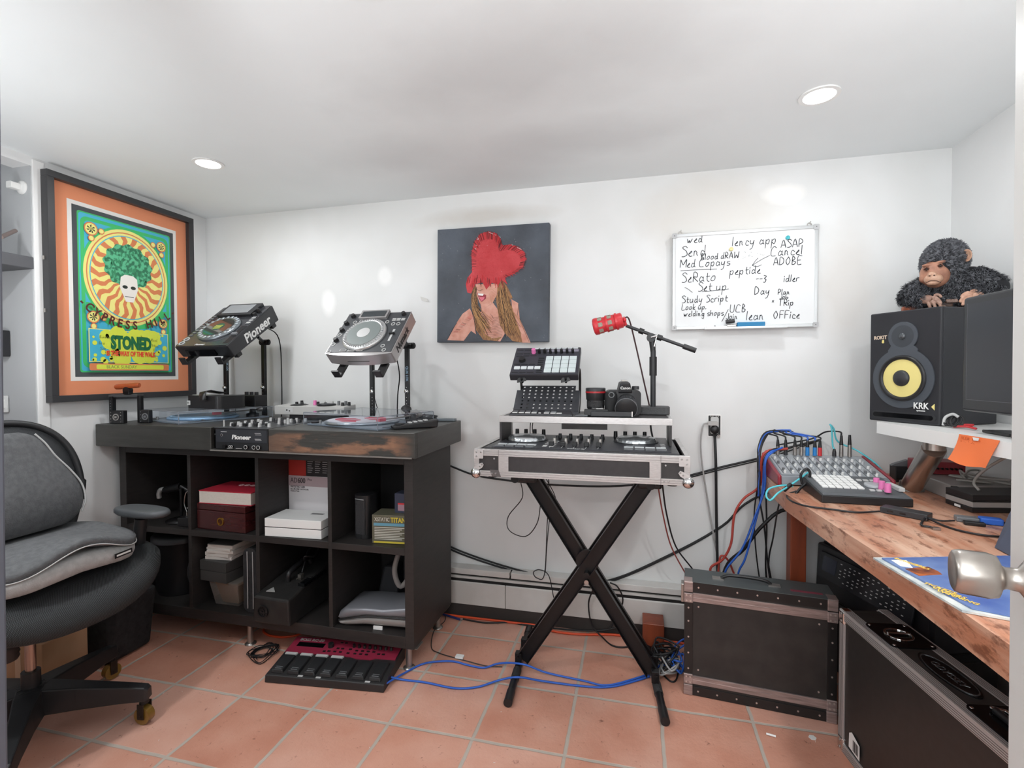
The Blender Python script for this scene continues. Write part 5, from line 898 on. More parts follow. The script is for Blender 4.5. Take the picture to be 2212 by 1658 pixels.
m_ = MB(); m_.cyl((-.185, YS-.03, .425), (-.185, YS+.14, .425), .012, n=16); m_.cyl((-.185, YS+.0, .47), (-.185, YS+.012, .47), .045, n=24); m_.build('pivot_disc', BMT, xs); MB().cyl((-.185, YS-.034, .40), (-.185, YS-.028, .40), .009, n=14).build('pivot_bolt', STL, xs)
for sx, (a, b) in ((-1, ((-.449, 1.722), (-.483, 2.254))), (1, ((.0996, 1.757), (.045, 2.298)))):
    A_, B_ = Vector((a[0], a[1], .0165)), Vector((b[0], b[1], .0165)); d_ = (B_-A_)
    ft = MB(); ft.cyl(A_, B_, .0145, n=18); f_ = ft.build('foot_bar', BMT, xs)
    MB().cyl(A_-d_*.006, A_+d_*.12, .0162, n=18).build('rubber_cap', BLK, f_); MB().cyl(A_+d_*.26, A_+d_*.38, .0165, .0165, 18).build('collar', mat('ribbed_rubber', '#303031', .7, bump=.5, bscale=200), f_); MB().cyl(B_-d_*.1, B_, .0165, n=18).build('rubber_cap', BLK, f_)
    xc = a[0]*.56+b[0]*.44
    for y in (YS, YS+.11): m_ = MB(); m_.box(xc-.014+sx*-.002, xc+.014-sx*.002, y-.016, y+.01, .03, .075); m_.cyl((xc, y-.02, .06), (xc, y-.014, .06), .006, n=10); m_.build('foot_bracket', STL if 0 else BMT, xs, .002)
for x in (-.43, .05):
    MB().cyl((x, 1.76, .8245), (x, 2.14, .8245), .0148, n=18).build('top_bar', BMT, xs); MB().box(x-.045, x+.045, YS-.03, YS-.005, .775, .812).build('top_bracket', BLK, xs, .008); MB().cyl((x, YS-.034, .79), (x, YS-.03, .79), .007, n=12).build('bracket_bolt', DGR, xs)

# flight case with controller
fc = thing('flight_case', 'aluminium trimmed black flight case tray on the folding stand, holding the DJ controller', 'flight case', (-.194, 1.9, .8405))
X0, X1, Y0, Y1, Z0, Z1 = -.555, .168, 1.67, 2.12, .85, .944
BP = mat('laminate_black', '#2f2c2d', .45, col2='#353233', scale=60)
MB().box(X0+.004, X1-.004, Y0+.004, Y1-.004, Z0, Z0+.012).build('floor_panel', BP, fc)
for q in ((X0+.004, X1-.004, Y0+.003, Y0+.012), (X0+.004, X1-.004, Y1-.012, Y1-.003), (X0+.003, X0+.012, Y0+.012, Y1-.012), (X1-.012, X1-.003, Y0+.012, Y1-.012)): MB().box(q[0], q[1], q[2], q[3], Z0+.012, Z1-.004).build('wall_panel', BP, fc)
FF = frame((X0, Y0, Z0), (1, 0, 0), z=(0, -1, 0)); Wd = X1-X0; Hh = Z1-Z0
m_ = MB(FF); m_.box(.0, Wd, 0, .02, -.003, .002); m_.box(0, Wd, Hh-.022, Hh, -.003, .002); m_.box(.09, .125, .02, Hh-.022, -.003, .002); m_.box(Wd-.125, Wd-.09, .02, Hh-.022, -.003, .002); m_.box(0, .018, .02, Hh-.022, -.003, .002); m_.box(Wd-.018, Wd, .02, Hh-.022, -.003, .002); m_.build('front_trim', SIL, fc, .0006)
m_ = MB(FF); m_.box(.0885, .0905, 0, Hh, .002, .0026); m_.box(Wd-.0905, Wd-.0885, 0, Hh, .002, .0026); [m_.box(0, Wd, y, y+.0012, .002, .0026) for y in (.006, .014, Hh-.016, Hh-.008)]; m_.build('trim_grooves', mat('groove_grey', '#8f8a89', .4, .4), fc)
for x0 in (X0, X1-.016):
    m_ = MB(); m_.box(x0, x0+.016, Y0, Y1, Z1-.008, Z1+.002); m_.build('side_rail', SIL, fc, .001)
m_ = MB(); m_.box(X0, X1, Y0, Y0+.016, Z1-.006, Z1+.001); m_.build('front_rail', SIL, fc, .001)
for x, y in ((X0+.006, Y0+.004), (X1-.006, Y0+.004), (X0+.006, Y1-.004), (X1-.006, Y1-.004)):
    b_ = MB(); b_.ell((x, y, Z0+.01), .0195, n=24, m=14); b_.build('ball_corner', CHR, fc)
for sx, x in ((1, X0), (-1, X1)):
    m_ = MB(frame((x, Y0-.0026, Z0), (sx, 0, 0), z=(0, -sx, 0)) if 0 else frame((x, Y0-.0026, Z0), (1, 0, 0), z=(0, -1, 0)))
    m_.prism([(sx*a, b) for a, b in ((.0, .012), (.03, .03), (.036, .04), (.03, .048), (.02, .044), (.0, .03))] if sx > 0 else [(sx*a, b) for a, b in ((.0, .03), (.02, .044), (.03, .048), (.036, .04), (.03, .03), (.0, .012))], 0, .0025)
    m_.rrect(min(0, sx*.034), max(0, sx*.034), Hh-.032, Hh, 0, .002, .003); m_.build('corner_plate', ALU, fc)
    [MB(frame((x, Y0-.0046, Z0), (1, 0, 0), z=(0, -1, 0))).disc(sx*a, b, .0032, 0, .0022, 12).build('rivet', CHR, fc) for a, b in ((.01, Hh-.009), (.026, Hh-.009), (.01, Hh-.024), (.022, .034), (.03, .042), (.08, .012), (.066, .012), (.075, Hh-.03))]
    MB().cyl((x+sx*.05, Y0+.06, Z0-.0005), (x+sx*.05, Y0+.06, Z0-.014), .016, n=16).build('rubber_foot', BLK, fc)
MB(FF).prism([(.066, .0), (.098, 0), (.09, .024), (.058, .024)], .0027, .004).build('latch_plate', mat('latch_grey', '#6f6b6b', .35, .6), fc)
# laptop shelf on brackets
SX0, SX1, SY0, SY1, SZ = -.512, .126, 1.842, 2.14, 1.047
lsf = thing('laptop_shelf', 'aluminium edged black shelf raised on side brackets above the DJ controller', 'shelf', (-.193, 1.99, .948))
MB().box(SX0+.003, SX1-.003, SY0+.003, SY1, SZ-.012, SZ).build('panel', BP, lsf); MB().box(SX0, SX1, SY0, SY0+.014, SZ-.023, SZ+.0015).build('front_rail', SIL, lsf, .001)
for x0, x1 in ((SX0, SX0+.012), (SX1-.012, SX1)):
    MB().box(x0, x1, SY0+.014, SY1, SZ-.012, SZ+.001).build('side_rail', SIL, lsf, .001)
    MB().box(x0+.002, x1-.002, SY0+.003, SY0+.16, .9512, SZ-.0235).build('side_bracket', BP, lsf); MB().box(x0, x1, SY0+.16, SY0+.172, .9512, SZ-.012).build('bracket_edge', ALU, lsf)
MB().box(ony(1213, 920, 1.86).x, ony(1312, 920, 1.86).x, 1.86, 1.866, SZ-.046, SZ-.0235).build('hanging_plate', GLS, lsf)
# controller
dj = thing('dj_controller', 'black four-channel DJ controller with two silver jog wheels set in the flight case', 'dj controller', (-.19, 1.87, .9))
CZ = .949
MB().box(-.525, .138, 1.688, 2.085, .9, CZ).build('body', mat('controller_black', '#232327', .4), dj, .003)
MB().box(-.5, .113, 1.7, 2.075, CZ, CZ+.0015).build('faceplate', mat('controller_face', '#3a3b42', .35, .2), dj)
for jx, jy in ((-.415, 1.905), (.0, 1.935)):
    j = MB(T3(jx, jy, CZ+.0016)); prf = [(.074, 0), (.074, .006), (.07, .016), (.064, .018), (.02, .0185), (.012, .021), (0, .0212)]
    rings = [[(r*(1+.02*math.cos(22*a) if .003 < z_ < .018 else r/r)*math.cos(a) if 0 else r*(1-.03*(math.cos(20*a) > .3 and .004 < z_ < .017))*math.cos(a), r*(1-.03*(math.cos(20*a) > .3 and .004 < z_ < .017))*math.sin(a), z_) for a in [2*PI*i/80 for i in range(80)]] for r, z_ in prf]
    j.loft(rings).build('jog_wheel', mat('jog_bright', '#bfc3c6', .22, .8), dj); MB(T3(jx, jy, CZ+.0016)).ring(0, 0, .075, .082, 0, .002, 48).build('jog_rim', DGR, dj)
for jx, yy in ((-.49, 1.745), (-.04, 1.76)):
    for i in range(4):
        MB().rrect(jx+i*.036, jx+i*.036+.031, yy, yy+.026, CZ+.0016, CZ+.005, .002).build('performance_pad', mat('pad_white', '#d7dcde', .4, emit=.0), dj)
    for i in range(4): MB().rrect(jx+i*.036, jx+i*.036+.031, yy-.032, yy-.006, CZ+.0016, CZ+.005, .002).build('performance_pad', GRY, dj)
for i in range(5):
    x = -.295+i*.042; MB().box(x-.001, x+.001, 1.72, 1.80, CZ+.0016, CZ+.0022).build('fader_slot', LGR, dj); MB().box(x-.009, x+.009, 1.755, 1.773, CZ+.0025, CZ+.018).build('fader_cap', BLK, dj, .002)
    for k in range(3): MB().cyl((x, 1.84+k*.07, CZ+.0016), (x, 1.84+k*.07, CZ+.02), .008, .0065, 14).build('knob', STL if k == 0 else DGR, dj)
for i in range(4):
    for jx in (-.49, -.08): MB().cyl((jx+i*.038, 2.055, CZ+.0016), (jx+i*.038, 2.055, CZ+.026), .0085, .0075, 14).build('knob', BLK, dj)
m_ = MB(); [m_.box(x, x+.016, y, y+.007, CZ+.0015, CZ+.003) for x in (-.325, -.32+.02, .085) for y in (1.74, 1.76, 1.8, 1.84, 1.88)]; m_.build('small_buttons', LGR, dj)
m_ = MB(T3(-.2, 1.71, CZ+.0017)); m_.text('Pioneer DJ', .014); m_.build('logo_lettering', LGR, dj)

# ---- on the laptop shelf
SZ2 = SZ+.0022
pads = mat('pad_white', '#d7dcde', .4)
# beat machine on wire stand
tm_ = math.radians(38); A3 = Vector((-.345, 1.905, 1.195)); M3 = frame(A3, (1, .03, 0), (0, math.cos(tm_), math.sin(tm_)))
bms = thing('device_stand', 'black wire stand holding up the pad controller above the perforated plate', 'stand', (-.33, 2.0, SZ2))
for s_ in (-1, 1):
    MB().tube([(-.335+s_*.115, 1.97, SZ2+.004), (-.335+s_*.118, 1.985, 1.12), (-.335+s_*.12, 1.96, 1.22), M3 @ Vector((s_*.12, .06, -.009))], .005, 8).build('leg', BMT, bms); MB(M3).tube([(s_*.085, .12, -.008), (s_*.085, .0, -.008), (s_*.085, -.022, -.006), (s_*.085, -.0275, .018)], .0045, 8).build('hook', BMT, bms)
    MB(frame(M3 @ Vector((s_*.085, -.0265, .004)), (1, 0, 0), z=(0, -1, .2))).prism([(-.018, -.008)] + [(.018*math.cos(a), .016*math.sin(a)) for a in [PI*i/8 for i in range(9)]] + [(.018, -.008)][:0], 0, .004).build('hook_pad', BLK, bms)
MB().cyl((-.45, 1.985, 1.1), (-.22, 1.985, 1.1), .004, n=8).build('crossbar', BMT, bms)
bm = thing('beat_machine', 'dark pad controller with sixteen pale pads and one pink knob on the wire stand', 'pad controller', M3)
W_, D_, H_ = .133, .16, .028
MB(M3).box(-W_, W_, -.02, D_, 0, H_).build('body', mat('maschine_dark', '#2c2c31', .4), bm, .003)
MB(M3).box(-W_+.003, W_-.003, -.016, D_-.003, H_, H_+.0015).build('faceplate', mat('maschine_face', '#3c3c45', .35, .2), bm)
for i in range(4):
    for j in range(4): MB(M3).rrect(.0+i*.031, .028+i*.031, .0+j*.026-.008, .024+j*.026-.008, H_+.0015, H_+.005, .002).build('drum_pad', mat('pad_pale', '#cfd9da', .45), bm)
    MB(M3).rrect(-.12+i*.027, -.097+i*.027, .013, .03, H_+.0015, H_+.0045, .002).build('mode_pad', pads, bm)
for i in range(8): MB(M3).box(-.055+i*.0225, -.036+i*.0225, .147, .153, H_+.0015, H_+.004).build('top_button', pads, bm)
for i in range(8):
    if i == 0: MB(M3).cyl((-.055, .122, H_), (-.055, .122, H_+.02), .0095, .008, 16).build('encoder_knob', PNK, bm, label='pink knob')
    else: MB(M3).cyl((-.055+i*.0225, .122, H_), (-.055+i*.0225, .122, H_+.018), .0062, .0055, 14).build('encoder_knob', BLK, bm)
MB(M3).cyl((-.095, .07, H_), (-.095, .07, H_+.014), .014, .012, 20).build('main_encoder', BLK, bm)
MB(M3).box(-.0, .125, .128, .144, H_+.0015, H_+.0022).build('display', mat('display_mauve', '#8d8a98', .2), bm)
m_ = MB(M3); [m_.box(-.03, -.008, -.008+k*.013, -.003+k*.013, H_+.0015, H_+.004) for k in range(8)]; [m_.box(-.125+.03*i, -.1+.03*i, y, y+.004, H_+.0015, H_+.003) for i in range(3) for y in (.045, .1, .115, .14, -.008)]; m_.build('slim_buttons', DGR, bm)
# perforated plate
tpl = math.radians(47); M4 = frame((-.342, 1.905, SZ2+.02), (1, 0.01, 0), (0, math.cos(tpl), math.sin(tpl)))
pp = thing('perforated_stand', 'dark perforated metal laptop stand plate leaning below the pad controller', 'laptop stand', M4)
m_ = MB(M4); gx_, gy_ = 9, 7; xs_ = [-.11+.22*i/gx_ for i in range(gx_+1)]; ys_ = [.0+.125*i/gy_ for i in range(gy_+1)]
for i in range(gx_):
    for j in range(gy_):
        x0, x1, y0, y1 = xs_[i], xs_[i+1], ys_[j], ys_[j+1]; cx, cyy = (x0+x1)/2, (y0+y1)/2; r_ = .0042
        ci = [(cx+r_*math.cos(2*PI*k/8+PI/8), cyy+r_*math.sin(2*PI*k/8+PI/8)) for k in range(8)]
        ou = [(x1, (cyy+y1)/2), ((cx+x1)/2, y1), ((cx+x0)/2, y1), (x0, (cyy+y1)/2), (x0, (cyy+y0)/2), ((cx+x0)/2, y0), ((cx+x1)/2, y0), (x1, (cyy+y0)/2)]
        co = {0: (x1, y1), 2: (x0, y1), 4: (x0, y0), 6: (x1, y0)}
        for k in range(8):
            a, b = ci[k], ci[(k+1) % 8]; c, d = ou[k], ou[(k+1) % 8]
            f = [a, c] + ([co[k]] if k in co else []) + [d, b]
            m_.add([(p_[0], p_[1], 0) for p_ in f], [tuple(range(len(f)))]); m_.add([(p_[0], p_[1], -.0016) for p_ in f], [tuple(range(len(f)))[::-1]])
m_.box(-.128, -.11, -.01, .10, -.0016, 0); m_.box(.11, .128, -.01, .10, -.0016, 0); m_.box(-.128, .128, -.02, -.0, -.0016, 0); m_.build('plate', mat('gunmetal', '#56575c', .35, .5), pp)
m_ = MB(M4); m_.box(-.128, -.122, -.015, .1, -.03, -.002); m_.box(.122, .128, -.015, .1, -.03, -.002); m_.build('side_flange', mat('gunmetal', ''), pp)
# small foot controller with white keys in front of plate
M5 = T3(-.348, 1.872, SZ2) @ RZ(math.radians(1)); k5 = thing('mini_controller', 'flat dark controller with a row of white keys lying in front of the perforated plate', 'controller', M5)
MB(M5).hexa([(-.128, -.018, 0), (.118, -.018, 0), (.118, .03, 0), (-.128, .03, 0)], [(-.125, -.016, .008), (.115, -.016, .008), (.105, .028, .02), (-.115, .028, .02)]).build('body', mat('maschine_dark', ''), k5, .002)
MQ = M5 @ T3(0, -.016, .0085) @ RX(math.atan2(.012, .044))
for i, x in enumerate((-.105, -.08, -.055, -.03, -.008, .018, .043, .066)):
    w_ = .02 if i not in (4,) else .009
    MB(MQ).box(x-w_/2, x+w_/2, .003, .009, 0, .0016).build('white_key', WHT, k5)
    if i not in (4, 7): MB(MQ).box(x-.009, x+.01, .0105, .03, 0, .0012).build('key_label', GRY, k5)
# adapters left of plate
t = thing('power_adapter', 'small black power adapter with metal prongs behind the perforated plate', 'adapter', (-.475, 1.99, SZ2)); MB().rrect(-.475, -.43, 1.97, 2.03, SZ2, SZ2+.045, .014).build('body', BLK, t, .005); m_ = MB(); m_.box(-.492, -.4755, 1.985, 1.987, SZ2+.014, SZ2+.02); m_.box(-.492, -.4755, 2.0, 2.002, SZ2+.014, SZ2+.02); m_.build('prongs', STL, t)
# spare lens
LX, LY = -.151, 1.935; ln = thing('camera_lens', 'upright black spare camera lens with a red ring, left of the camera', 'lens', (LX, LY, SZ2))
m_ = MB(); m_.lathe([(.028, 0), (.031, .003), (.031, .022), (.03, .024), (.033, .028), (.033, .055), (.0325, .056), (.036, .062), (.0375, .088)], (LX, LY, SZ2), 40); m_.build('barrel', mat('lens_black', '#202022', .4), ln)
MB().lathe([(.0382, 0), (.0385, .004), (.0382, .006)], (LX, LY, SZ2+.086), 40).build('red_ring', mat('lens_red', '#b01f26', .35), ln, label='red ring'); MB().lathe([(.0375, 0), (.038, .01), (.036, .013), (0, .013)], (LX, LY, SZ2+.0921), 40).build('cap', DGR, ln)
RIB = mat('ribbed_rubber', ''); MB().lathe([(.0335, 0), (.0335, .02)], (LX, LY, SZ2+.034), 40).build('zoom_ring', RIB, ln); MB().lathe([(.0315, 0), (.0315, .014)], (LX, LY, SZ2+.006), 40).build('focus_ring', RIB, ln)
MB(frame((LX, LY-.0335, SZ2+.028), (1, 0, 0), z=(0, -1, 0))).text('CANON', .006, ext=.0003).build('lens_lettering', LGR, ln)
# camera
CM = T3(-.045, 1.955, SZ2) @ RZ(math.radians(8)); ca = thing('dslr_camera', 'black SLR camera with ribbed zoom lens pointing down on the laptop shelf', 'camera', CM)
CBK_ = mat('camera_black', '#1f1f22', .4, bump=.08, bscale=150)
MB(CM).at(CM @ RX(PI/2)).rrect(-.07, .06, .002, .098, -.03, .03, .018, 6).build('body', CBK_, ca, .008, 3)
m_ = MB(CM); m_.loft([[(-.052+.024*math.cos(a)*s_, -.03+.022*math.sin(a)*s_, z_) for a in [2*PI*i/16 for i in range(16)]] for z_, s_ in ((.004, .9), (.012, 1), (.08, 1), (.09, .8))]); m_.build('hand_grip', mat('grip_rubber', '#1a1a1c', .7), ca)
MB(CM).hexa([(-.026, -.034, .085), (.028, -.034, .085), (.03, .028, .085), (-.028, .028, .085)], [(-.016, -.04, .126), (.018, -.04, .126), (.02, .02, .13), (-.018, .02, .13)]).build('viewfinder_prism', CBK_, ca, .006, 3)
MB(CM).hexa([(-.01, -.01, .1305), (.012, -.01, .1305), (.012, .012, .1315), (-.01, .012, .1315)], [(-.01, -.01, .135), (.012, -.01, .135), (.012, .012, .136), (-.01, .012, .136)]).build('hot_shoe', STL, ca)
m_ = MB(CM); m_.lathe([(.014, 0), (.014, .01), (.012, .013), (0, .013)], (.043, -.002, .0985), 28); m_.build('mode_dial', DGR, ca); MB(CM).cyl((.043, -.002, .1115), (.043, -.002, .1122), .009, n=20).build('dial_mark', LGR, ca)
LM = CM @ T3(.0, -.03, .052) @ RX(math.radians(90-28)) @ RX(math.radians(0)); LM = frame(CM @ Vector((.006, -.03, .05)), (1, 0, 0), z=(.03, -1, -.33))
m_ = MB(LM); m_.lathe([(.034, -.004), (.034, .006), (.031, .01), (.034, .014), (.036, .04), (.038, .046), (.04, .062), (.038, .064)], n=44); m_.build('lens_barrel', mat('lens_black', ''), ca)
m_ = MB(LM); [m_.cyl((.0358*math.cos(a), .0358*math.sin(a), .018), (.0368*math.cos(a), .0368*math.sin(a), .042), .0016, n=5) for a in [2*PI*i/44 for i in range(44)]]; m_.build('zoom_grip', mat('grip_grey', '#4a4b4f', .5), ca)
MB(LM).lathe([(.0405, .0), (.0408, .003), (.0405, .005)], (0, 0, .058), 44).build('filter_ring', GRY, ca); MB(LM).lathe([(.038, .0642), (.036, .0655), (0, .066)], n=44).build('front_cap', BLK, ca)
MB(frame(CM @ Vector((.001, -.0405, .105)), (1, .14, 0), z=(0, -1, .12))).text('Canon', .014, ext=.0006, bold=.0002).build('camera_lettering', WHT, ca)
m_ = MB(CM @ T3(-.052, -.0525, .08) @ RX(PI/2)); m_.ring(0, 0, .008, .011, 0, .002, 20); m_.build('shutter_trim', GRY, ca); MB(CM).tube([(-.07, .0, .08), (-.085, -.02, .07), (-.088, -.03, .04), (-.08, -.05, .005)], .005, 6).build('neck_strap', CLO, ca)
# drive enclosure and box in front of lenses
t = thing('hard_drive', 'slim dark grey bar-shaped drive lying at the shelf edge, below the camera', 'drive', (-.1, 1.875, SZ2)); a0, a1 = ony(1276, 880, 1.86).x, ony(1368, 880, 1.86).x
MB().box(a0, a1, 1.862, 1.885, SZ2, SZ2+.02).build('body', DGR, t, .003); MB().box(a1-.006, a1-.002, 1.861, 1.886, SZ2+.002, SZ2+.021).build('end_cap', STL, t)
t = thing('small_gadget', 'small black gadget with buttons between the slim grey drive and the spare lens', 'gadget', (-.15, 1.9, SZ2)); MB().box(-.19, -.1, 1.888, 1.899, SZ2, SZ2+.026).build('body', BLK, t, .003); MB().box(-.145, -.12, 1.8885, 1.898, SZ2+.0265, SZ2+.03).build('buttons', LGR, t)
t = thing('flat_tablet', 'flat dark device lying on the laptop shelf between the mini controller and the grey drive', 'device', (-.2, 1.87, SZ2)); MB().box(ony(1243, 885, 1.87).x, ony(1270, 885, 1.87).x, 1.862, 1.92, SZ2, SZ2+.006).build('body', mat('slate_device', '#56585c', .35), t, .001)
# microphone on desk stand
BX, BY = .066, 2.06; ms = thing('mic_stand', 'black desktop boom stand with a rounded heavy base and silver lever, holding the red microphone', 'microphone stand', (BX, BY, SZ2))
MB().rrect(BX-.062, BX+.062, BY-.055, BY+.055, SZ2, SZ2+.028, .02).build('base', mat('cast_base', '#4a4a4b', .6, bump=.4, bscale=200), ms, .006, 3)
J = Vector((BX+.008, BY, 1.335)); MB().cyl((BX, BY, SZ2+.028), (BX, BY, 1.3), .0105, n=18).build('pole', DGR, ms); MB().cyl((BX, BY, 1.20), (BX, BY, 1.275), .0145, n=18).build('clutch', BLK, ms)
dv = (ony(1503, 757, BY)-ony(1352, 703, BY)).normalized(); Bl, Br = ony(1352, 703, BY), ony(1503, 757, BY)
MB().cyl(Bl, Br, .0065, n=14).build('boom_arm', DGR, ms); MB().cyl(Br-dv*.05, Br, .0105, n=14).build('counter_grip', BLK, ms); MB().cyl(Bl+dv*.055, Bl+dv*.075, .0115, n=14).build('boom_collar', BLK, ms); MB().cyl(Bl+dv*.13, Bl+dv*.15, .0115, n=14).build('boom_collar', BLK, ms)
Jc = Bl+dv*.105; m_ = MB(); m_.cyl(Jc+Vector((0, -.016, -.012)), Jc+Vector((0, .016, -.012)), .017, n=20); m_.build('joint', BLK, ms); m_ = MB(); m_.cyl(Jc+Vector((.004, 0, -.02)), (BX, BY, 1.29), .013, .01, 16); m_.build('yoke', BLK, ms)
m_ = MB(); m_.cyl(Jc+Vector((.0, -.02, -.012)), Jc+Vector((.022, -.024, -.006)), .004, n=10); m_.cyl(Jc+Vector((.022, -.024, -.006)), Jc+Vector((.012, -.024, -.045)), .0025, n=8); m_.ell(Jc+Vector((.012, -.024, -.047)), .004); m_.build('clamp_lever', CHR, ms)
mc = thing('red_microphone', 'bright red cylindrical broadcast microphone at the end of the boom arm', 'microphone', ony(1312, 705, BY-.02))
Ml, Mr = ony(1284, 706, BY-.05), ony(1342, 694, BY-.01); ax = (Mr-Ml).normalized(); MM = frame(Ml, z=ax, x=(0, 1, 0)); L = (Mr-Ml).length
MR = mat('mic_red', '#d0343c', .35)
MB(MM).lathe([(.026, -.004), (.033, .0), (.034, .006), (.034, .016), (.031, .018)], n=36).build('front_ring', MR, mc); MB(MM).lathe([(.0305, .006), (.0305, L-.004), (.024, L)], n=36).build('body', MR, mc); m_ = MB(MM); [m_.ring(0, 0, .031, .034, L*k-.004, L*k+.004, 36) for k in (.45, .78)]; m_.build('bands', MR, mc)
m_ = MB(MM); 
for a in [2*PI*i/8 for i in range(8)]:
    for k in (.22, .55): m_.at(MM @ RZ(a) @ T3(.0308, 0, L*k) @ RY(PI/2)); m_.rrect(-.009, .009, -.008, .008, 0, .0012, .004)
m_.build('mesh_windows', mat('mic_mesh', '#bdb9a8', .5, .4, bump=.8, bscale=400), mc)
m_ = MB(MM @ T3(0, 0, -.0045)); [m_.box(x-.0022, x+.0022, -.018+abs(x)*.4, .018-abs(x)*.4, -.0006, .0002) for x in (-.015, -.0075, 0, .0075, .015)]; m_.build('front_slots', mat('mic_slot', '#6a1a1c', .6), mc)
m_ = MB(); m_.cyl(Mr+Vector((0, 0, .012)), Bl+Vector((-.004, 0, 0)), .016, .01, 14); m_.ell(Mr+Vector((.012, -.018, .004)), .009); m_.build('swivel_mount', MR, mc)
MB().tube([Mr+Vector((.012, 0, .014)), Mr+Vector((.03, .02, .01)), ony(1372, 740, 2.1), ony(1390, 820, 2.12), ony(1405, 888, 2.13), (.06, 2.17, 1.0)], .0032).build('mic_cable', mat('cable_maroon', '#43282b', .5), mc)
for i, (px0, px1) in enumerate(((1147, 1150), (1152, 1158))): cable('shelf_cable', ['thin black cable dropping behind the laptop shelf at its left, the left of two', 'thin black cable dropping behind the laptop shelf at its left, the right of two'][i], [ony(px0, 905, 2.17), ony(px0-2, 925, 2.17), ony(px1-4, 950, 2.17), (ony(px1, 960, 2.16).x, 2.16, .9)], .0022, CK)
cable('shelf_cable', 'thick black cable dropping behind the laptop shelf near its right end', [ony(1405, 900, 2.18), ony(1406, 925, 2.18), ony(1411, 955, 2.18), (.07, 2.18, .82)], .004, CK)

# ================================================================ desk and what stands on it
def wood():
    m = mat('worn_desk_wood', '#b4775a', .42, col2='#d8b29a', scale=3.2, stretch=(7, 1, 7), lo=.35, hi=.68, bump=.15, bscale=12, detail=8); nt = m.node_tree; b = nt.nodes['Principled BSDF']; N = nt.nodes.new; L = nt.links.new
    old = b.inputs['Base Color'].links[0].from_socket; tc = N('ShaderNodeTexCoord'); mp = N('ShaderNodeMapping'); mp.inputs['Scale'].default_value = (2.2, 1, 2.2); n = N('ShaderNodeTexNoise'); n.inputs['Scale'].default_value = 16; n.inputs['Detail'].default_value = 7; n.inputs['Roughness'].default_value = .7
    L(tc.outputs['Object'], mp.inputs[0]); L(mp.outputs[0], n.inputs['Vector']); r = N('ShaderNodeMapRange'); r.inputs['From Min'].default_value = .53; r.inputs['From Max'].default_value = .64; r.inputs['To Max'].default_value = .8; L(n.outputs['Fac'], r.inputs[0])
    x = N('ShaderNodeMix'); x.data_type = 'RGBA'; x.inputs[7].default_value = lin('#6a3a24'); L(r.outputs[0], x.inputs[0]); L(old, x.inputs[6]); L(x.outputs[2], b.inputs['Base Color']); return m
WD = wood(); WR = mat('red_stained_wood', '#8d4328', .4, col2='#7a3822', scale=3, stretch=(8, 8, 1)); DZ = .79
dk = thing('wooden_desk', 'long worn reddish-brown wooden workbench desk along the right wall', 'desk', (.85, 1.4, 0))
MB().prism([(.58, .5), (1.225, .5), (1.225, 2.375), (.519, 2.375), (.516, 2.25), (.505, 1.9), (.548, 1.31), (.562, .92)], .731, DZ).build('desk_top', WD, dk, .004)
for x, y in ((.583, 2.12), (.62, .55), (1.14, 2.3), (1.14, .55)): MB().box(x, x+.056, y, y+.056, 0, .7305).build('leg', WR, dk, .003)
MB().box(.645, 1.138, 2.335, 2.36, .64, .7305).build('cross_rail', WR, dk)
D0 = DZ+.0008
# speaker shelf with tilted steel tube legs
WSH = mat('shelf_white', '#eeeeec', .35); SPZ = 1.034
wsf = thing('white_shelf', 'thick white monitor shelf raised above the desk on a slanted steel tube', 'shelf', (1.0, 1.5, D0))
MB().prism([(1.01, .7), (1.226, .7), (1.226, 2.26), (1.18, 2.25), (.84, 2.05), (.911, 1.50)], SPZ-.042, SPZ).build('board', WSH, wsf, .002)
def tube_leg(b, tp_):
    m_ = MB(); m_.cyl(Vector(b).lerp(tp_, .12), tp_, .032, n=32); m_.cyl(Vector(tp_)+Vector((0, 0, -.004)), Vector(tp_)+Vector((0, 0, .0235)), .03, n=28); l_ = m_.build('tube_leg', mat('brushed_steel_tube', '#b7aea7', .25, .9), wsf); MB().lathe([(.042, 0), (.042, .004), (.034, .006), (.03, .03)], (b[0], b[1], D0), 32).build('foot_plate', STL, l_)
tube_leg(Vector((.951, 2.062, D0+.003)), Vector((.919, 1.853, SPZ-.066)))
tube_leg(Vector((1.1, 1.06, D0+.003)), Vector((1.1, .86, SPZ-.066)))
# studio speaker
u = Vector((.119, -.2125, 0)).normalized(); SP = frame((.838, 2.106, SPZ+.0008), u, z=(0, 0, 1))   # x along the front to the right, y into the box, z up
SW, SHh, SD = .2405, .389, .262
ks = thing('studio_speaker', 'black studio speaker with yellow woofer cone standing on the white shelf, under the ape', 'speaker', SP)
SPB = mat('speaker_vinyl', '#2a2b30', .42); SPF = mat('speaker_front', '#24252a', .5)
MB(SP).box(0, SW, .012, SD, 0, SHh).build('cabinet', SPB, ks, .004)
SF = SP @ RX(PI/2)      # x right, y up, z out of the front
MB(SF @ T3(0, 0, -.012)).box(0, SW, 0, SHh, -.0005, .0115).build('baffle', SPF, ks, .005, 3)
wx, wy = SW*.5, .155
GRC = mat('speaker_surround_grey', '#4b5057', .35)
pl = []; R1, R2, tyy = .104, .05, .30
for a in range(-40, 221, 10): pl.append((wx+R1*math.cos(math.radians(a)), 0)) if 0 else None
outer = [(wx+R1*math.cos(math.radians(a)), wy+R1*math.sin(math.radians(a))) for a in range(118, 423, 8)]
neck_r = [(wx+.05, wy+.098), (wx+.042, wy+.108)]; top_ = [(wx+R2*math.cos(math.radians(a)), tyy+R2*math.sin(math.radians(a))) for a in range(-42, 223, 10)]; neck_l = [(wx-.042, wy+.108), (wx-.05, wy+.098)]
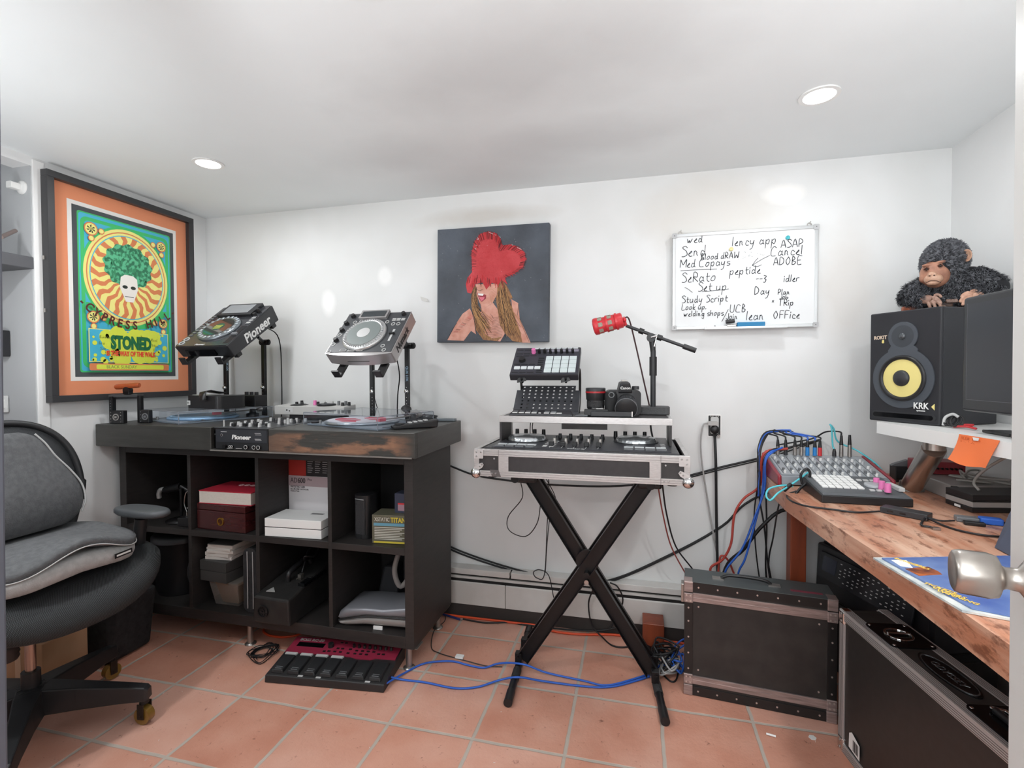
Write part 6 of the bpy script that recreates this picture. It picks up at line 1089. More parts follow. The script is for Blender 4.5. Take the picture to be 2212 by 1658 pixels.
MB(SF).prism([q for q in outer] + neck_r + top_ + neck_l, -.0004, .0035).build('waveguide', GRC, ks, .0015)
MB(SF @ T3(wx, wy, .0036)).lathe([(.08, 0), (.078, .006), (.072, .0075), (.066, .003), (.065, .0005)], n=56).build('rubber_surround', BLK, ks)
MB(SF @ T3(wx, wy, .0042)).lathe([(.0655, .0), (.05, .0012), (.03, .0018), (.0, .002)], n=56).build('yellow_cone', mat('cone_yellow', '#eadb8c', .45), ks, label='pale yellow woofer cone')
MB(SF @ T3(wx, wy, .005)).ell((0, 0, 0), .0285, .0285, .014, 32, 12).build('dust_cap', DGR, ks)
MB(SF @ T3(wx, tyy, .0036)).lathe([(.038, .0), (.02, .0008), (.0, .001)], n=40).build('tweeter_horn', mat('horn_dark', '#3d4147', .4), ks); MB(SF @ T3(wx, tyy, .0045)).ell((0, 0, 0), .0115, .0115, .007, 24, 10).build('tweeter_dome', mat('dome_grey', '#54585c', .25, .4), ks)
m_ = MB(SF); m_.rrect(.012, SW-.012, .012, .036, -.0004, .001, .011); m_.build('port_rim', DGR, ks); MB(SF).rrect(.017, SW-.02, .016, .032, .0011, .0018, .008).build('bass_port', GLS, ks)
m_ = MB(SF); m_.text('KRK', .03, SW-.056, .062, .0042, sx=.85, bold=.0004); m_.text('systems', .008, SW-.056, .047, .0042, sx=1.1); m_.build('logo_lettering', WHT, ks); MB(SF).prism([(SW-.016, .051), (SW-.016, .072), (SW-.026, .0615)], -.0004, .0012).build('logo_wedge', MATS['cone_yellow'], ks)
MB(SF).text('ROKIT', .018, .04, .30, .0005, sx=.9, bold=.0004).build('badge_lettering', mat('badge_pale', '#d9c4b0', .4), ks); MB(SF).text('8', .016, .05, .285, .0005, bold=.0006).build('badge_number', MATS['cone_yellow'], ks)
# computer monitor
MO = frame((.925, 1.73, 1.098), (.03, -1, 0), z=(0, 0, 1))    # x toward the camera, y into the screen, z up
mo = thing('computer_monitor', 'black flat computer monitor beside the studio speaker, cut off by the door edge', 'monitor', MO @ T3(.25, .1, SPZ-1.098))
MB(MO).box(0, .53, 0, .03, 0, .328).build('housing', mat('monitor_black', '#1f2024', .35), mo, .008, 3); MB(MO).box(.022, .508, -.0012, .002, .036, .306).build('screen', mat('screen_blue_black', '#20232b', .3), mo)
m_ = MB(MO); m_.box(.019, .511, -.0006, .002, .033, .0345); m_.box(.019, .0205, -.0006, .002, .033, .309); m_.build('bezel_lines', mat('bezel_line', '#55585f', .3), mo)
m_ = MB(MO); m_.box(.2, .3, .031, .06, -.02, .2); m_.box(.14, .36, .03, .17, SPZ-1.098+.0008, SPZ-1.098+.014); m_.cb((.25, .07, -.02), (.05, .04, .08)); m_.build('stand', BLK, mo, .004)
MB(MO @ RX(PI/2)).text('DELL', .012, .04, .016, .001).build('bezel_lettering', GRY, mo) if 0 else None
# ape toy sitting on the speaker
BV = ray(2045, 660); B0 = EYE + BV*1.76; B0.z = SPZ+SHh+.0015; dh = Vector((B0.x, B0.y, 0)).normalized(); xr = Vector((dh.y, -dh.x, 0))
AP = frame(B0, xr, z=(0, 0, 1))
def Q(px, py, d=0): return Vector(((px-2045)*.00124, d, (660-py)*.00164))
ape = thing('toy_ape', 'dark grey furry toy baby ape with brown face sitting on the studio speaker', 'toy', AP)
prim = []   # (kind, data) used for body and fur
def E_(c, r): prim.append(('e', c, r))
def T_(a, b, r0, r1): prim.append(('t', a, b, r0, r1))
E_(Q(2036, 556, .0), (.060, .064, .072)); E_(Q(2040, 548, .012), (.062, .066, .068))
E_(Q(2065, 615, .03), (.078, .062, .062)); E_(Q(2050, 590, .02), (.055, .05, .04)); E_(Q(2075, 645, .02), (.075, .055, .0235))
T_(Q(2015, 598, .015), Q(1966, 618, -.02), .036, .032); T_(Q(1966, 618, -.02), Q(1965, 632, -.04), .033, .028); T_(Q(1965, 632, -.04), Q(2003, 640, -.07), .028, .021)
T_(Q(2095, 590, .03), Q(2145, 618, .0), .04, .036); T_(Q(2145, 620, .0), Q(2140, 632, -.02), .034, .028); T_(Q(2140, 634, -.02), Q(2102, 638, -.045), .027, .02)
T_(Q(2085, 646, .0), Q(2030, 645, -.045), .024, .022); T_(Q(2040, 647, -.03), Q(1992, 652, -.045), .0195, .0125)
mb = MB(AP)
for p_ in prim:
    if p_[0] == 'e': mb.ell(p_[1], *p_[2], 28, 18)
    else:
        mb.cyl(p_[1], p_[2], p_[3], p_[4], 20); mb.ell(p_[1], p_[3]); mb.ell(p_[2], p_[4])
FUR = mat('ape_fur', '#34353a', .7, col2='#77797f', scale=90, lo=.4, hi=.7)
bo = mb.build('body', mat('ape_hide', '#232428', .9), ape)
rm = bo.modifiers.new('remesh', 'REMESH'); rm.mode = 'VOXEL'; rm.voxel_size = .005; rm.use_smooth_shade = True
sm_ = bo.modifiers.new('smooth', 'SMOOTH'); sm_.iterations = 4
g = random.Random(4); fm = MB(AP)
def inside(p, skip):
    for k, q in enumerate(prim):
        if k == skip: continue
        if q[0] == 'e':
            d = p-q[1]
            if (d.x/q[2][0])**2+(d.y/q[2][1])**2+(d.z/q[2][2])**2 < .94: return True
        else:
            ab = q[2]-q[1]; t = max(0, min(1, (p-q[1]).dot(ab)/ab.length_squared)); c = q[1]+ab*t
            if (p-c).length < (q[3]*(1-t)+q[4]*t)*.96: return True
    return False
FCc = Q(2019, 581, -.05)
for k, q in enumerate(prim):
    area_ = (q[2][0]*q[2][2]*12.5) if q[0] == 'e' else (q[2]-q[1]).length*(q[3]+q[4])*PI+4*q[4]**2
    for _ in range(int(area_*130000)):
        n = Vector((g.gauss(0, 1), g.gauss(0, 1), g.gauss(0, 1))).normalized()
        if q[0] == 'e': p = Vector((q[1].x+q[2][0]*n.x, q[1].y+q[2][1]*n.y, q[1].z+q[2][2]*n.z)); nn_ = Vector((n.x/q[2][0], n.y/q[2][1], n.z/q[2][2])).normalized(); flow = Vector((.15*n.x, .25, -.7)) if k > 1 else Vector((.35*(1 if n.x > 0 else -1), .9, .1-.5*(n.z < 0)))
        else:
            ab = q[2]-q[1]; t = g.random(); c = q[1]+ab*t; n = (n-ab.normalized()*n.dot(ab.normalized())).normalized(); r_ = q[3]*(1-t)+q[4]*t; p = c+n*r_; nn_ = n; flow = ab.normalized()*.8+Vector((0, 0, -.5))
        if k < 2 and (((p-FCc).x/.039)**2+((p-FCc).z/.046)**2) < 1 and p.y < .0: continue
        if p.y > .06 or p.z < .002 or inside(p, k): continue
        L = g.uniform(.011, .02)*(1 if k > 1 else .7); d = (nn_*.75+flow*.75+Vector((g.gauss(0, .25), g.gauss(0, .25), g.gauss(0, .25)))).normalized()
        s_ = nn_.cross(d); s_ = s_.normalized() if s_.length > 1e-4 else Vector((1, 0, 0)); wv = g.uniform(.0009, .0015); tip = p+d*L; tip.z = max(tip.z, .001); mid = p+nn_*L*.3+d*L*.45
        fm.add([p-s_*wv, p+s_*wv, mid+s_*wv*.7, mid-s_*wv*.7, tip], [(0, 1, 2, 3), (3, 2, 4)])
fm.build('fur', FUR, bo, kind='stuff')
SKN = mat('ape_skin', '#b5826a', .5, col2='#8f6350', scale=35, bump=.2, bscale=60); SKL = mat('ape_skin_light', '#c9a38c', .5, col2='#b3886f', scale=50, bump=.25, bscale=90); SKD = mat('ape_skin_dark', '#6f4a3c', .5, col2='#8f6a5a', scale=60, bump=.2, bscale=90)
fx = MB(AP); fx.ell(Q(2019, 580, -.036), .043, .036, .049, 28, 18, RY(math.radians(-6))); fx.ell(Q(2001, 562, -.058), .015, .011, .0055, 16, 10); fx.ell(Q(2032, 558, -.058), .016, .012, .0055, 16, 10); fx.ell(Q(1993, 588, -.045), .012, .014, .016); fx.ell(Q(2040, 586, -.04), .015, .016, .02); fx.ell(Q(2016, 561, -.058), .024, .009, .005)
fa = fx.build('face', SKN, ape); rm = fa.modifiers.new('remesh', 'REMESH'); rm.mode = 'VOXEL'; rm.voxel_size = .0026; rm.use_smooth_shade = True; s2 = fa.modifiers.new('smooth', 'SMOOTH'); s2.iterations = 6
fx = MB(AP); fx.ell(Q(2016, 593, -.062), .027, .022, .02, 24, 14); fx.ell(Q(2013, 583, -.068), .014, .013, .010); fx.ell(Q(2016, 602, -.068), .019, .014, .008); fx.ell(Q(2008, 585, -.079), .006, .006, .005); fx.ell(Q(2019, 585, -.079), .006, .006, .005)
fa2 = fx.build('muzzle', SKL, fa); rm = fa2.modifiers.new('remesh', 'REMESH'); rm.mode = 'VOXEL'; rm.voxel_size = .0022; rm.use_smooth_shade = True; s2 = fa2.modifiers.new('smooth', 'SMOOTH'); s2.iterations = 4
m_ = MB(AP); m_.tube([Q(2001, 601, -.0815), Q(2010, 598, -.0875), Q(2022, 599, -.0865), Q(2032, 603, -.079)], .0011, 6); [m_.ell(Q(x, 587, -.0845), .0028, .002, .0018, 10, 6) for x in (2008, 2018)]; m_.build('mouth_line', mat('ape_mouth', '#4a2f28', .6), fa)
for x, y in ((2001, 571), (2030, 567)):
    e_ = MB(AP).ell(Q(x, y, -.0655), .0072, .006, .0062, 18, 12).build('eye', mat('ape_eye', '#3a1d12', .05), fa); MB(AP).ell(Q(x, y, -.0703), .003, .0018, .003, 12, 8).build('pupil', GLS, e_); m_ = MB(AP); m_.tube([Q(x-7, y+.5, -.066), Q(x, y-4.4, -.071), Q(x+7, y, -.066)], .0017, 6); m_.tube([Q(x-7, y+.5, -.066), Q(x, y+4.4, -.0695), Q(x+7, y, -.066)], .0014, 6); m_.build('eyelid', SKD, e_)
m_ = MB(AP @ T3(*Q(2086, 548, -.03)) @ RZ(math.radians(-25)) @ RX(PI/2)); R_ = [[( (r*math.cos(a)*.8), r*math.sin(a)*1.15, z_) for a in [2*PI*i/24 for i in range(24)]] for r, z_ in ((.004, -.002), (.010, .0), (.0165, .005), (.0185, .005), (.0185, .002), (.012, -.006))]; m_.loft(R_, True); m_.build('ear', SKL, ape)
def hand(name, base, dirs, pr_, ln_, r, m, palm):
    mb = MB(AP); mb.ell(palm[0], *palm[1], 18, 12)
    for k, (b, d) in enumerate(dirs):
        b, d = Vector(b), Vector(d).normalized(); L = ln_[k]; dn = Vector((0, -.35, -1)).normalized()
        p1 = b+d*L*.4+Vector((0, -.2, .25))*L*.35; p2 = b+d*L*.75+dn*L*.12; p3 = b+d*L*.9+dn*L*.38; mb.tube([b, p1, p2, p3], lambda t, r=r: r*(1-.18*t), 10, 5); mb.ell(p3, r*.84); mb.ell(p1, r*1.06)
    o = mb.build(name, m, ape); rm = o.modifiers.new('remesh', 'REMESH'); rm.mode = 'VOXEL'; rm.voxel_size = .0017; rm.use_smooth_shade = True; s_ = o.modifiers.new('smooth', 'SMOOTH'); s_.iterations = 3; return o
# left hand of the picture: draped down over the knee, five separate fingers
hand('hand', None, [(Q(2014, 634, -.092), (.9, -.3, -.45)), (Q(2017, 638, -.094), (.75, -.3, -.7)), (Q(2012, 642, -.094), (.55, -.3, -.85)), (Q(2006, 644, -.09), (.3, -.25, -.95)), (Q(2018, 630, -.085), (1, -.1, .1))], None, (.03, .032, .03, .024, .02), .0056, SKL if 0 else mat('ape_hand', '#a58474', .5, col2='#8d6b5c', scale=60, bump=.25, bscale=90), (Q(2003, 637, -.08), (.021, .013, .017)))
hand('hand', None, [(Q(2097, 630, -.062), (-1, -.2, .1)), (Q(2095, 634, -.066), (-1, -.3, -.25)), (Q(2096, 638, -.068), (-.9, -.3, -.5)), (Q(2100, 641, -.066), (-.7, -.3, -.75)), (Q(2106, 627, -.055), (-.7, 0, .4))], None, (.03, .033, .03, .024, .018), .0055, mat('ape_hand_light', '#c99f88', .5, col2='#b3866f', scale=60, bump=.25, bscale=90), (Q(2106, 635, -.055), (.019, .013, .015)))
mb = MB(AP); mb.ell(Q(1975, 652, -.055), .026, .014, .0115, 18, 12)
for k in range(4): mb.tube([Q(1962, 650+k*2.4, -.056-.003*k), Q(1953, 649+k*2.8, -.062-.003*k), Q(1947, 652+k*2.1, -.066-.003*k)], .0046, 8, 4)
mb.tube([Q(1978, 655, -.064), Q(1968, 658, -.072), Q(1960, 657, -.076)], .0042, 8, 4)
o = mb.build('foot', mat('ape_foot', '#6d3a28', .45, col2='#8f5038', scale=60), ape); rm = o.modifiers.new('remesh', 'REMESH'); rm.mode = 'VOXEL'; rm.voxel_size = .0018; rm.use_smooth_shade = True
mb = MB(AP); mb.ell(Q(2046, 650, -.06), .016, .012, .0115, 14, 10)
for k in range(4): mb.tube([Q(2044+k*6, 645, -.067), Q(2046+k*6, 641, -.078), Q(2048+k*6, 647, -.083)], .0042, 8, 4)
mb.tube([Q(2034, 650, -.066), Q(2036, 652, -.078), Q(2044, 655, -.082)], .004, 8, 4)
o = mb.build('foot', mat('ape_foot_dark', '#5a453d', .5, col2='#7d675c', scale=60), ape); rm = o.modifiers.new('remesh', 'REMESH'); rm.mode = 'VOXEL'; rm.voxel_size = .0018; rm.use_smooth_shade = True

# things on the white shelf
SZW = SPZ+.001
def onshelf(px, py): return onz(px, py, SZW)
P = onshelf(2052, 922); g = random.Random(15)
t = thing('earphone_bundle', 'coiled black and white earphones with a red cable on the white shelf, below the monitor', 'earphones', (P.x, P.y, SZW))
m_ = MB(); [m_.tube([(P.x+.004*k+.016*math.cos(a), P.y-.01*k+.012*math.sin(a), SZW+.022+.016*math.sin(a*1.0+.6)) for a in [PI*2*i/10 for i in range(11)]], .0028, 6, 4) for k in range(3)]; m_.build('coil', BLK, t); m_ = MB(); m_.tube([(P.x-.016, P.y+.004, SZW+.005), (P.x-.013, P.y, SZW+.03), (P.x+.002, P.y-.01, SZW+.042), (P.x+.012, P.y-.02, SZW+.034)], .0045, 8); m_.build('pale_band', LGR, t)
m_ = MB(); m_.tube([(P.x+.0, P.y-.02, SZW+.004), (P.x+.012, P.y-.06, SZW+.008), (P.x+.02, P.y-.09, SZW+.005), (P.x+.012, P.y-.05, SZW+.012), (P.x+.018, P.y-.08, SZW+.015)], .0035, 8); m_.build('red_cable', RED, t)
P = onshelf(2165, 938); t = tag(MB().box(P.x-.02, P.x+.05, P.y-.06, P.y+.05, SZW, SZW+.008).build('black_tray', BLK, bev=.002), 'thin black flat gadget on the white shelf at the door edge', 'gadget')
def shelf_edge(px, py): 
    n = Vector((.5515, .071, 0)).normalized(); n = Vector((.992, .128, 0)); return onplane(px, py, Vector((.84, 2.05, 0))-n*.002, n)
pn = MB(); cs = [shelf_edge(2072, 937), shelf_edge(2160, 951), shelf_edge(2157, 985), shelf_edge(2140, 1014), shelf_edge(2100, 1003), shelf_edge(2062, 994), shelf_edge(2070, 965)]
off = Vector((-.992, -.128, 0)); cv = [0, 0, .004, .022, .008, .016, .004]
f_ = [cs[0]]; GR = []
for j in range(6):
    v = j/5; A_ = cs[0].lerp(cs[5], v)+off*(.018*v*v); B_ = cs[1].lerp(cs[3], v)+off*(.012*v*v+.004*math.sin(v*3)); GR.append([A_.lerp(B_, i/6)+off*(.004*math.sin(i*1.05)*v)+Vector((0, 0, .004*v*math.cos(i*1.05))) for i in range(7)])
for sd in (0, -.0006):
    base = [q+off*sd for r in GR for q in r]; pn.add(base, [((j*7+i, j*7+i+1, (j+1)*7+i+1, (j+1)*7+i) if sd else (j*7+i, (j+1)*7+i, (j+1)*7+i+1, j*7+i+1)) for j in range(5) for i in range(6)], True)
ps = thing('orange_note', 'curling orange sticky note taped to the front edge of the white shelf', 'note', f_[0]); pn.build('paper', mat('note_orange', '#ef7a43', .6), ps)
nx = (cs[1]-cs[0]).normalized(); wr = MB(); [write(wr, w_, 0, 0, .008, lambda a, b: cs[0]+nx*(.01+a)+Vector((0, 0, -.012-.011*k+b))+off*.0024, .0004, .1, .3, 60+k) for k, w_ in enumerate(('ACER  tools', 'Ivan help', 'cor it X', 'nad aSE'))]; wr.build('note_writing', mat('note_ink', '#c85a2e', .7), ps)
tpq = [shelf_edge(x, y)+off*.003 for x, y in ((2104, 944), (2118, 946), (2116, 952), (2106, 951))]; MB().add(tpq+[q+off*.0006 for q in tpq], [(0, 1, 2, 3), (7, 6, 5, 4)]).build('tape', WHT, ps)

# desk mixer
mxr = thing('audio_mixer', 'grey audio mixing desk with dark red side cheeks at the back corner of the desk', 'mixer', (.7, 2.15, D0))
a, b, c, d = .527, .88, 2.03, 2.275
MB().hexa([(a, c, D0+.004), (b, c, D0+.004), (b, d, D0+.004), (a, d, D0+.004)], [(a, c+.006, .826), (b, c+.006, .826), (b, d, .872), (a, d, .872)]).build('chassis', mat('mixer_grey', '#878c92', .4, .3), mxr, .002)
CHK = mat('cheek_red', '#8e2c38', .35)
for x0, x1 in ((a-.014, a-.0005), (b+.0005, b+.014)):
    MB().hexa([(x0, c-.005, D0), (x1, c-.005, D0), (x1, d+.004, D0), (x0, d+.004, D0)], [(x0, c-.004, .829), (x1, c-.004, .829), (x1, d+.004, .877), (x0, d+.004, .877)]).build('side_cheek', CHK, mxr, .006, 3)
MXT = frame((a, c+.006, .8265), (1, 0, 0), (0, d-c-.006, .046)); MB(MXT).box(.004, b-a-.004, .012, .235, 0, .0012).build('faceplate', mat('mixer_plate_light', '#a9adb2', .35, .3), mxr)
g = random.Random(2); KC = [mat('knob_white', '#e3e3e1', .4), GRY, mat('knob_mid', '#b8babd', .4)]
for i in range(12):
    for j in range(7):
        if g.random() < .12: continue
        MB(MXT).cyl((.02+i*.0275, .03+j*.024, .0012), (.02+i*.0275, .03+j*.024, .0012+.010), .0055, .0045, 8).build('knob', KC[(i*3+j) % 3], mxr)
m_ = MB(MXT); [m_.box(.012+i*.0275, .014+i*.0275, .02, .2, .0012, .0016) for i in range(12)]; m_.build('channel_lines', DGR, mxr)
def plug(px, kind, lab, cab, h=.062):
    x = ony(px, 985, 2.25).x; zb = .8725; t = thing('audio_plug', lab, 'plug', (x, 2.25, zb), 'plugs along the back of the mixing desk')
    mm = {'s': STL, 'd': DGR, 'b': mat('plug_blue', '#2c7fc4', .35), 'r': RED}[kind]
    MB().cyl((x, 2.25, zb), (x, 2.25, zb+h*.55), .0078, .0072, 14).build('shell', mm, t); MB().cyl((x, 2.25, zb+h*.55), (x, 2.25, zb+h), .007, .0045, 14).build('strain_relief', BLK, t)
    if cab: MB().tube([(x, 2.25, zb+h), (x-.004, 2.255, zb+h+.014)] + cab, .0032, 6).build('cord', {'k': CK, 'u': CB, 'r': CRD, 'c': mat('cable_cyan', '#5cc3cf', .45)}[cab_c], t)
corner = Vector((.505, 2.2, .86))
for i, (px, kd, cc, lab) in enumerate(((1680, 's', 'k', 'silver cable plug standing in the mixing desk, leftmost of the row'), (1697, 'd', 'k', 'dark cable plug in the mixing desk, second from the left'), (1717, 's', 'k', 'silver cable plug in the mixing desk, third from the left'), (1731, 's', 'k', 'silver cable plug in the mixing desk, fourth from the left'), (1744, 'b', 'u', 'blue cable plug in the mixing desk, left of the two blue ones'), (1760, 'b', 'u', 'blue cable plug in the mixing desk, right of the two blue ones'), (1771, 'r', 'k', 'red and black cable plug in the mixing desk, beside the blue plugs'))):
    cab_c = cc; x = ony(px, 985, 2.25).x
    plug(px, kd, lab, [(x-.03-.01*i, 2.27, .955+.004*(i % 3)), ((x+.53)/2, 2.28, .965+.006*(i % 2)), (.53, 2.27, .945+.003*i), (.506-.002*i, 2.25, .9), (.498-.003*(i % 4), 2.235, .84), (.497-.004*(i % 3), 2.23, .70)])
cab_c = 'k'
plug(1817, 's', 'silver cable plug in the mixing desk, left of the right-hand pair', [(ony(1817, 985, 2.25).x-.04, 2.3, .965), (.72, 2.34, .93), (.60, 2.35, .90)], .085); plug(1835, 's', 'silver cable plug in the mixing desk, rightmost of the row', None, .088)
cab_c = 'c'; x = ony(1802, 985, 2.22).x; plug(1802, 'd', 'short dark plug with a bright cyan cable in the mixing desk', [(x, 2.25, .985), (x-.004, 2.255, 1.0), (x+.012, 2.26, .98), (x+.03, 2.27, .93), (ony(1850, 978, 2.25).x, 2.25, .9), (ony(1890, 1000, 2.2).x, 2.2, .86), (ony(1915, 1030, 2.1).x, 2.1, .83)], .03)
# hub cable with cyan cable on the sampler
smp = thing('sampler', 'dark grey sampler with rows of white keys and three pink knobs on the desk', 'sampler', (.71, 1.9, D0))
MB().hexa([(.582, 1.79, D0), (.837, 1.79, D0), (.837, 1.99, D0), (.582, 1.99, D0)], [(.582, 1.79, .816), (.837, 1.79, .816), (.837, 1.99, .838), (.582, 1.99, .838)]).build('body', BLK, smp, .003)
MB().hexa([(.584, 1.788, .8165), (.835, 1.788, .8165), (.835, 1.99, .8385), (.584, 1.99, .8385)], [(.590, 1.8, .823), (.829, 1.8, .823), (.829, 1.985, .845), (.590, 1.985, .845)]).build('top_shell', mat('sampler_grey', '#53565a', .45), smp, .002)
ST_ = frame((.59, 1.8, .8235), (1, 0, 0), (0, .185, .022))
for i in range(6):
    for j in range(5): MB(ST_).rrect(.012+i*.021, .03+i*.021, .045+j*.027, .067+j*.027, 0, .0035, .002).build('key_pad', WHT, smp)
MB(ST_).lathe([(.026, 0), (.026, .006), (.02, .008), (.0, .008)], (.175, .085, 0), 32).build('data_dial', mat('dial_grey', '#a3a6aa', .35), smp); m_ = MB(ST_); [m_.rrect(.145+i*.02, .16+i*.02, y, y+.014, 0, .003, .003) for i in range(3) for y in (.13, .03)]; m_.build('round_buttons', LGR, smp)
for px, py in ((1893, 1044), (1905, 1051), (1918, 1057)):
    p = onz(px, py, .838); MB().cyl((p.x, p.y, .83), (p.x, p.y, .857), .0095, .0085, 18).build('pink_knob', PNK, smp, label='pink knob')
MB().box(.815, .832, 1.83, 1.92, .829, .842).build('side_module', LGR, smp, .002)
cable('cyan_cable', 'looped bright cyan cable held by a black tie, hanging over the desk corner', [ony(1745, 1020, 1.98), ony(1725, 1035, 1.95), ony(1700, 1052, 1.9), ony(1680, 1065, 1.85), ony(1664, 1080, 1.84), ony(1655, 1070, 1.86), ony(1662, 1055, 1.88), ony(1690, 1048, 1.9), ony(1712, 1050, 1.92)], .0034, MATS['cable_cyan'])
t = thing('cable_tie', 'black strap tie wrapped round the cyan cable at the sampler corner', 'cable tie', ony(1740, 1025, 1.96)); m_ = MB(); m_.tube([ony(1733, 1045, 1.95), ony(1730, 1025, 1.95), ony(1742, 1012, 1.95), ony(1750, 1022, 1.95), ony(1744, 1040, 1.95), ony(1728, 1055, 1.93), ony(1718, 1068, 1.91)], .0045, 8); m_.build('strap', BLK, t); MB().cyl(ony(1694, 1058, 1.895), ony(1708, 1046, 1.915), .0075, n=12).build('sleeve', BLK, t)
cable('usb_cable', 'thin black cable lying along the desk edge from the sampler corner to the black hub', [ony(1720, 1060, 1.92), ony(1700, 1068, 1.905), onz(1702, 1083, D0+.003)+Vector((.012, .02, 0)), onz(1740, 1092, D0+.003), onz(1800, 1100, D0+.003), onz(1850, 1106, D0+.003), onz(1900, 1104, D0+.006)], .0028, CK)
h0, h1 = onz(1900, 1106, D0), onz(2003, 1126, D0); hb = frame(h0, (h1-h0), z=(0, 0, 1)); L = (h1-h0).length
t = thing('usb_hub', 'black rectangular cable hub lying on the desk in front of the sampler', 'hub', hb); MB(hb).box(0, L, 0, .045, 0, .018).build('body', DGR, t, .002); m_ = MB(hb); [m_.box(.02+i*.03, .034+i*.03, -.0008, 0, .006, .011) for i in range(2)]; m_.build('ports', GLS, t); MB().tube([h1+Vector((0, .01, .008)), onz(1990, 1133, D0+.004), onz(2012, 1138, D0+.004)], .003, 6).build('cord', CK, t); q = onz(2010, 1138, D0+.004); m_ = MB(); m_.box(q.x-.0, q.x+.018, q.y-.012, q.y+.0, D0, D0+.006); m_.build('plug', STL, t)
cable('hub_cable', 'black cable curving from the hub across the desk toward the door edge', [h1+Vector((0, .015, .01)), onz(2040, 1135, D0+.003), onz(2080, 1147, D0+.003), onz(2130, 1156, D0+.003), onz(2185, 1160, D0+.003)], .003, CK)
cable('hub_cable', 'thin black cable running straight from the hub to the blue adapter', [h1+Vector((.002, .02, .01)), onz(2030, 1124, D0+.004), onz(2062, 1124, D0+.006)], .0025, CK)
p0, p1 = onz(2066, 1126, D0), onz(2140, 1134, D0); t = thing('video_adapter', 'grey and bright blue video cable adapter on the desk in front of the game console', 'adapter', p0); fa_ = frame(p0, p1-p0, z=(0, 0, 1)); MB(fa_).box(0, .05, -.0, .03, 0, .014).build('grey_plug', GRY, t, .003); MB(fa_).box(.051, .1, .0, .028, 0, .018).build('blue_plug', mat('adapter_blue', '#2f66c8', .4), t, .004, label='bright blue plug'); MB(fa_).box(.01, .055, -.03, -.012, 0, .01).build('black_plug', BLK, t, .002); MB(fa_).tube([(.1, .014, .008), (.13, .0, .005), (.2, -.03, .004)], .003).build('cord', CK, t)
# consoles
q0, q1 = onz(1987, 1062, D0), onz(2050, 1081, D0); t = thing('silver_console', 'flat silver-grey box with cables heaped on it, on the desk behind the tube leg', 'console', (1.05, 2.02, D0))
MB().hexa([(1.0, 1.92, D0), (1.2, 1.92, D0), (1.2, 2.2, D0), (1.0, 2.2, D0)], [(1.0, 1.92, D0+.05), (1.2, 1.92, D0+.05), (1.2, 2.2, D0+.05), (1.0, 2.2, D0+.05)]).build('body', mat('console_silver', '#b1aeac', .4, .3), t, .003); MB().box(1.0, 1.015, 1.905, 1.9195, D0, D0+.048).build('black_end', BLK, t)
g = random.Random(31); z_ = D0+.0515
cable('cable_heap', 'heap of grey network cables lying on the silver box', [(1.03+g.uniform(0, .15), 1.93+g.uniform(0, .16), z_+.004+g.uniform(0, .02)) for _ in range(20)], .0035, mat('cable_light_grey', '#a9a6a1', .5))
t = thing('red_interface', 'small dark red box on the silver box, behind the tube leg', 'audio interface', (1.09, 2.12, z_)); MB().box(1.0, 1.14, 2.1, 2.19, z_, z_+.045).build('body', mat('interface_red', '#93343c', .4), t, .004); m_ = MB(); [m_.cyl((1.01+.014*i, 2.0995, z_+.022), (1.01+.014*i, 2.092, z_+.022), .004, n=8) for i in range(9)]; m_.build('sockets', BMT, t)
k0, k1, k2 = onz(2042, 1086, D0), onz(2100, 1107, D0), onz(2185, 1108, D0)
PSm = frame(k1, (k2-k1), z=(0, 0, 1)); dpt_ = (k0-k1).dot(PSm.to_3x3() @ Vector((0, 1, 0))); 
t = thing('game_console', 'layered black and silver game console on the desk, before the silver box', 'console', PSm); W_ = .2; DP = min(max(dpt_, .10), .13); sk = (k0-k1).dot(PSm.to_3x3() @ Vector((1, 0, 0)))
for z0_, z1_, mm, i_ in ((0, .014, BLK, 0), (.0145, .03, MATS['console_silver'], .004), (.0305, .036, BLK, .006), (.0365, .052, mat('console_black', '#232325', .4), .004)): MB(PSm).hexa([(i_, i_, z0_), (W_, i_, z0_), (W_+sk*.5, DP, z0_), (sk, DP, z0_)], [(i_, i_, z1_), (W_, i_, z1_), (W_+sk*.5, DP, z1_), (sk, DP, z1_)]).build('layer', mm, t, .001)
q = PSm @ Vector((sk*.5-.002, DP*.5, .007)); MB(frame(q, k1-k0, z=(PSm.to_3x3() @ Vector((-1, -.35, 0))))).box(-.012, .012, -.003, .004, 0.0, .0012).build('label_sticker', WHT, t)
cable('white_plug_cable', 'white cable with a black plug hanging down onto the game console', [(1.06, 1.72, SPZ-.045), (1.03, 1.8, .92), (1.02, 1.84, .87), k1+Vector((.05, .06, .056))], .004, MATS['cable_light_grey'])
t = thing('small_black_box', 'small black open box with a grey clip between the mixing desk and the tube leg', 'box', (.93, 2.2, D0)); bx = ony(1932, 1040, 2.2).x; MB().box(bx, bx+.05, 2.19, 2.24, D0, D0+.06).build('body', BLK, t, .002); MB().box(bx+.002, bx+.035, 2.188, 2.1898, D0+.01, D0+.045).build('opening', GLS, t); MB().hexa([(bx-.01, 2.2, D0+.0605), (bx+.05, 2.2, D0+.0605), (bx+.05, 2.22, D0+.0605), (bx-.01, 2.22, D0+.0605)], [(bx+.0, 2.2, D0+.068), (bx+.045, 2.2, D0+.085), (bx+.045, 2.22, D0+.085), (bx, 2.22, D0+.068)]).build('clip', GRY, t)
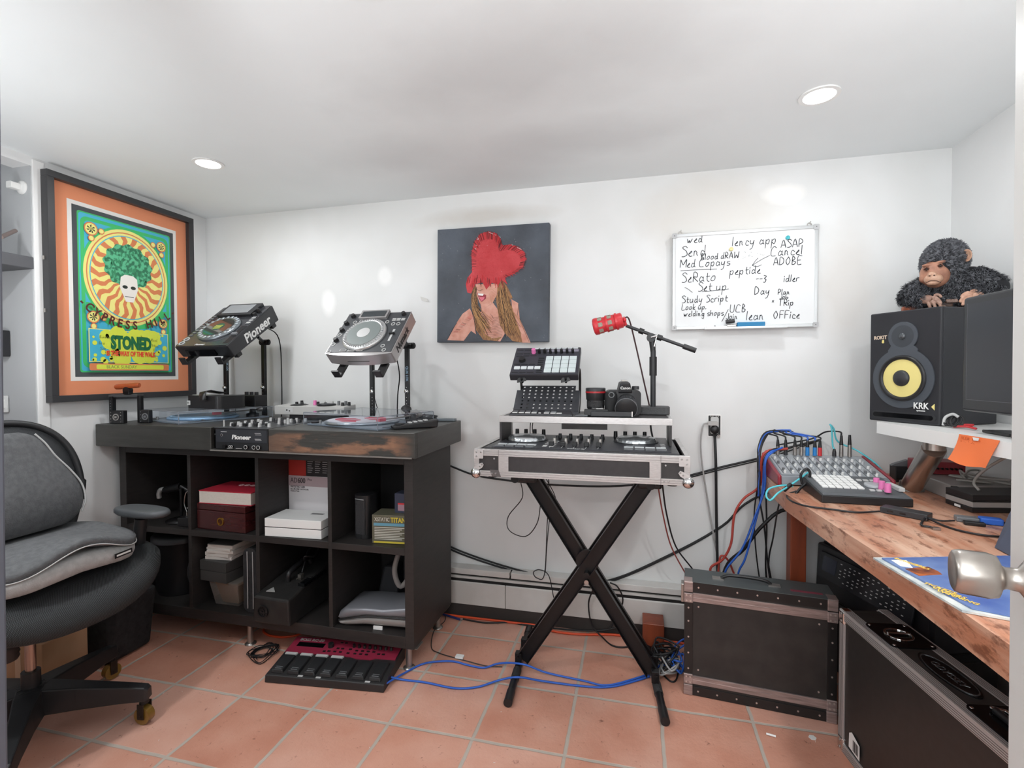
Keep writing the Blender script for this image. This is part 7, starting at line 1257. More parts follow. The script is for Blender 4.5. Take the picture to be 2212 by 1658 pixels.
# navy folder corner at the right edge
f0, f1 = onz(2148, 1183, D0), onz(2200, 1210, D0); t = thing('navy_folder', 'navy blue sloped folder standing on the desk at the door edge', 'folder', f0); MB().add([f0, f1, f1+Vector((.12, .1, 0)), f0+Vector((.09, .09, 0)), f0+Vector((.045, .03, .075)), f1+Vector((.06, .05, .14)), f1+Vector((.12, .1, .14)), f0+Vector((.09, .09, .08))], [(0, 3, 2, 1), (4, 5, 6, 7), (0, 1, 5, 4), (1, 2, 6, 5), (2, 3, 7, 6), (3, 0, 4, 7)]).build('body', mat('navy_board', '#474e60', .6), t, .002)
# magazines
def sheet(name, label, cs, z0_, th, m, parts=()):
    t = thing(name, label, 'magazine', (cs[0].x, cs[0].y, z0_), 'magazines on the desk'); MB().prism([(c.x, c.y) for c in cs], z0_, z0_+th).build('cover', m, t); return t
g0, g1, g2, g3 = onz(1886, 1207, D0), onz(2078, 1322, D0), onz(2290, 1360, D0), onz(2250, 1205, D0)
sheet('magazine', 'pale magazine at the bottom of the pile on the front of the desk', [g0, g1, g2, g3], D0, .004, mat('magazine_pale', '#d5d6d0', .5, col2='#a7b0b3', scale=30)); g0b, g1b = onz(1905, 1207, D0+.0045), onz(2098, 1315, D0+.0045)
t = sheet('magazine', 'blue magazine with yellow lettering on top of the pile on the desk', [g0b, g1b, g2, g3], D0+.0045, .003, mat('magazine_blue', '#3f5c9d', .35, col2='#6f87b4', scale=9))
fu = (g3-g0b).normalized(); fv = (g1b-g0b).normalized(); MG_ = frame(g0b+Vector((0, 0, .0032)), fu, z=(0, 0, 1))
def mg(px, py): v = MG_.inverted() @ onz(px, py, D0+.0078); return (v.x, v.y)
MB(MG_).prism([mg(*q) for q in ((1925, 1209), (1958, 1209), (1972, 1226), (1945, 1222))][::1], -.0002, .0004).build('white_panel', WHT, t)
MB(MG_).prism([mg(*q) for q in ((1955, 1228), (2012, 1222), (2036, 1240), (1985, 1243))], -.0002, .0005).build('orange_photo', mat('photo_orange', '#b8622e', .4, col2='#5a2a20', scale=40), t)
for (px, py, s_, a_) in ((1965, 1215, 'BUSINESS', 30), (1985, 1222, 'DEALS', 30), (2020, 1212, 'THE NEW', 30), (2045, 1220, 'DEAR', 30)):
    x, y = mg(px, py); MB().at(MG_ @ T3(x, y, .0006) @ RZ(math.radians(-70))).text(s_, .014, ext=.0002, bold=.0003).build('cover_lettering', mat('lettering_yellow', '#e6c05a', .5), t)
for (px, py, s_) in ((2030, 1270, 'TICKETS'), (2050, 1280, 'OTHERS'), (2068, 1290, 'WINNING')):
    x, y = mg(px, py); MB().at(MG_ @ T3(x, y, .0006) @ RZ(math.radians(-70))).text(s_, .014, ext=.0002, bold=.0003).build('cover_lettering', mat('lettering_yellow', '#e6c05a', .5), t)


# ---- under the desk
def fcase(M, w_, d_, h, lidz):
    pass
C1 = frame((.178, 1.9545, .001), (.495, -.048, 0), z=(0, 0, 1)); W_, D_, H_ = .497, .132, .428
c1 = thing('old_flight_case', 'scuffed black flight case with pinkish metal bands and rivets standing in front of the cables', 'flight case', C1)
OBK = mat('scuffed_black_panel', '#272524', .5, col2='#34312f', scale=14); PAL = mat('pinkish_aluminium', '#b3a09c', .42, .55, col2='#8d7f7c', scale=10, stretch=(1, 1, 12)); ANG = mat('black_angle', '#1c1b1b', .4); TG = mat('grey_green_top', '#4c5253', .5)
MB(C1).box(.003, W_-.003, .003, D_-.003, .003, H_-.003).build('panel_box', OBK, c1); F1 = C1 @ RX(PI/2)
m_ = MB(C1); m_.box(0, W_, -.001, .004, 0, .034); m_.box(0, W_, -.001, .004, H_-.034, H_); m_.box(0, .03, -.001, .004, .034, H_-.034); m_.box(W_-.03, W_, -.001, .004, .034, H_-.034); m_.build('edge_angles', ANG, c1, .0006)
MB(C1).box(0, W_, -.001, D_+.001, H_-.0028, H_+.001).build('top_plate', TG, c1, .001)
for z0_, z1_ in ((.045, .075), (H_-.072, H_-.04)):
    m_ = MB(C1); m_.box(.03, W_-.03, -.0035, .003, z0_, z1_); m_.box(.03, W_-.03, -.0045, -.003, z0_+.012, z0_+.016); m_.build('metal_band', PAL, c1, .0006)
for x0_, x1_ in ((-.0015, .031), (W_-.031, W_+.0015)):
    for z0_, z1_ in ((-.0, .04), (.042, .08), (H_-.078, H_-.042), (H_-.038, H_+.0015)): MB(C1).box(x0_, x1_, -.0055, .004, z0_, z1_).build('corner_plate', PAL, c1, .0025)
for x0_ in (-.0015, W_-.028): MB(C1).box(x0_, x0_+.03, -.004, D_*.3, H_+.001, H_+.0025).build('top_corner_plate', PAL, c1, .001)
m_ = MB(F1); rv = [(x, .018) for x in [.05+.066*i for i in range(7)]] + [(x, H_-.018) for x in [.05+.066*i for i in range(7)]] + [(x, z_) for x in (.015, W_-.015) for z_ in (.1, .16, .22, .28, .33)] + [(x, z_) for x in (.008, .022, W_-.008, W_-.022) for z_ in (.05, .07, H_-.07, H_-.05)] + [(x, z_) for x in (.05, W_-.055) for z_ in (.1, H_-.09)]
[m_.disc(x, z_, .0032, .0005, .0068 if (x < .03 or x > W_-.03) and (z_ < .09 or z_ > H_-.09) else .003, 8) for x, z_ in rv]; m_.build('rivet_rows', mat('rivet', '#cfc4be', .3, .7), c1)
m_ = MB(C1); m_.tube([(.13, .06, H_+.006), (.16, .06, H_+.018), (.23, .058, H_+.02), (.28, .057, H_+.016), (.3, .057, H_+.006)], .006, 8); m_.build('handle', BLK, c1); MB(C1).box(.1, .14, .048, .072, H_+.001, H_+.006).build('handle_plate', STL, c1); MB(C1).box(.29, .33, .046, .07, H_+.001, H_+.006).build('handle_plate', STL, c1)
MB(C1).box(.36, .46, .03, .045, H_+.001, H_+.0018).build('red_label', mat('label_maroon', '#8a3a4a', .5), c1); MB(C1).box(-.012, -.001, .02, .06, H_-.09, H_-.02).build('side_latch', STL, c1, .002)
C2 = frame((.638, 1.792, .001), (.15, -.99, 0), z=(0, 0, 1)); W_, D_, H_ = .95, .142, .452
c2 = thing('large_flight_case', 'large black flight case with ridged aluminium edges and a barcode sticker, beside the desk', 'flight case', C2)
MB(C2).box(.004, W_-.004, .004, D_-.004, .004, H_-.004).build('panel_box', mat('case_panel', '#282625', .42, col2='#2d2b2a', scale=50), c2)
def ext(mb, *b): mb.box(*b)
for nm, bs in (('edge_extrusion', ((0, W_, -.001, .027, H_-.003, H_+.001), (0, W_, -.001, .004, H_-.03, H_-.003))), ('edge_extrusion', ((0, W_, D_-.027, D_+.001, H_-.003, H_+.001),)), ('edge_extrusion', ((-.001, .028, -.0012, .004, .0, H_-.03), (-.001, .004, -.0012, .03, 0, H_-.03))), ('edge_extrusion', ((.028, W_, -.001, .004, .0, .03),)), ('edge_extrusion', ((-.0012, .004, D_-.03, D_+.001, 0, H_-.003),))):
    m_ = MB(C2); [m_.box(*b) for b in bs]; m_.build(nm, ALU, c2, .0008)
m_ = MB(C2); [m_.box(.01, W_, .004+.0055*i, .0055+.0055*i, H_+.001, H_+.0016) for i in range(4)]; [m_.box(.028, W_, -.0018, -.001, H_-.027+.0055*i, H_-.0255+.0055*i) for i in range(4)]; [m_.box(.003+.006*i, .0045+.006*i, -.0019, -.0012, .02, H_-.03) for i in range(4)]; [m_.box(.028, W_, -.0018, -.001, .004+.006*i, .0055+.006*i) for i in range(4)]; [m_.box(.01, W_, D_-.023+.0055*i, D_-.0215+.0055*i, H_+.001, H_+.0016) for i in range(4)]; m_.build('ridges', mat('groove_dark', '#7d7a79', .4, .5), c2)
for z_ in (.0, H_-.045):
    m_ = MB(C2); m_.hexa([(-.004, -.004, z_), (.03, -.004, z_), (.03, .03, z_), (-.004, .03, z_)], [(-.004, -.004, z_+.047), (.03, -.004, z_+.047), (.03, .03, z_+.047), (-.004, .03, z_+.047)]); cc_ = m_.build('corner_guard', CHR, c2, .009, 4); m_ = MB(C2); [m_.ell((.016, -.005, z_+q_), .0045, .002, .0045, 10, 6) for q_ in (.012, .035)]; m_.build('rivet', STL, cc_)
ZT = H_+.0012; DSH = mat('gloss_black_dish', '#121214', .12, .2)
MB(C2).box(.03, W_, .029, D_-.029, H_-.002, H_+.0004).build('top_panel', OBK, c2)
for x0_, x1_, nm in ((.10, .235, 'latch_dish'), (.47, .66, 'handle_dish')):
    m_ = MB(C2); m_.rrect(x0_, x1_, .014, D_-.01, ZT, ZT+.003, .016); d_ = m_.build(nm, DSH, c2, .001); m_ = MB(C2); [m_.ell((x, y, ZT+.003), .0045, .0045, .002, 10, 6) for x in (x0_+.012, x1_-.012) for y in (.024, D_-.02)]; m_.build('rivet_set', CHR, d_)
    if nm == 'latch_dish': m_ = MB(C2); m_.ring((x0_+x1_)/2, D_/2, .03, .036, ZT+.003, ZT+.006, 28); m_.box((x0_+x1_)/2-.004, (x0_+x1_)/2+.004, D_/2-.03, D_/2+.03, ZT+.006, ZT+.01); m_.build('butterfly_latch', CHR, d_, .0008)
    else:
        m_ = MB(C2); m_.cyl((x0_+.03, D_/2-.012, ZT+.01), (x1_-.03, D_/2-.012, ZT+.01), .008, n=14); m_.build('handle_grip', BLK, d_); m_ = MB(C2); m_.tube([(x0_+.02, D_/2+.014, ZT+.004), (x0_+.02, D_/2-.012, ZT+.01), (x0_+.04, D_/2-.012, ZT+.01)], .004, 8); m_.tube([(x1_-.02, D_/2+.014, ZT+.004), (x1_-.02, D_/2-.012, ZT+.01), (x1_-.04, D_/2-.012, ZT+.01)], .004, 8); m_.cyl((x0_+.02, D_/2+.016, ZT+.005), (x1_-.02, D_/2+.016, ZT+.005), .0035, n=10); m_.build('handle_bail', CHR, d_)
m_ = MB(C2 @ T3(.35, D_/2, ZT)); m_.disc(0, 0, .095, -.0006, .002, 44, 1, .34); d_ = m_.build('logo_plate', DSH, c2); m_ = MB(C2 @ T3(.35, D_/2, ZT+.0022)); R_ = [[(r*math.cos(a), r*.34*math.sin(a), z_) for a in [2*PI*i/44 for i in range(44)]] for r, z_ in ((.084, 0), (.084, .0012), (.088, .0012), (.088, 0), (.084, 0))]; m_.loft(R_, False, False); m_.at(C2 @ T3(.35, D_/2, ZT+.0022)); m_.text('ODYSSEY', .026, ext=.0008, sx=1.0); m_.build('logo_relief', mat('relief_grey', '#8f9296', .25, .8), d_)
FB = C2 @ RX(PI/2); BL_ = MB(FB).prism([(.06, .045), (.115, .04), (.115, .085), (.075, .1), (.062, .09)], .001, .0016).build('barcode_sticker', WHT, c2); m_ = MB(FB); [m_.box(.082+i*.0036, .0836+i*.0036+.0006*(i % 3), .048, .082, .0017, .002) for i in range(8)]; m_.build('bars', BLK, BL_)
# printer on a storage box
PR = frame((.715, 2.27, .3155), (.35, -.94, 0), z=(0, 0, 1)); t = thing('printer', 'black desktop printer with a tilted control panel under the desk', 'printer', PR)
MB(PR).hexa([(-.005, .004, 0), (.5, .004, 0), (.5, .28, 0), (-.005, .28, 0)], [(-.005, .012, .2), (.5, .012, .2), (.5, .28, .2), (-.005, .28, .2)]).build('housing', mat('printer_black', '#1d1d20', .3), t, .012, 3); MB(PR).box(.01, .48, .03, .26, .2005, .208).build('scanner_lid', BLK, t, .004)
PPn = frame(PR @ Vector((.03, -.006, .075)), (.35, -.94, 0), (0.07, .03, .42)); MB(PPn).box(0, .42, 0, .10, 0, .008).build('control_panel', mat('panel_black', '#232428', .3), t, .003); MB(PPn).box(.02, .09, .03, .088, .0082, .0092).build('display', mat('display_blue_grey', '#2c3140', .15), t, .0005)
m_ = MB(PPn); [m_.box(.108+.021*i, .116+.021*i, .018+.013*j, .021+.013*j, .0082, .009) for i in range(14) for j in range(6) if (i*5+j*3) % 4]; m_.build('panel_buttons', LGR, t)
MB(frame(PR @ Vector((.02, -.001, .19)), (.1, -.99, 0), z=(-1, -.1, 0))).text('Canon', .022, .14, -.004, .0, ext=.0004).build('maker_lettering', GRY, t) if 0 else None
t = thing('storage_box', 'black box under the printer, mostly hidden behind the flight cases', 'box', (.9, 1.9, 0.001)); MB(PR @ T3(0, 0, -.3145)).box(.02, .48, .06, .27, 0, .28).build('body', OBK, t, .004); MB(PR @ T3(0, 0, -.3145)).box(.018, .482, .058, .272, .2805, .3135).build('lid', BLK, t, .003)
# blue bag
bc = onplane(2140, 1465, Vector((.93, 1.3, 0)), Vector((.98, .15, 0))); t = thing('blue_backpack', 'bright blue backpack with a black strap behind the large flight case under the desk', 'bag', (.95, 1.28, .001))
m_ = blob('', '', '', (1.01, 1.27, .26), (.1, .17, .3), None, 5, .12, 3, flat=.001); m_.build('body', mat('bag_blue', '#2a86b8', .7, bump=.3, bscale=20), t); MB().tube([(.91, 1.32, .05), (.9, 1.31, .25), (.905, 1.31, .42), (.96, 1.3, .55)], .014, 8).build('strap', mat('bag_navy', '#1f2a3c', .7), t)

# ================================================================ office chair
def weave(name, a, b, sc_):
    m = mat(name, a, .7); nt = m.node_tree; N = nt.nodes.new; L = nt.links.new; b_ = nt.nodes['Principled BSDF']; tc = N('ShaderNodeTexCoord'); o = []
    for d in ('DIAGONAL', 'Y'):
        w_ = N('ShaderNodeTexWave'); w_.bands_direction = d; w_.inputs['Scale'].default_value = sc_/6.5; w_.inputs['Distortion'].default_value = 0; L(tc.outputs['Object'], w_.inputs['Vector']); o.append(w_)
    x = N('ShaderNodeMath'); x.operation = 'MULTIPLY'; L(o[0].outputs['Fac'], x.inputs[0]); L(o[1].outputs['Fac'], x.inputs[1])
    r = N('ShaderNodeValToRGB'); r.color_ramp.elements[0].color = lin(a); r.color_ramp.elements[1].color = lin(b); r.color_ramp.elements[0].position = .15; r.color_ramp.elements[1].position = .75; L(x.outputs[0], r.inputs[0]); L(r.outputs[0], b_.inputs['Base Color'])
    bp = N('ShaderNodeBump'); bp.inputs['Strength'].default_value = .5; bp.inputs['Distance'].default_value = .003; L(x.outputs[0], bp.inputs['Height']); L(bp.outputs[0], b_.inputs['Normal']); return m
SC_ = Vector((-1.95, 1.195, 0)); fa_ = math.radians(-5); CH = frame(SC_, (math.cos(fa_), math.sin(fa_), 0), z=(0, 0, 1))   # x = forward, y = the far side
ch = thing('office_chair', 'black mesh office chair with grey cushions on it, at the left by the cabinet', 'office chair', CH)
MSH = weave('chair_mesh', '#1b1d1e', '#54585b', 900); CPL = mat('chair_plastic', '#232426', .45)
def pad(mb, cx, cyy, z0_, rx, ry, h, fn=lambda x, y: 0, ex=3.0, n=48, dome=.25, low=.8):
    rings = []
    for t, s_, zz in ((0, low, 0), (.15, low+(1-low)*.6, .08), (.4, 1, .35), (.65, 1, .65), (.85, .95, .88), (.95, .86, .97), (1, .6, 1), (1, .3, 1+dome*.1), (1, .02, 1+dome*.12)):
        R = []
        for i in range(n):
            a = 2*PI*i/n; c_, s2_ = math.cos(a), math.sin(a); k = (abs(c_)**ex+abs(s2_)**ex)**(-1/ex); x, y = cx+rx*k*c_*s_, cyy+ry*k*s2_*s_
            R.append((x, y, z0_+h*zz+fn(x, y)))
        rings.append(R)
    return mb.loft(rings)
seat = MB(CH); pad(seat, 0, 0.035, .42, .27, .325, .09, lambda x, y: -.05*max(0, (x-.12)/.14)**2+.028*(y/.28)**2*(1 if y > 0 else .2)+.02, 2.6); seat.build('seat', MSH, ch)
MB(CH).box(-.14, .16, -.16, .16, .405, .43).build('seat_pan', CPL, ch, .01)
m_ = MB(CH); m_.cyl((0, 0, .21), (0, 0, .36), .0145, n=20); m_.build('gas_piston', mat('piston_steel', '#a8968c', .2, .9), ch); m_ = MB(CH); m_.cyl((0, 0, .1), (0, 0, .23), .027, .025, 24); m_.build('column_sleeve', CPL, ch); m_ = MB(CH); m_.cyl((0, 0, .358), (0, 0, .404), .04, .06, 24); m_.build('tilt_housing', CPL, ch, .004)
m_ = MB(CH); m_.lathe([(.028, 0), (.032, .008), (.03, .016), (.033, .022), (.03, .03), (.034, .036), (.03, .046)], (.12, -.12, .352), 24); m_.build('adjust_knob', BLK, ch)
LEGA = [27, 104, 176, 248, -42]
for k, a in enumerate(LEGA):
    a = math.radians(a)-fa_ + 0; d = Vector((math.cos(a), math.sin(a), 0)); s_ = Vector((-d.y, d.x, 0)); ri = []
    for r_, w_, zt, zb in ((.0, .046, .18, .095), (.06, .042, .175, .095), (.14, .032, .165, .093), (.26, .025, .145, .09), (.335, .022, .13, .085), (.345, .016, .122, .088)):
        ri.append([d*r_+s_*w_+Vector((0, 0, zb)), d*r_+s_*w_*.8+Vector((0, 0, zt)), d*r_-s_*w_*.8+Vector((0, 0, zt)), d*r_-s_*w_+Vector((0, 0, zb))][::-1])
    lg = MB(CH); lg.loft(ri, False); lg_ = lg.build('base_leg', CPL, ch, .004)
    c = d*.328; wd_ = Vector((math.cos(a+1.2), math.sin(a+1.2), 0)); m_ = MB(CH); m_.cyl(c+Vector((0, 0, .072)), c+Vector((0, 0, .09)), .015, .013, 16); m_.build('caster_neck', BLK, lg_)
    m_ = MB(CH); m_.cyl(c+wd_*-.013+Vector((0, 0, .0305)), c+wd_*.013+Vector((0, 0, .0305)), .0292, n=28); m_.build('wheel', mat('amber_wheel', '#8a6a2e', .25, .2, coat=.5), lg_, .006, 3, label='amber translucent wheel'); m_ = MB(CH @ T3(c.x, c.y, 0) @ RZ(a+1.2)); 
    for q in (-.018, .0155): m_.prism([(q, -.012), (q+.0025, -.012), (q+.0025, .012), (q, .012)], .022, .074)
    m_.cyl((-.019, 0, .03), (.019, 0, .03), .005, n=10); m_.build('fork', mat('caster_fork', '#3f3833', .3, .7), lg_)
# backrest
BKc = CH @ T3(-.225, .065, .52) @ RY(math.radians(-9))
bp_ = [(.0+.205*s_*math.cos(t_), 0) for s_, t_ in ()]
def arch(w_, h_, n=26, w0=.15): 
    pts = [(-w0, .0)]
    for i in range(n+1):
        a = PI-PI*i/n; k = (abs(math.cos(a))**2.6+abs(math.sin(a))**2.6)**(-1/2.6); pts.append((w_*k*math.cos(a), h_*.45+h_*.55*k*math.sin(a)))
    return pts + [(w0, .0)]
BF = BKc @ RZ(PI/2) @ RX(PI/2)    # x = across (far side positive), y up, z = toward the sitter
pts_ = arch(.225, .52); R_ = []
MB(BF).tube([(x, y, .035*(x/.22)**2) for x, y in pts_], .0125, 10, 2).build('back_frame', CPL, ch)
mm_ = MB(BF); P2 = arch(.218, .513); ctr = (0, .26, 0); n = len(P2); ring_ = [[(x*s_, .24+(y-.24)*s_, .035*((x*s_)/.22)**2) for x, y in P2] for s_ in (1, .75, .5, .25, .01)]; mm_.loft(ring_, True, False); b_ = mm_.build('back_mesh', weave('back_mesh_fabric', '#2a2c2f', '#4a4d50', 900), ch); sd_ = b_.modifiers.new('solid', 'SOLIDIFY'); sd_.thickness = .003
m_ = MB(CH); m_.tube([(-.1, 0, .4), (-.24, 0, .41), (-.275, 0, .5), (-.275, 0, .7)], .022, 10); m_.build('back_bracket', CPL, ch)
# armrest on the far side
m_ = MB(CH); m_.tube([(.0, .2, .42), (.02, .29, .43), (.05, .31, .5), (.08, .31, .66)], .021, 12); m_.build('arm_post', CPL, ch); pa = MB(CH); pad(pa, .085, .31, .672, .13, .05, .03, lambda x, y: 0, 2.4, 36, .3, .75); pa.build('arm_pad', mat('arm_pad_grey', '#4a4d50', .5), ch)
m_ = MB(CH); m_.tube([(.0, -.2, .42), (-.05, -.29, .43), (-.08, -.31, .5), (-.1, -.31, .62)], .021, 12); m_.build('arm_post', CPL, ch); pa = MB(CH); pad(pa, -.1, -.31, .632, .12, .05, .03, lambda x, y: 0, 2.4, 36, .3, .75); pa.build('arm_pad', mat('arm_pad_grey', ''), ch)
# seat cushion and lumbar cushion
CUT = mat('cushion_charcoal', '#5b5d5f', .9, col2='#68696b', scale=60, bump=.35, bscale=250); CUL = mat('cushion_light', '#b4b4b3', .9, col2='#c2c2c1', scale=60, bump=.3, bscale=250)
CU = CH @ T3(.01, .03, .556) @ RZ(math.radians(4)); cu = thing('seat_cushion', 'charcoal and light grey contoured foam seat cushion lying on the office chair', 'cushion', CU)
wav = lambda x, y: .022*math.cos(y*15.5)*max(0, (x+.05)/.2) + .012
m_ = MB(CU); pad(m_, 0, 0, 0.0, .2, .232, .062, lambda x, y: wav(x, y)*.35, 3.4, 64, .2, .93); m_.build('side_band', CUL, cu)
m_ = MB(CU); pad(m_, 0, 0, 0.056, .203, .235, .032, wav, 3.4, 64, .6, .98); m_.build('top_cover', CUT, cu)
m_ = MB(CU); P3 = []
for i in range(49):
    a = -PI/2+PI*i/48; k = (abs(math.cos(a))**3.4+abs(math.sin(a))**3.4)**(-1/3.4); x, y = .204*k*math.cos(a), .236*k*math.sin(a); P3.append((x, y, .058+wav(x, y)))
m_.tube(P3, .0022, 6, 1, False); m_.build('piping', LGR, cu)
tg_ = frame(CU @ Vector((.2035, .12, .034)), CU.to_3x3() @ Vector((.0, 1, 0.05)), z=CU.to_3x3() @ Vector((1, .1, 0))); MB(tg_).box(-.03, .03, -.008, .008, 0, .0016).build('label_tag', BLK, cu); MB(tg_).box(-.024, .024, -.003, .003, .0017, .0021).build('label_line', WHT, cu)
LU = CH @ T3(-.095, .035, .664) @ RZ(math.radians(8)) @ RY(math.radians(-10)); lu = thing('lumbar_cushion', 'dark grey lumbar cushion with pale piping leaning on the backrest of the office chair', 'cushion', LU)
ri = []
for zz, w_, d_ in ((0, .13, .05), (.02, .175, .085), (.07, .2, .11), (.13, .195, .115), (.19, .165, .095), (.25, .125, .07), (.30, .10, .055), (.335, .075, .042), (.35, .03, .02)):
    ri.append([(d_*.62*k*math.cos(a)+.01, w_*k*math.sin(a), zz) for a, k in [(2*PI*i/40, (abs(math.cos(2*PI*i/40))**2.4+abs(math.sin(2*PI*i/40))**2.4)**(-1/2.4)) for i in range(40)]])
MB(LU).loft(ri).build('foam_body', CUT, lu, sub=1)
for sg in (1, -1):
    m_ = MB(LU); m_.tube([(.012+d_*.30, sg*w_*.915, zz) for zz, w_, d_ in ((.03, .185, .09), (.07, .202, .11), (.13, .197, .115), (.19, .168, .095), (.25, .128, .07), (.30, .103, .055), (.338, .075, .042))], .0032, 8, 5); m_.build('piping', LGR, lu)
    m_ = MB(LU); R2 = [[(.0+d_*.2, sg*w_*1.0, zz), (-.012-d_*.25, sg*w_*1.02, zz)] for zz, w_, d_ in ((.07, .2, .11), (.13, .195, .115), (.19, .166, .095), (.25, .127, .07), (.30, .102, .055))]
    vs = [q for r in R2 for q in r]+[(q[0], q[1]+sg*.003, q[2]) for r in R2 for q in r]; nn = len(R2)*2; m_.add(vs, [(2*i, 2*i+1, 2*i+3, 2*i+2) for i in range(len(R2)-1)]+[(nn+2*i, nn+2*i+2, nn+2*i+3, nn+2*i+1) for i in range(len(R2)-1)]); m_.build('mesh_side', mat('pale_mesh_band', '#8d9092', .8, bump=.8, bscale=150), lu)

# ================================================================ floor things
# multi effects pedal
fl, frr = onz(571, 1474, 0), onz(829, 1497, 0); PD = frame((fl.x, fl.y, .001), frr-fl, z=(0, 0, 1)); W_ = (frr-fl).length; D_ = .232
pe = thing('loop_pedal', 'wide black pedalboard with crimson control panel, on the tiles in front of the cabinet', 'effects pedal', PD)
MB(PD).hexa([(0, 0, 0), (W_, 0, 0), (W_, D_, 0), (0, D_, 0)], [(0, .004, .028), (W_, .004, .028), (W_, D_, .062), (0, D_, .062)]).build('chassis', mat('pedal_black', '#262526', .45), pe, .003)
PT = frame(PD @ Vector((0, .004, .0285)), frr-fl, PD.to_3x3() @ Vector((0, D_-.004, .034))); CRM = mat('crimson_panel', '#9c2f48', .38, .2)
MB(PT).prism([(.006, .128), (W_*.6, .128), (W_*.66, .12), (W_*.78, .12), (W_*.82, .13), (W_-.006, .13), (W_-.006, .222), (.006, .222)], 0, .0035).build('control_panel', CRM, pe, .001)
pw = (W_-.02)/7
for i in range(7):
    x0_ = .01+i*pw+.006; m_ = MB(PT); m_.hexa([(x0_, .012, .0005), (x0_+pw-.016, .012, .0005), (x0_+pw-.016, .112, .0005), (x0_, .112, .0005)], [(x0_+.004, .018, .012), (x0_+pw-.02, .018, .012), (x0_+pw-.02, .108, .008), (x0_+.004, .108, .008)]); p_ = m_.build('foot_pedal', CPL, pe, .002)
    m_ = MB(PT); m_.box(x0_+.012, x0_+pw-.028, .024, .027, .0118, .0135); m_.box(x0_+.012, x0_+pw-.028, .034, .036, .0115, .0132); m_.build('ridge', GRY, p_)
    if i < 4: MB(PT).prism([(x0_+.0, .112), (x0_+pw-.02, .112), (x0_+pw-.016, .124), (x0_-.0, .124)], .001, .0075).build('name_plate', LGR, p_)
for x in (.135, .21, W_-.08): MB(PT).box(x, x+.02, .004, .012, .0005, .0012).build('sticker', LGR, pe)
MB(PT).box(.035, .155, .165, .19, .0036, .0048).build('display', GLS, pe); MB(PT).cyl((.185, .178, .0036), (.185, .178, .018), .013, .011, 20).build('value_knob', BLK, pe)
for i in range(8): MB(PT).cyl((W_*.58+i*.0235, .185-.0006*i, .0036), (W_*.58+i*.0235, .185, .016), .0068, .0055, 12).build('level_knob', BLK, pe)
m_ = MB(PT); m_.text('BOSS RC-50', .02, .03, .206, .0038, 'LEFT', sx=1.05, bold=.0004); m_.build('model_lettering', LGR, pe)
for x, y in ((.165, .142), (.185, .145), (.21, .145), (.235, .145), (.215, .165), (.235, .165), (.215, .2), (.235, .2), (.27, .142), (.27, .165), (.3, .142), (.325, .142), (.35, .142), (.3, .16), (.325, .16), (.35, .16), (.375, .16), (.4, .15), (.42, .15)):
    if x < W_-.02: MB(PT).box(x, x+.012, y, y+.007, .0036, .0055).build('button', BLK, pe)
# cables on the floor
def fc_(name, label, pts, r, m, zz=None): return cable(name, label, [(lambda v: (v.x, min(v.y, 2.308), (q[2] if len(q) > 2 else r+.001)))(onz(q[0], q[1], (q[2] if len(q) > 2 else r))) for q in pts], r, m)
ORG = mat('cable_orange', '#e0522a', .45)
fc_('orange_cable', 'orange extension cord running along the foot of the baseboard heater', [(930, 1320), (960, 1324), (1010, 1333), (1070, 1336), (1120, 1338), (1160, 1350), (1200, 1364), (1260, 1370), (1320, 1366), (1370, 1354), (1410, 1358), (1450, 1372), (1480, 1385)], .0055, ORG)
fc_('blue_floor_cable', 'blue cable curving over the tiles from the pedal to behind the old case, upper one', [(830, 1478, .02), (880, 1450), (920, 1432), (975, 1428), (1010, 1436), (1045, 1442), (1080, 1432, .012), (1130, 1434, .04), (1180, 1452, .012), (1260, 1470), (1310, 1480), (1370, 1466), (1410, 1450), (1440, 1420), (1468, 1385, .03), (1500, 1360, .05)], .004, CB)
fc_('blue_floor_cable', 'blue cable curving over the tiles from the pedal to behind the old case, lower one', [(845, 1462, .02), (870, 1468), (920, 1474), (980, 1486), (1030, 1484), (1080, 1468, .012), (1120, 1462, .035), (1170, 1470, .012), (1250, 1481), (1310, 1484), (1360, 1474), (1420, 1452), (1450, 1415), (1475, 1395, .03), (1510, 1370, .05)], .004, CB)
fc_('grey_floor_cable', 'thin dark cable with a white tag curling beside the cabinet foot', [(965, 1325), (960, 1342), (938, 1362), (932, 1398), (948, 1410), (980, 1420), (1010, 1428), (1050, 1438), (1085, 1440)], .0022, mat('cable_brown_grey', '#3f3a38', .5))
tag(MB().box(onz(985, 1420, 0).x, onz(1003, 1420, 0).x, onz(985, 1424, 0).y, onz(985, 1417, 0).y, .005, .012).build('cable_tag', WHT), 'small white cable tag on the dark thin cable on the tiles', 'tag')
fc_('black_floor_cable', 'black cable running along the heater base behind the orange cord', [(1000, 1337), (1050, 1345), (1100, 1340), (1140, 1350), (1230, 1350), (1300, 1347, .02), (1350, 1335, .06), (1360, 1315, .1)], .004, CK)
fc_('black_floor_cable', 'black cable looping from the stand centre down to the tiles and back', [(1282, 1270, .22), (1272, 1300, .14), (1280, 1340, .04), (1300, 1375), (1325, 1395), (1360, 1396), (1385, 1380), (1400, 1372)], .0036, CK)
fc_('black_floor_cable', 'black cable arching up under the stand centre to the heater', [(1318, 1258, .25), (1335, 1268, .24), (1345, 1300, .16), (1320, 1345, .04), (1290, 1352, .01)], .0036, CK)
fc_('black_floor_cable', 'black cable making a short loop on the tiles left of the old case', [(1430, 1455), (1450, 1472), (1462, 1465), (1468, 1430), (1475, 1410)], .0035, CK)
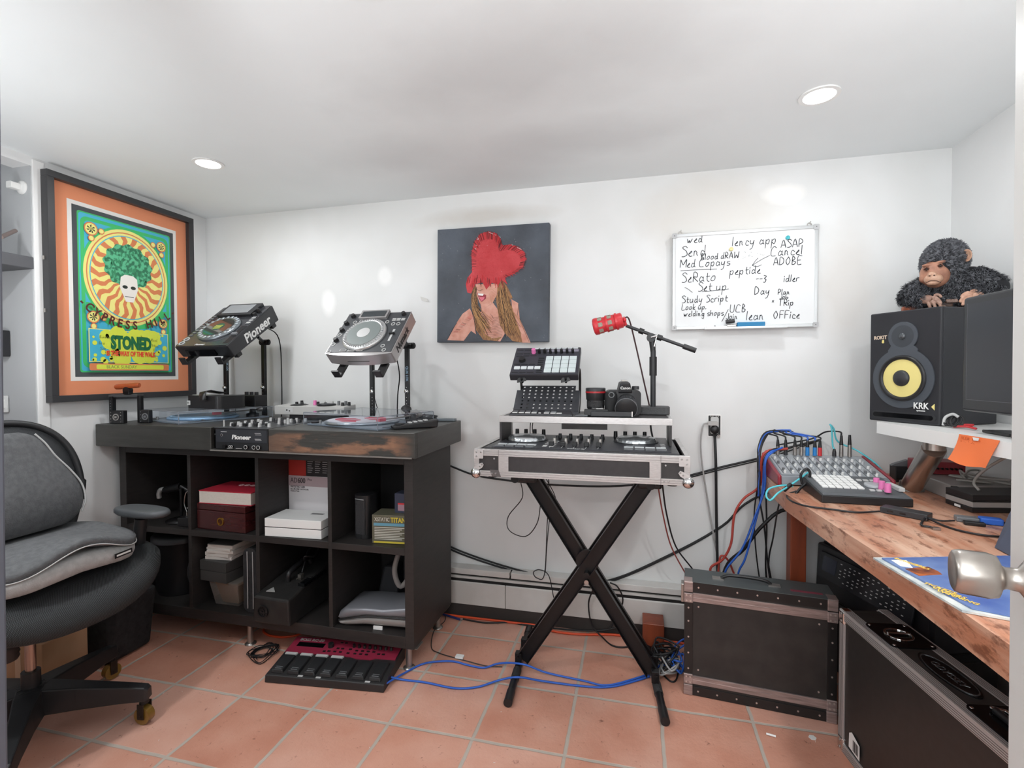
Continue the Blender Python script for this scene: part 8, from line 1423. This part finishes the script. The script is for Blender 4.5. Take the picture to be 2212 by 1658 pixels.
pnA, pnB = onz(952, 1322, .007), onz(996, 1336, .007); t = thing('blue_pen', 'dark blue pen with silver tip lying on the tiles next to the cabinet', 'pen', pnA); m_ = MB(); m_.cyl(pnA+Vector((.0, -.012, .002)), pnB+Vector((0, -.012, .002)), .0052, n=12); m_.build('barrel', mat('pen_blue', '#28356e', .3), t); d_ = (pnB-pnA).normalized(); MB().cyl(pnB+Vector((0, -.012, .002)), pnB+Vector((0, -.012, .002))+d_*.012, .004, .002, 10).build('tip', CHR, t)
g = random.Random(77)
def tangle(name, label, cx, cyy, rx, ry, hz, n, r, m, seed):
    g = random.Random(seed); return cable(name, label, [(cx+rx*math.cos(i*1.9+g.uniform(-.4, .4))*g.uniform(.5, 1), cyy+ry*math.sin(i*1.9+g.uniform(-.4, .4))*g.uniform(.5, 1), r+.001+g.uniform(0, hz)) for i in range(n)], r, m)
q = onz(572, 1412, 0); tangle('wire_tangle', 'tangle of thin black wire on the tiles at the left of the pedalboard', q.x-.01, q.y-.0, .075, .075, .012, 30, .0018, CK, 5)
q = onz(600, 1372, 0); m_ = MB(); m_.tube([(q.x+.1*math.cos(a), q.y+.04+.06*math.sin(a), .006) for a in [PI+PI*i/10 for i in range(11)]], .005, 8); tag(m_.build('red_cable_arc', ORG), 'reddish cable arc lying in the shade under the cabinet', 'cable')
q = onz(1440, 1395, 0)
tangle('cord_tangle', 'tangled black and grey cords heaped at the left foot of the old flight case', q.x-.02, 2.12, .07, .09, .09, 34, .0038, CK, 9); tangle('cord_tangle', 'tangled pale grey cords among the black ones beside the old case', q.x-.0, 2.06, .05, .08, .07, 16, .0038, mat('cord_grey', ''), 12); tangle('cord_tangle', 'tangled blue cord ends beside the old flight case', q.x+.03, 2.08, .035, .06, .07, 12, .004, CB, 13)
t = thing('plug_pair', 'black plug with bright prongs lying in the cord heap', 'plug', (q.x-.07, 2.02, .03)); MB().box(q.x-.08, q.x-.055, 2.02, 2.06, .005, .035).build('plug_body', BLK, t, .004); m_ = MB(); m_.box(q.x-.077, q.x-.074, 2.003, 2.0195, .012, .02); m_.box(q.x-.063, q.x-.06, 2.003, 2.0195, .012, .02); m_.build('prongs', STL, t)
w0 = onz(1425, 1400, 0); tag(MB().box(.03, .12, 2.21, 2.31, .001, .125).build('wooden_block', WR, bev=.003), 'reddish brown wooden block on the floor behind the cord heap', 'block')
for i, (a_, b_, lab) in enumerate((((1655, 1587), (1676, 1593), 'small white plastic stub on the tiles in front of the old case'), ((1745, 1590), (1765, 1597), 'small pale hexagonal chip on the tiles near the large flight case'))):
    p0, p1 = onz(*a_, 0), onz(*b_, 0)
    if i == 0: o = MB().cyl(p0+Vector((0, 0, .005)), p1+Vector((0, 0, .005)), .0035, n=10).build('plastic_stub', WHT)
    else: o = MB(T3((p0.x+p1.x)/2, (p0.y+p1.y)/2, .001)).disc(0, 0, .012, 0, .002, 6).build('plastic_chip', WHT)
    tag(o, lab, 'litter')
# behind the chair: bag and carton
t = thing('black_tote', 'black fabric bag on the floor behind the chair, left of the cabinet', 'bag', (-2.28, 1.62, .001)); MB().hexa([(-2.36, 1.56, .001), (-2.12, 1.56, .001), (-2.12, 1.76, .001), (-2.36, 1.76, .001)], [(-2.38, 1.57, .27), (-2.09, 1.57, .27), (-2.09, 1.77, .27), (-2.38, 1.77, .27)]).build('body', CLO, t, .02, 3); MB().tube([(-2.3, 1.555, .2), (-2.3, 1.545, .3), (-2.2, 1.545, .3), (-2.2, 1.555, .2)], .007, 8).build('handle', CLO, t)
t = thing('cardboard_box', 'brown cardboard box on the floor behind the chair at the far left', 'box', (-2.33, 1.4, .001)); KB = mat('kraft_card', '#c39a78', .8, col2='#b58a66', scale=6); MB().box(-2.415, -2.16, 1.36, 1.52, .001, .2).build('carton', KB, t, .002); MB().box(-2.3, -2.27, 1.3592, 1.3599, .001, .2).build('tape_strip', mat('tape_tan', '#d6b595', .3), t); MB().box(-2.415, -2.29, 1.362, 1.518, .2005, .203).build('flap', KB, t)
g = random.Random(40); fm = MB()
for _ in range(46):
    x, y = g.uniform(-1.9, .6), g.uniform(.9, 1.9); L = g.uniform(.003, .009); a = g.uniform(0, PI); fm.tube([(x, y, .0012), (x+L*math.cos(a), y+L*math.sin(a), .0016)], .0006, 4, 1, False)
o = fm.build('lint_specks', WHT, kind='stuff'); tag(o, 'tiny pale lint specks scattered over the terracotta tiles', 'lint')
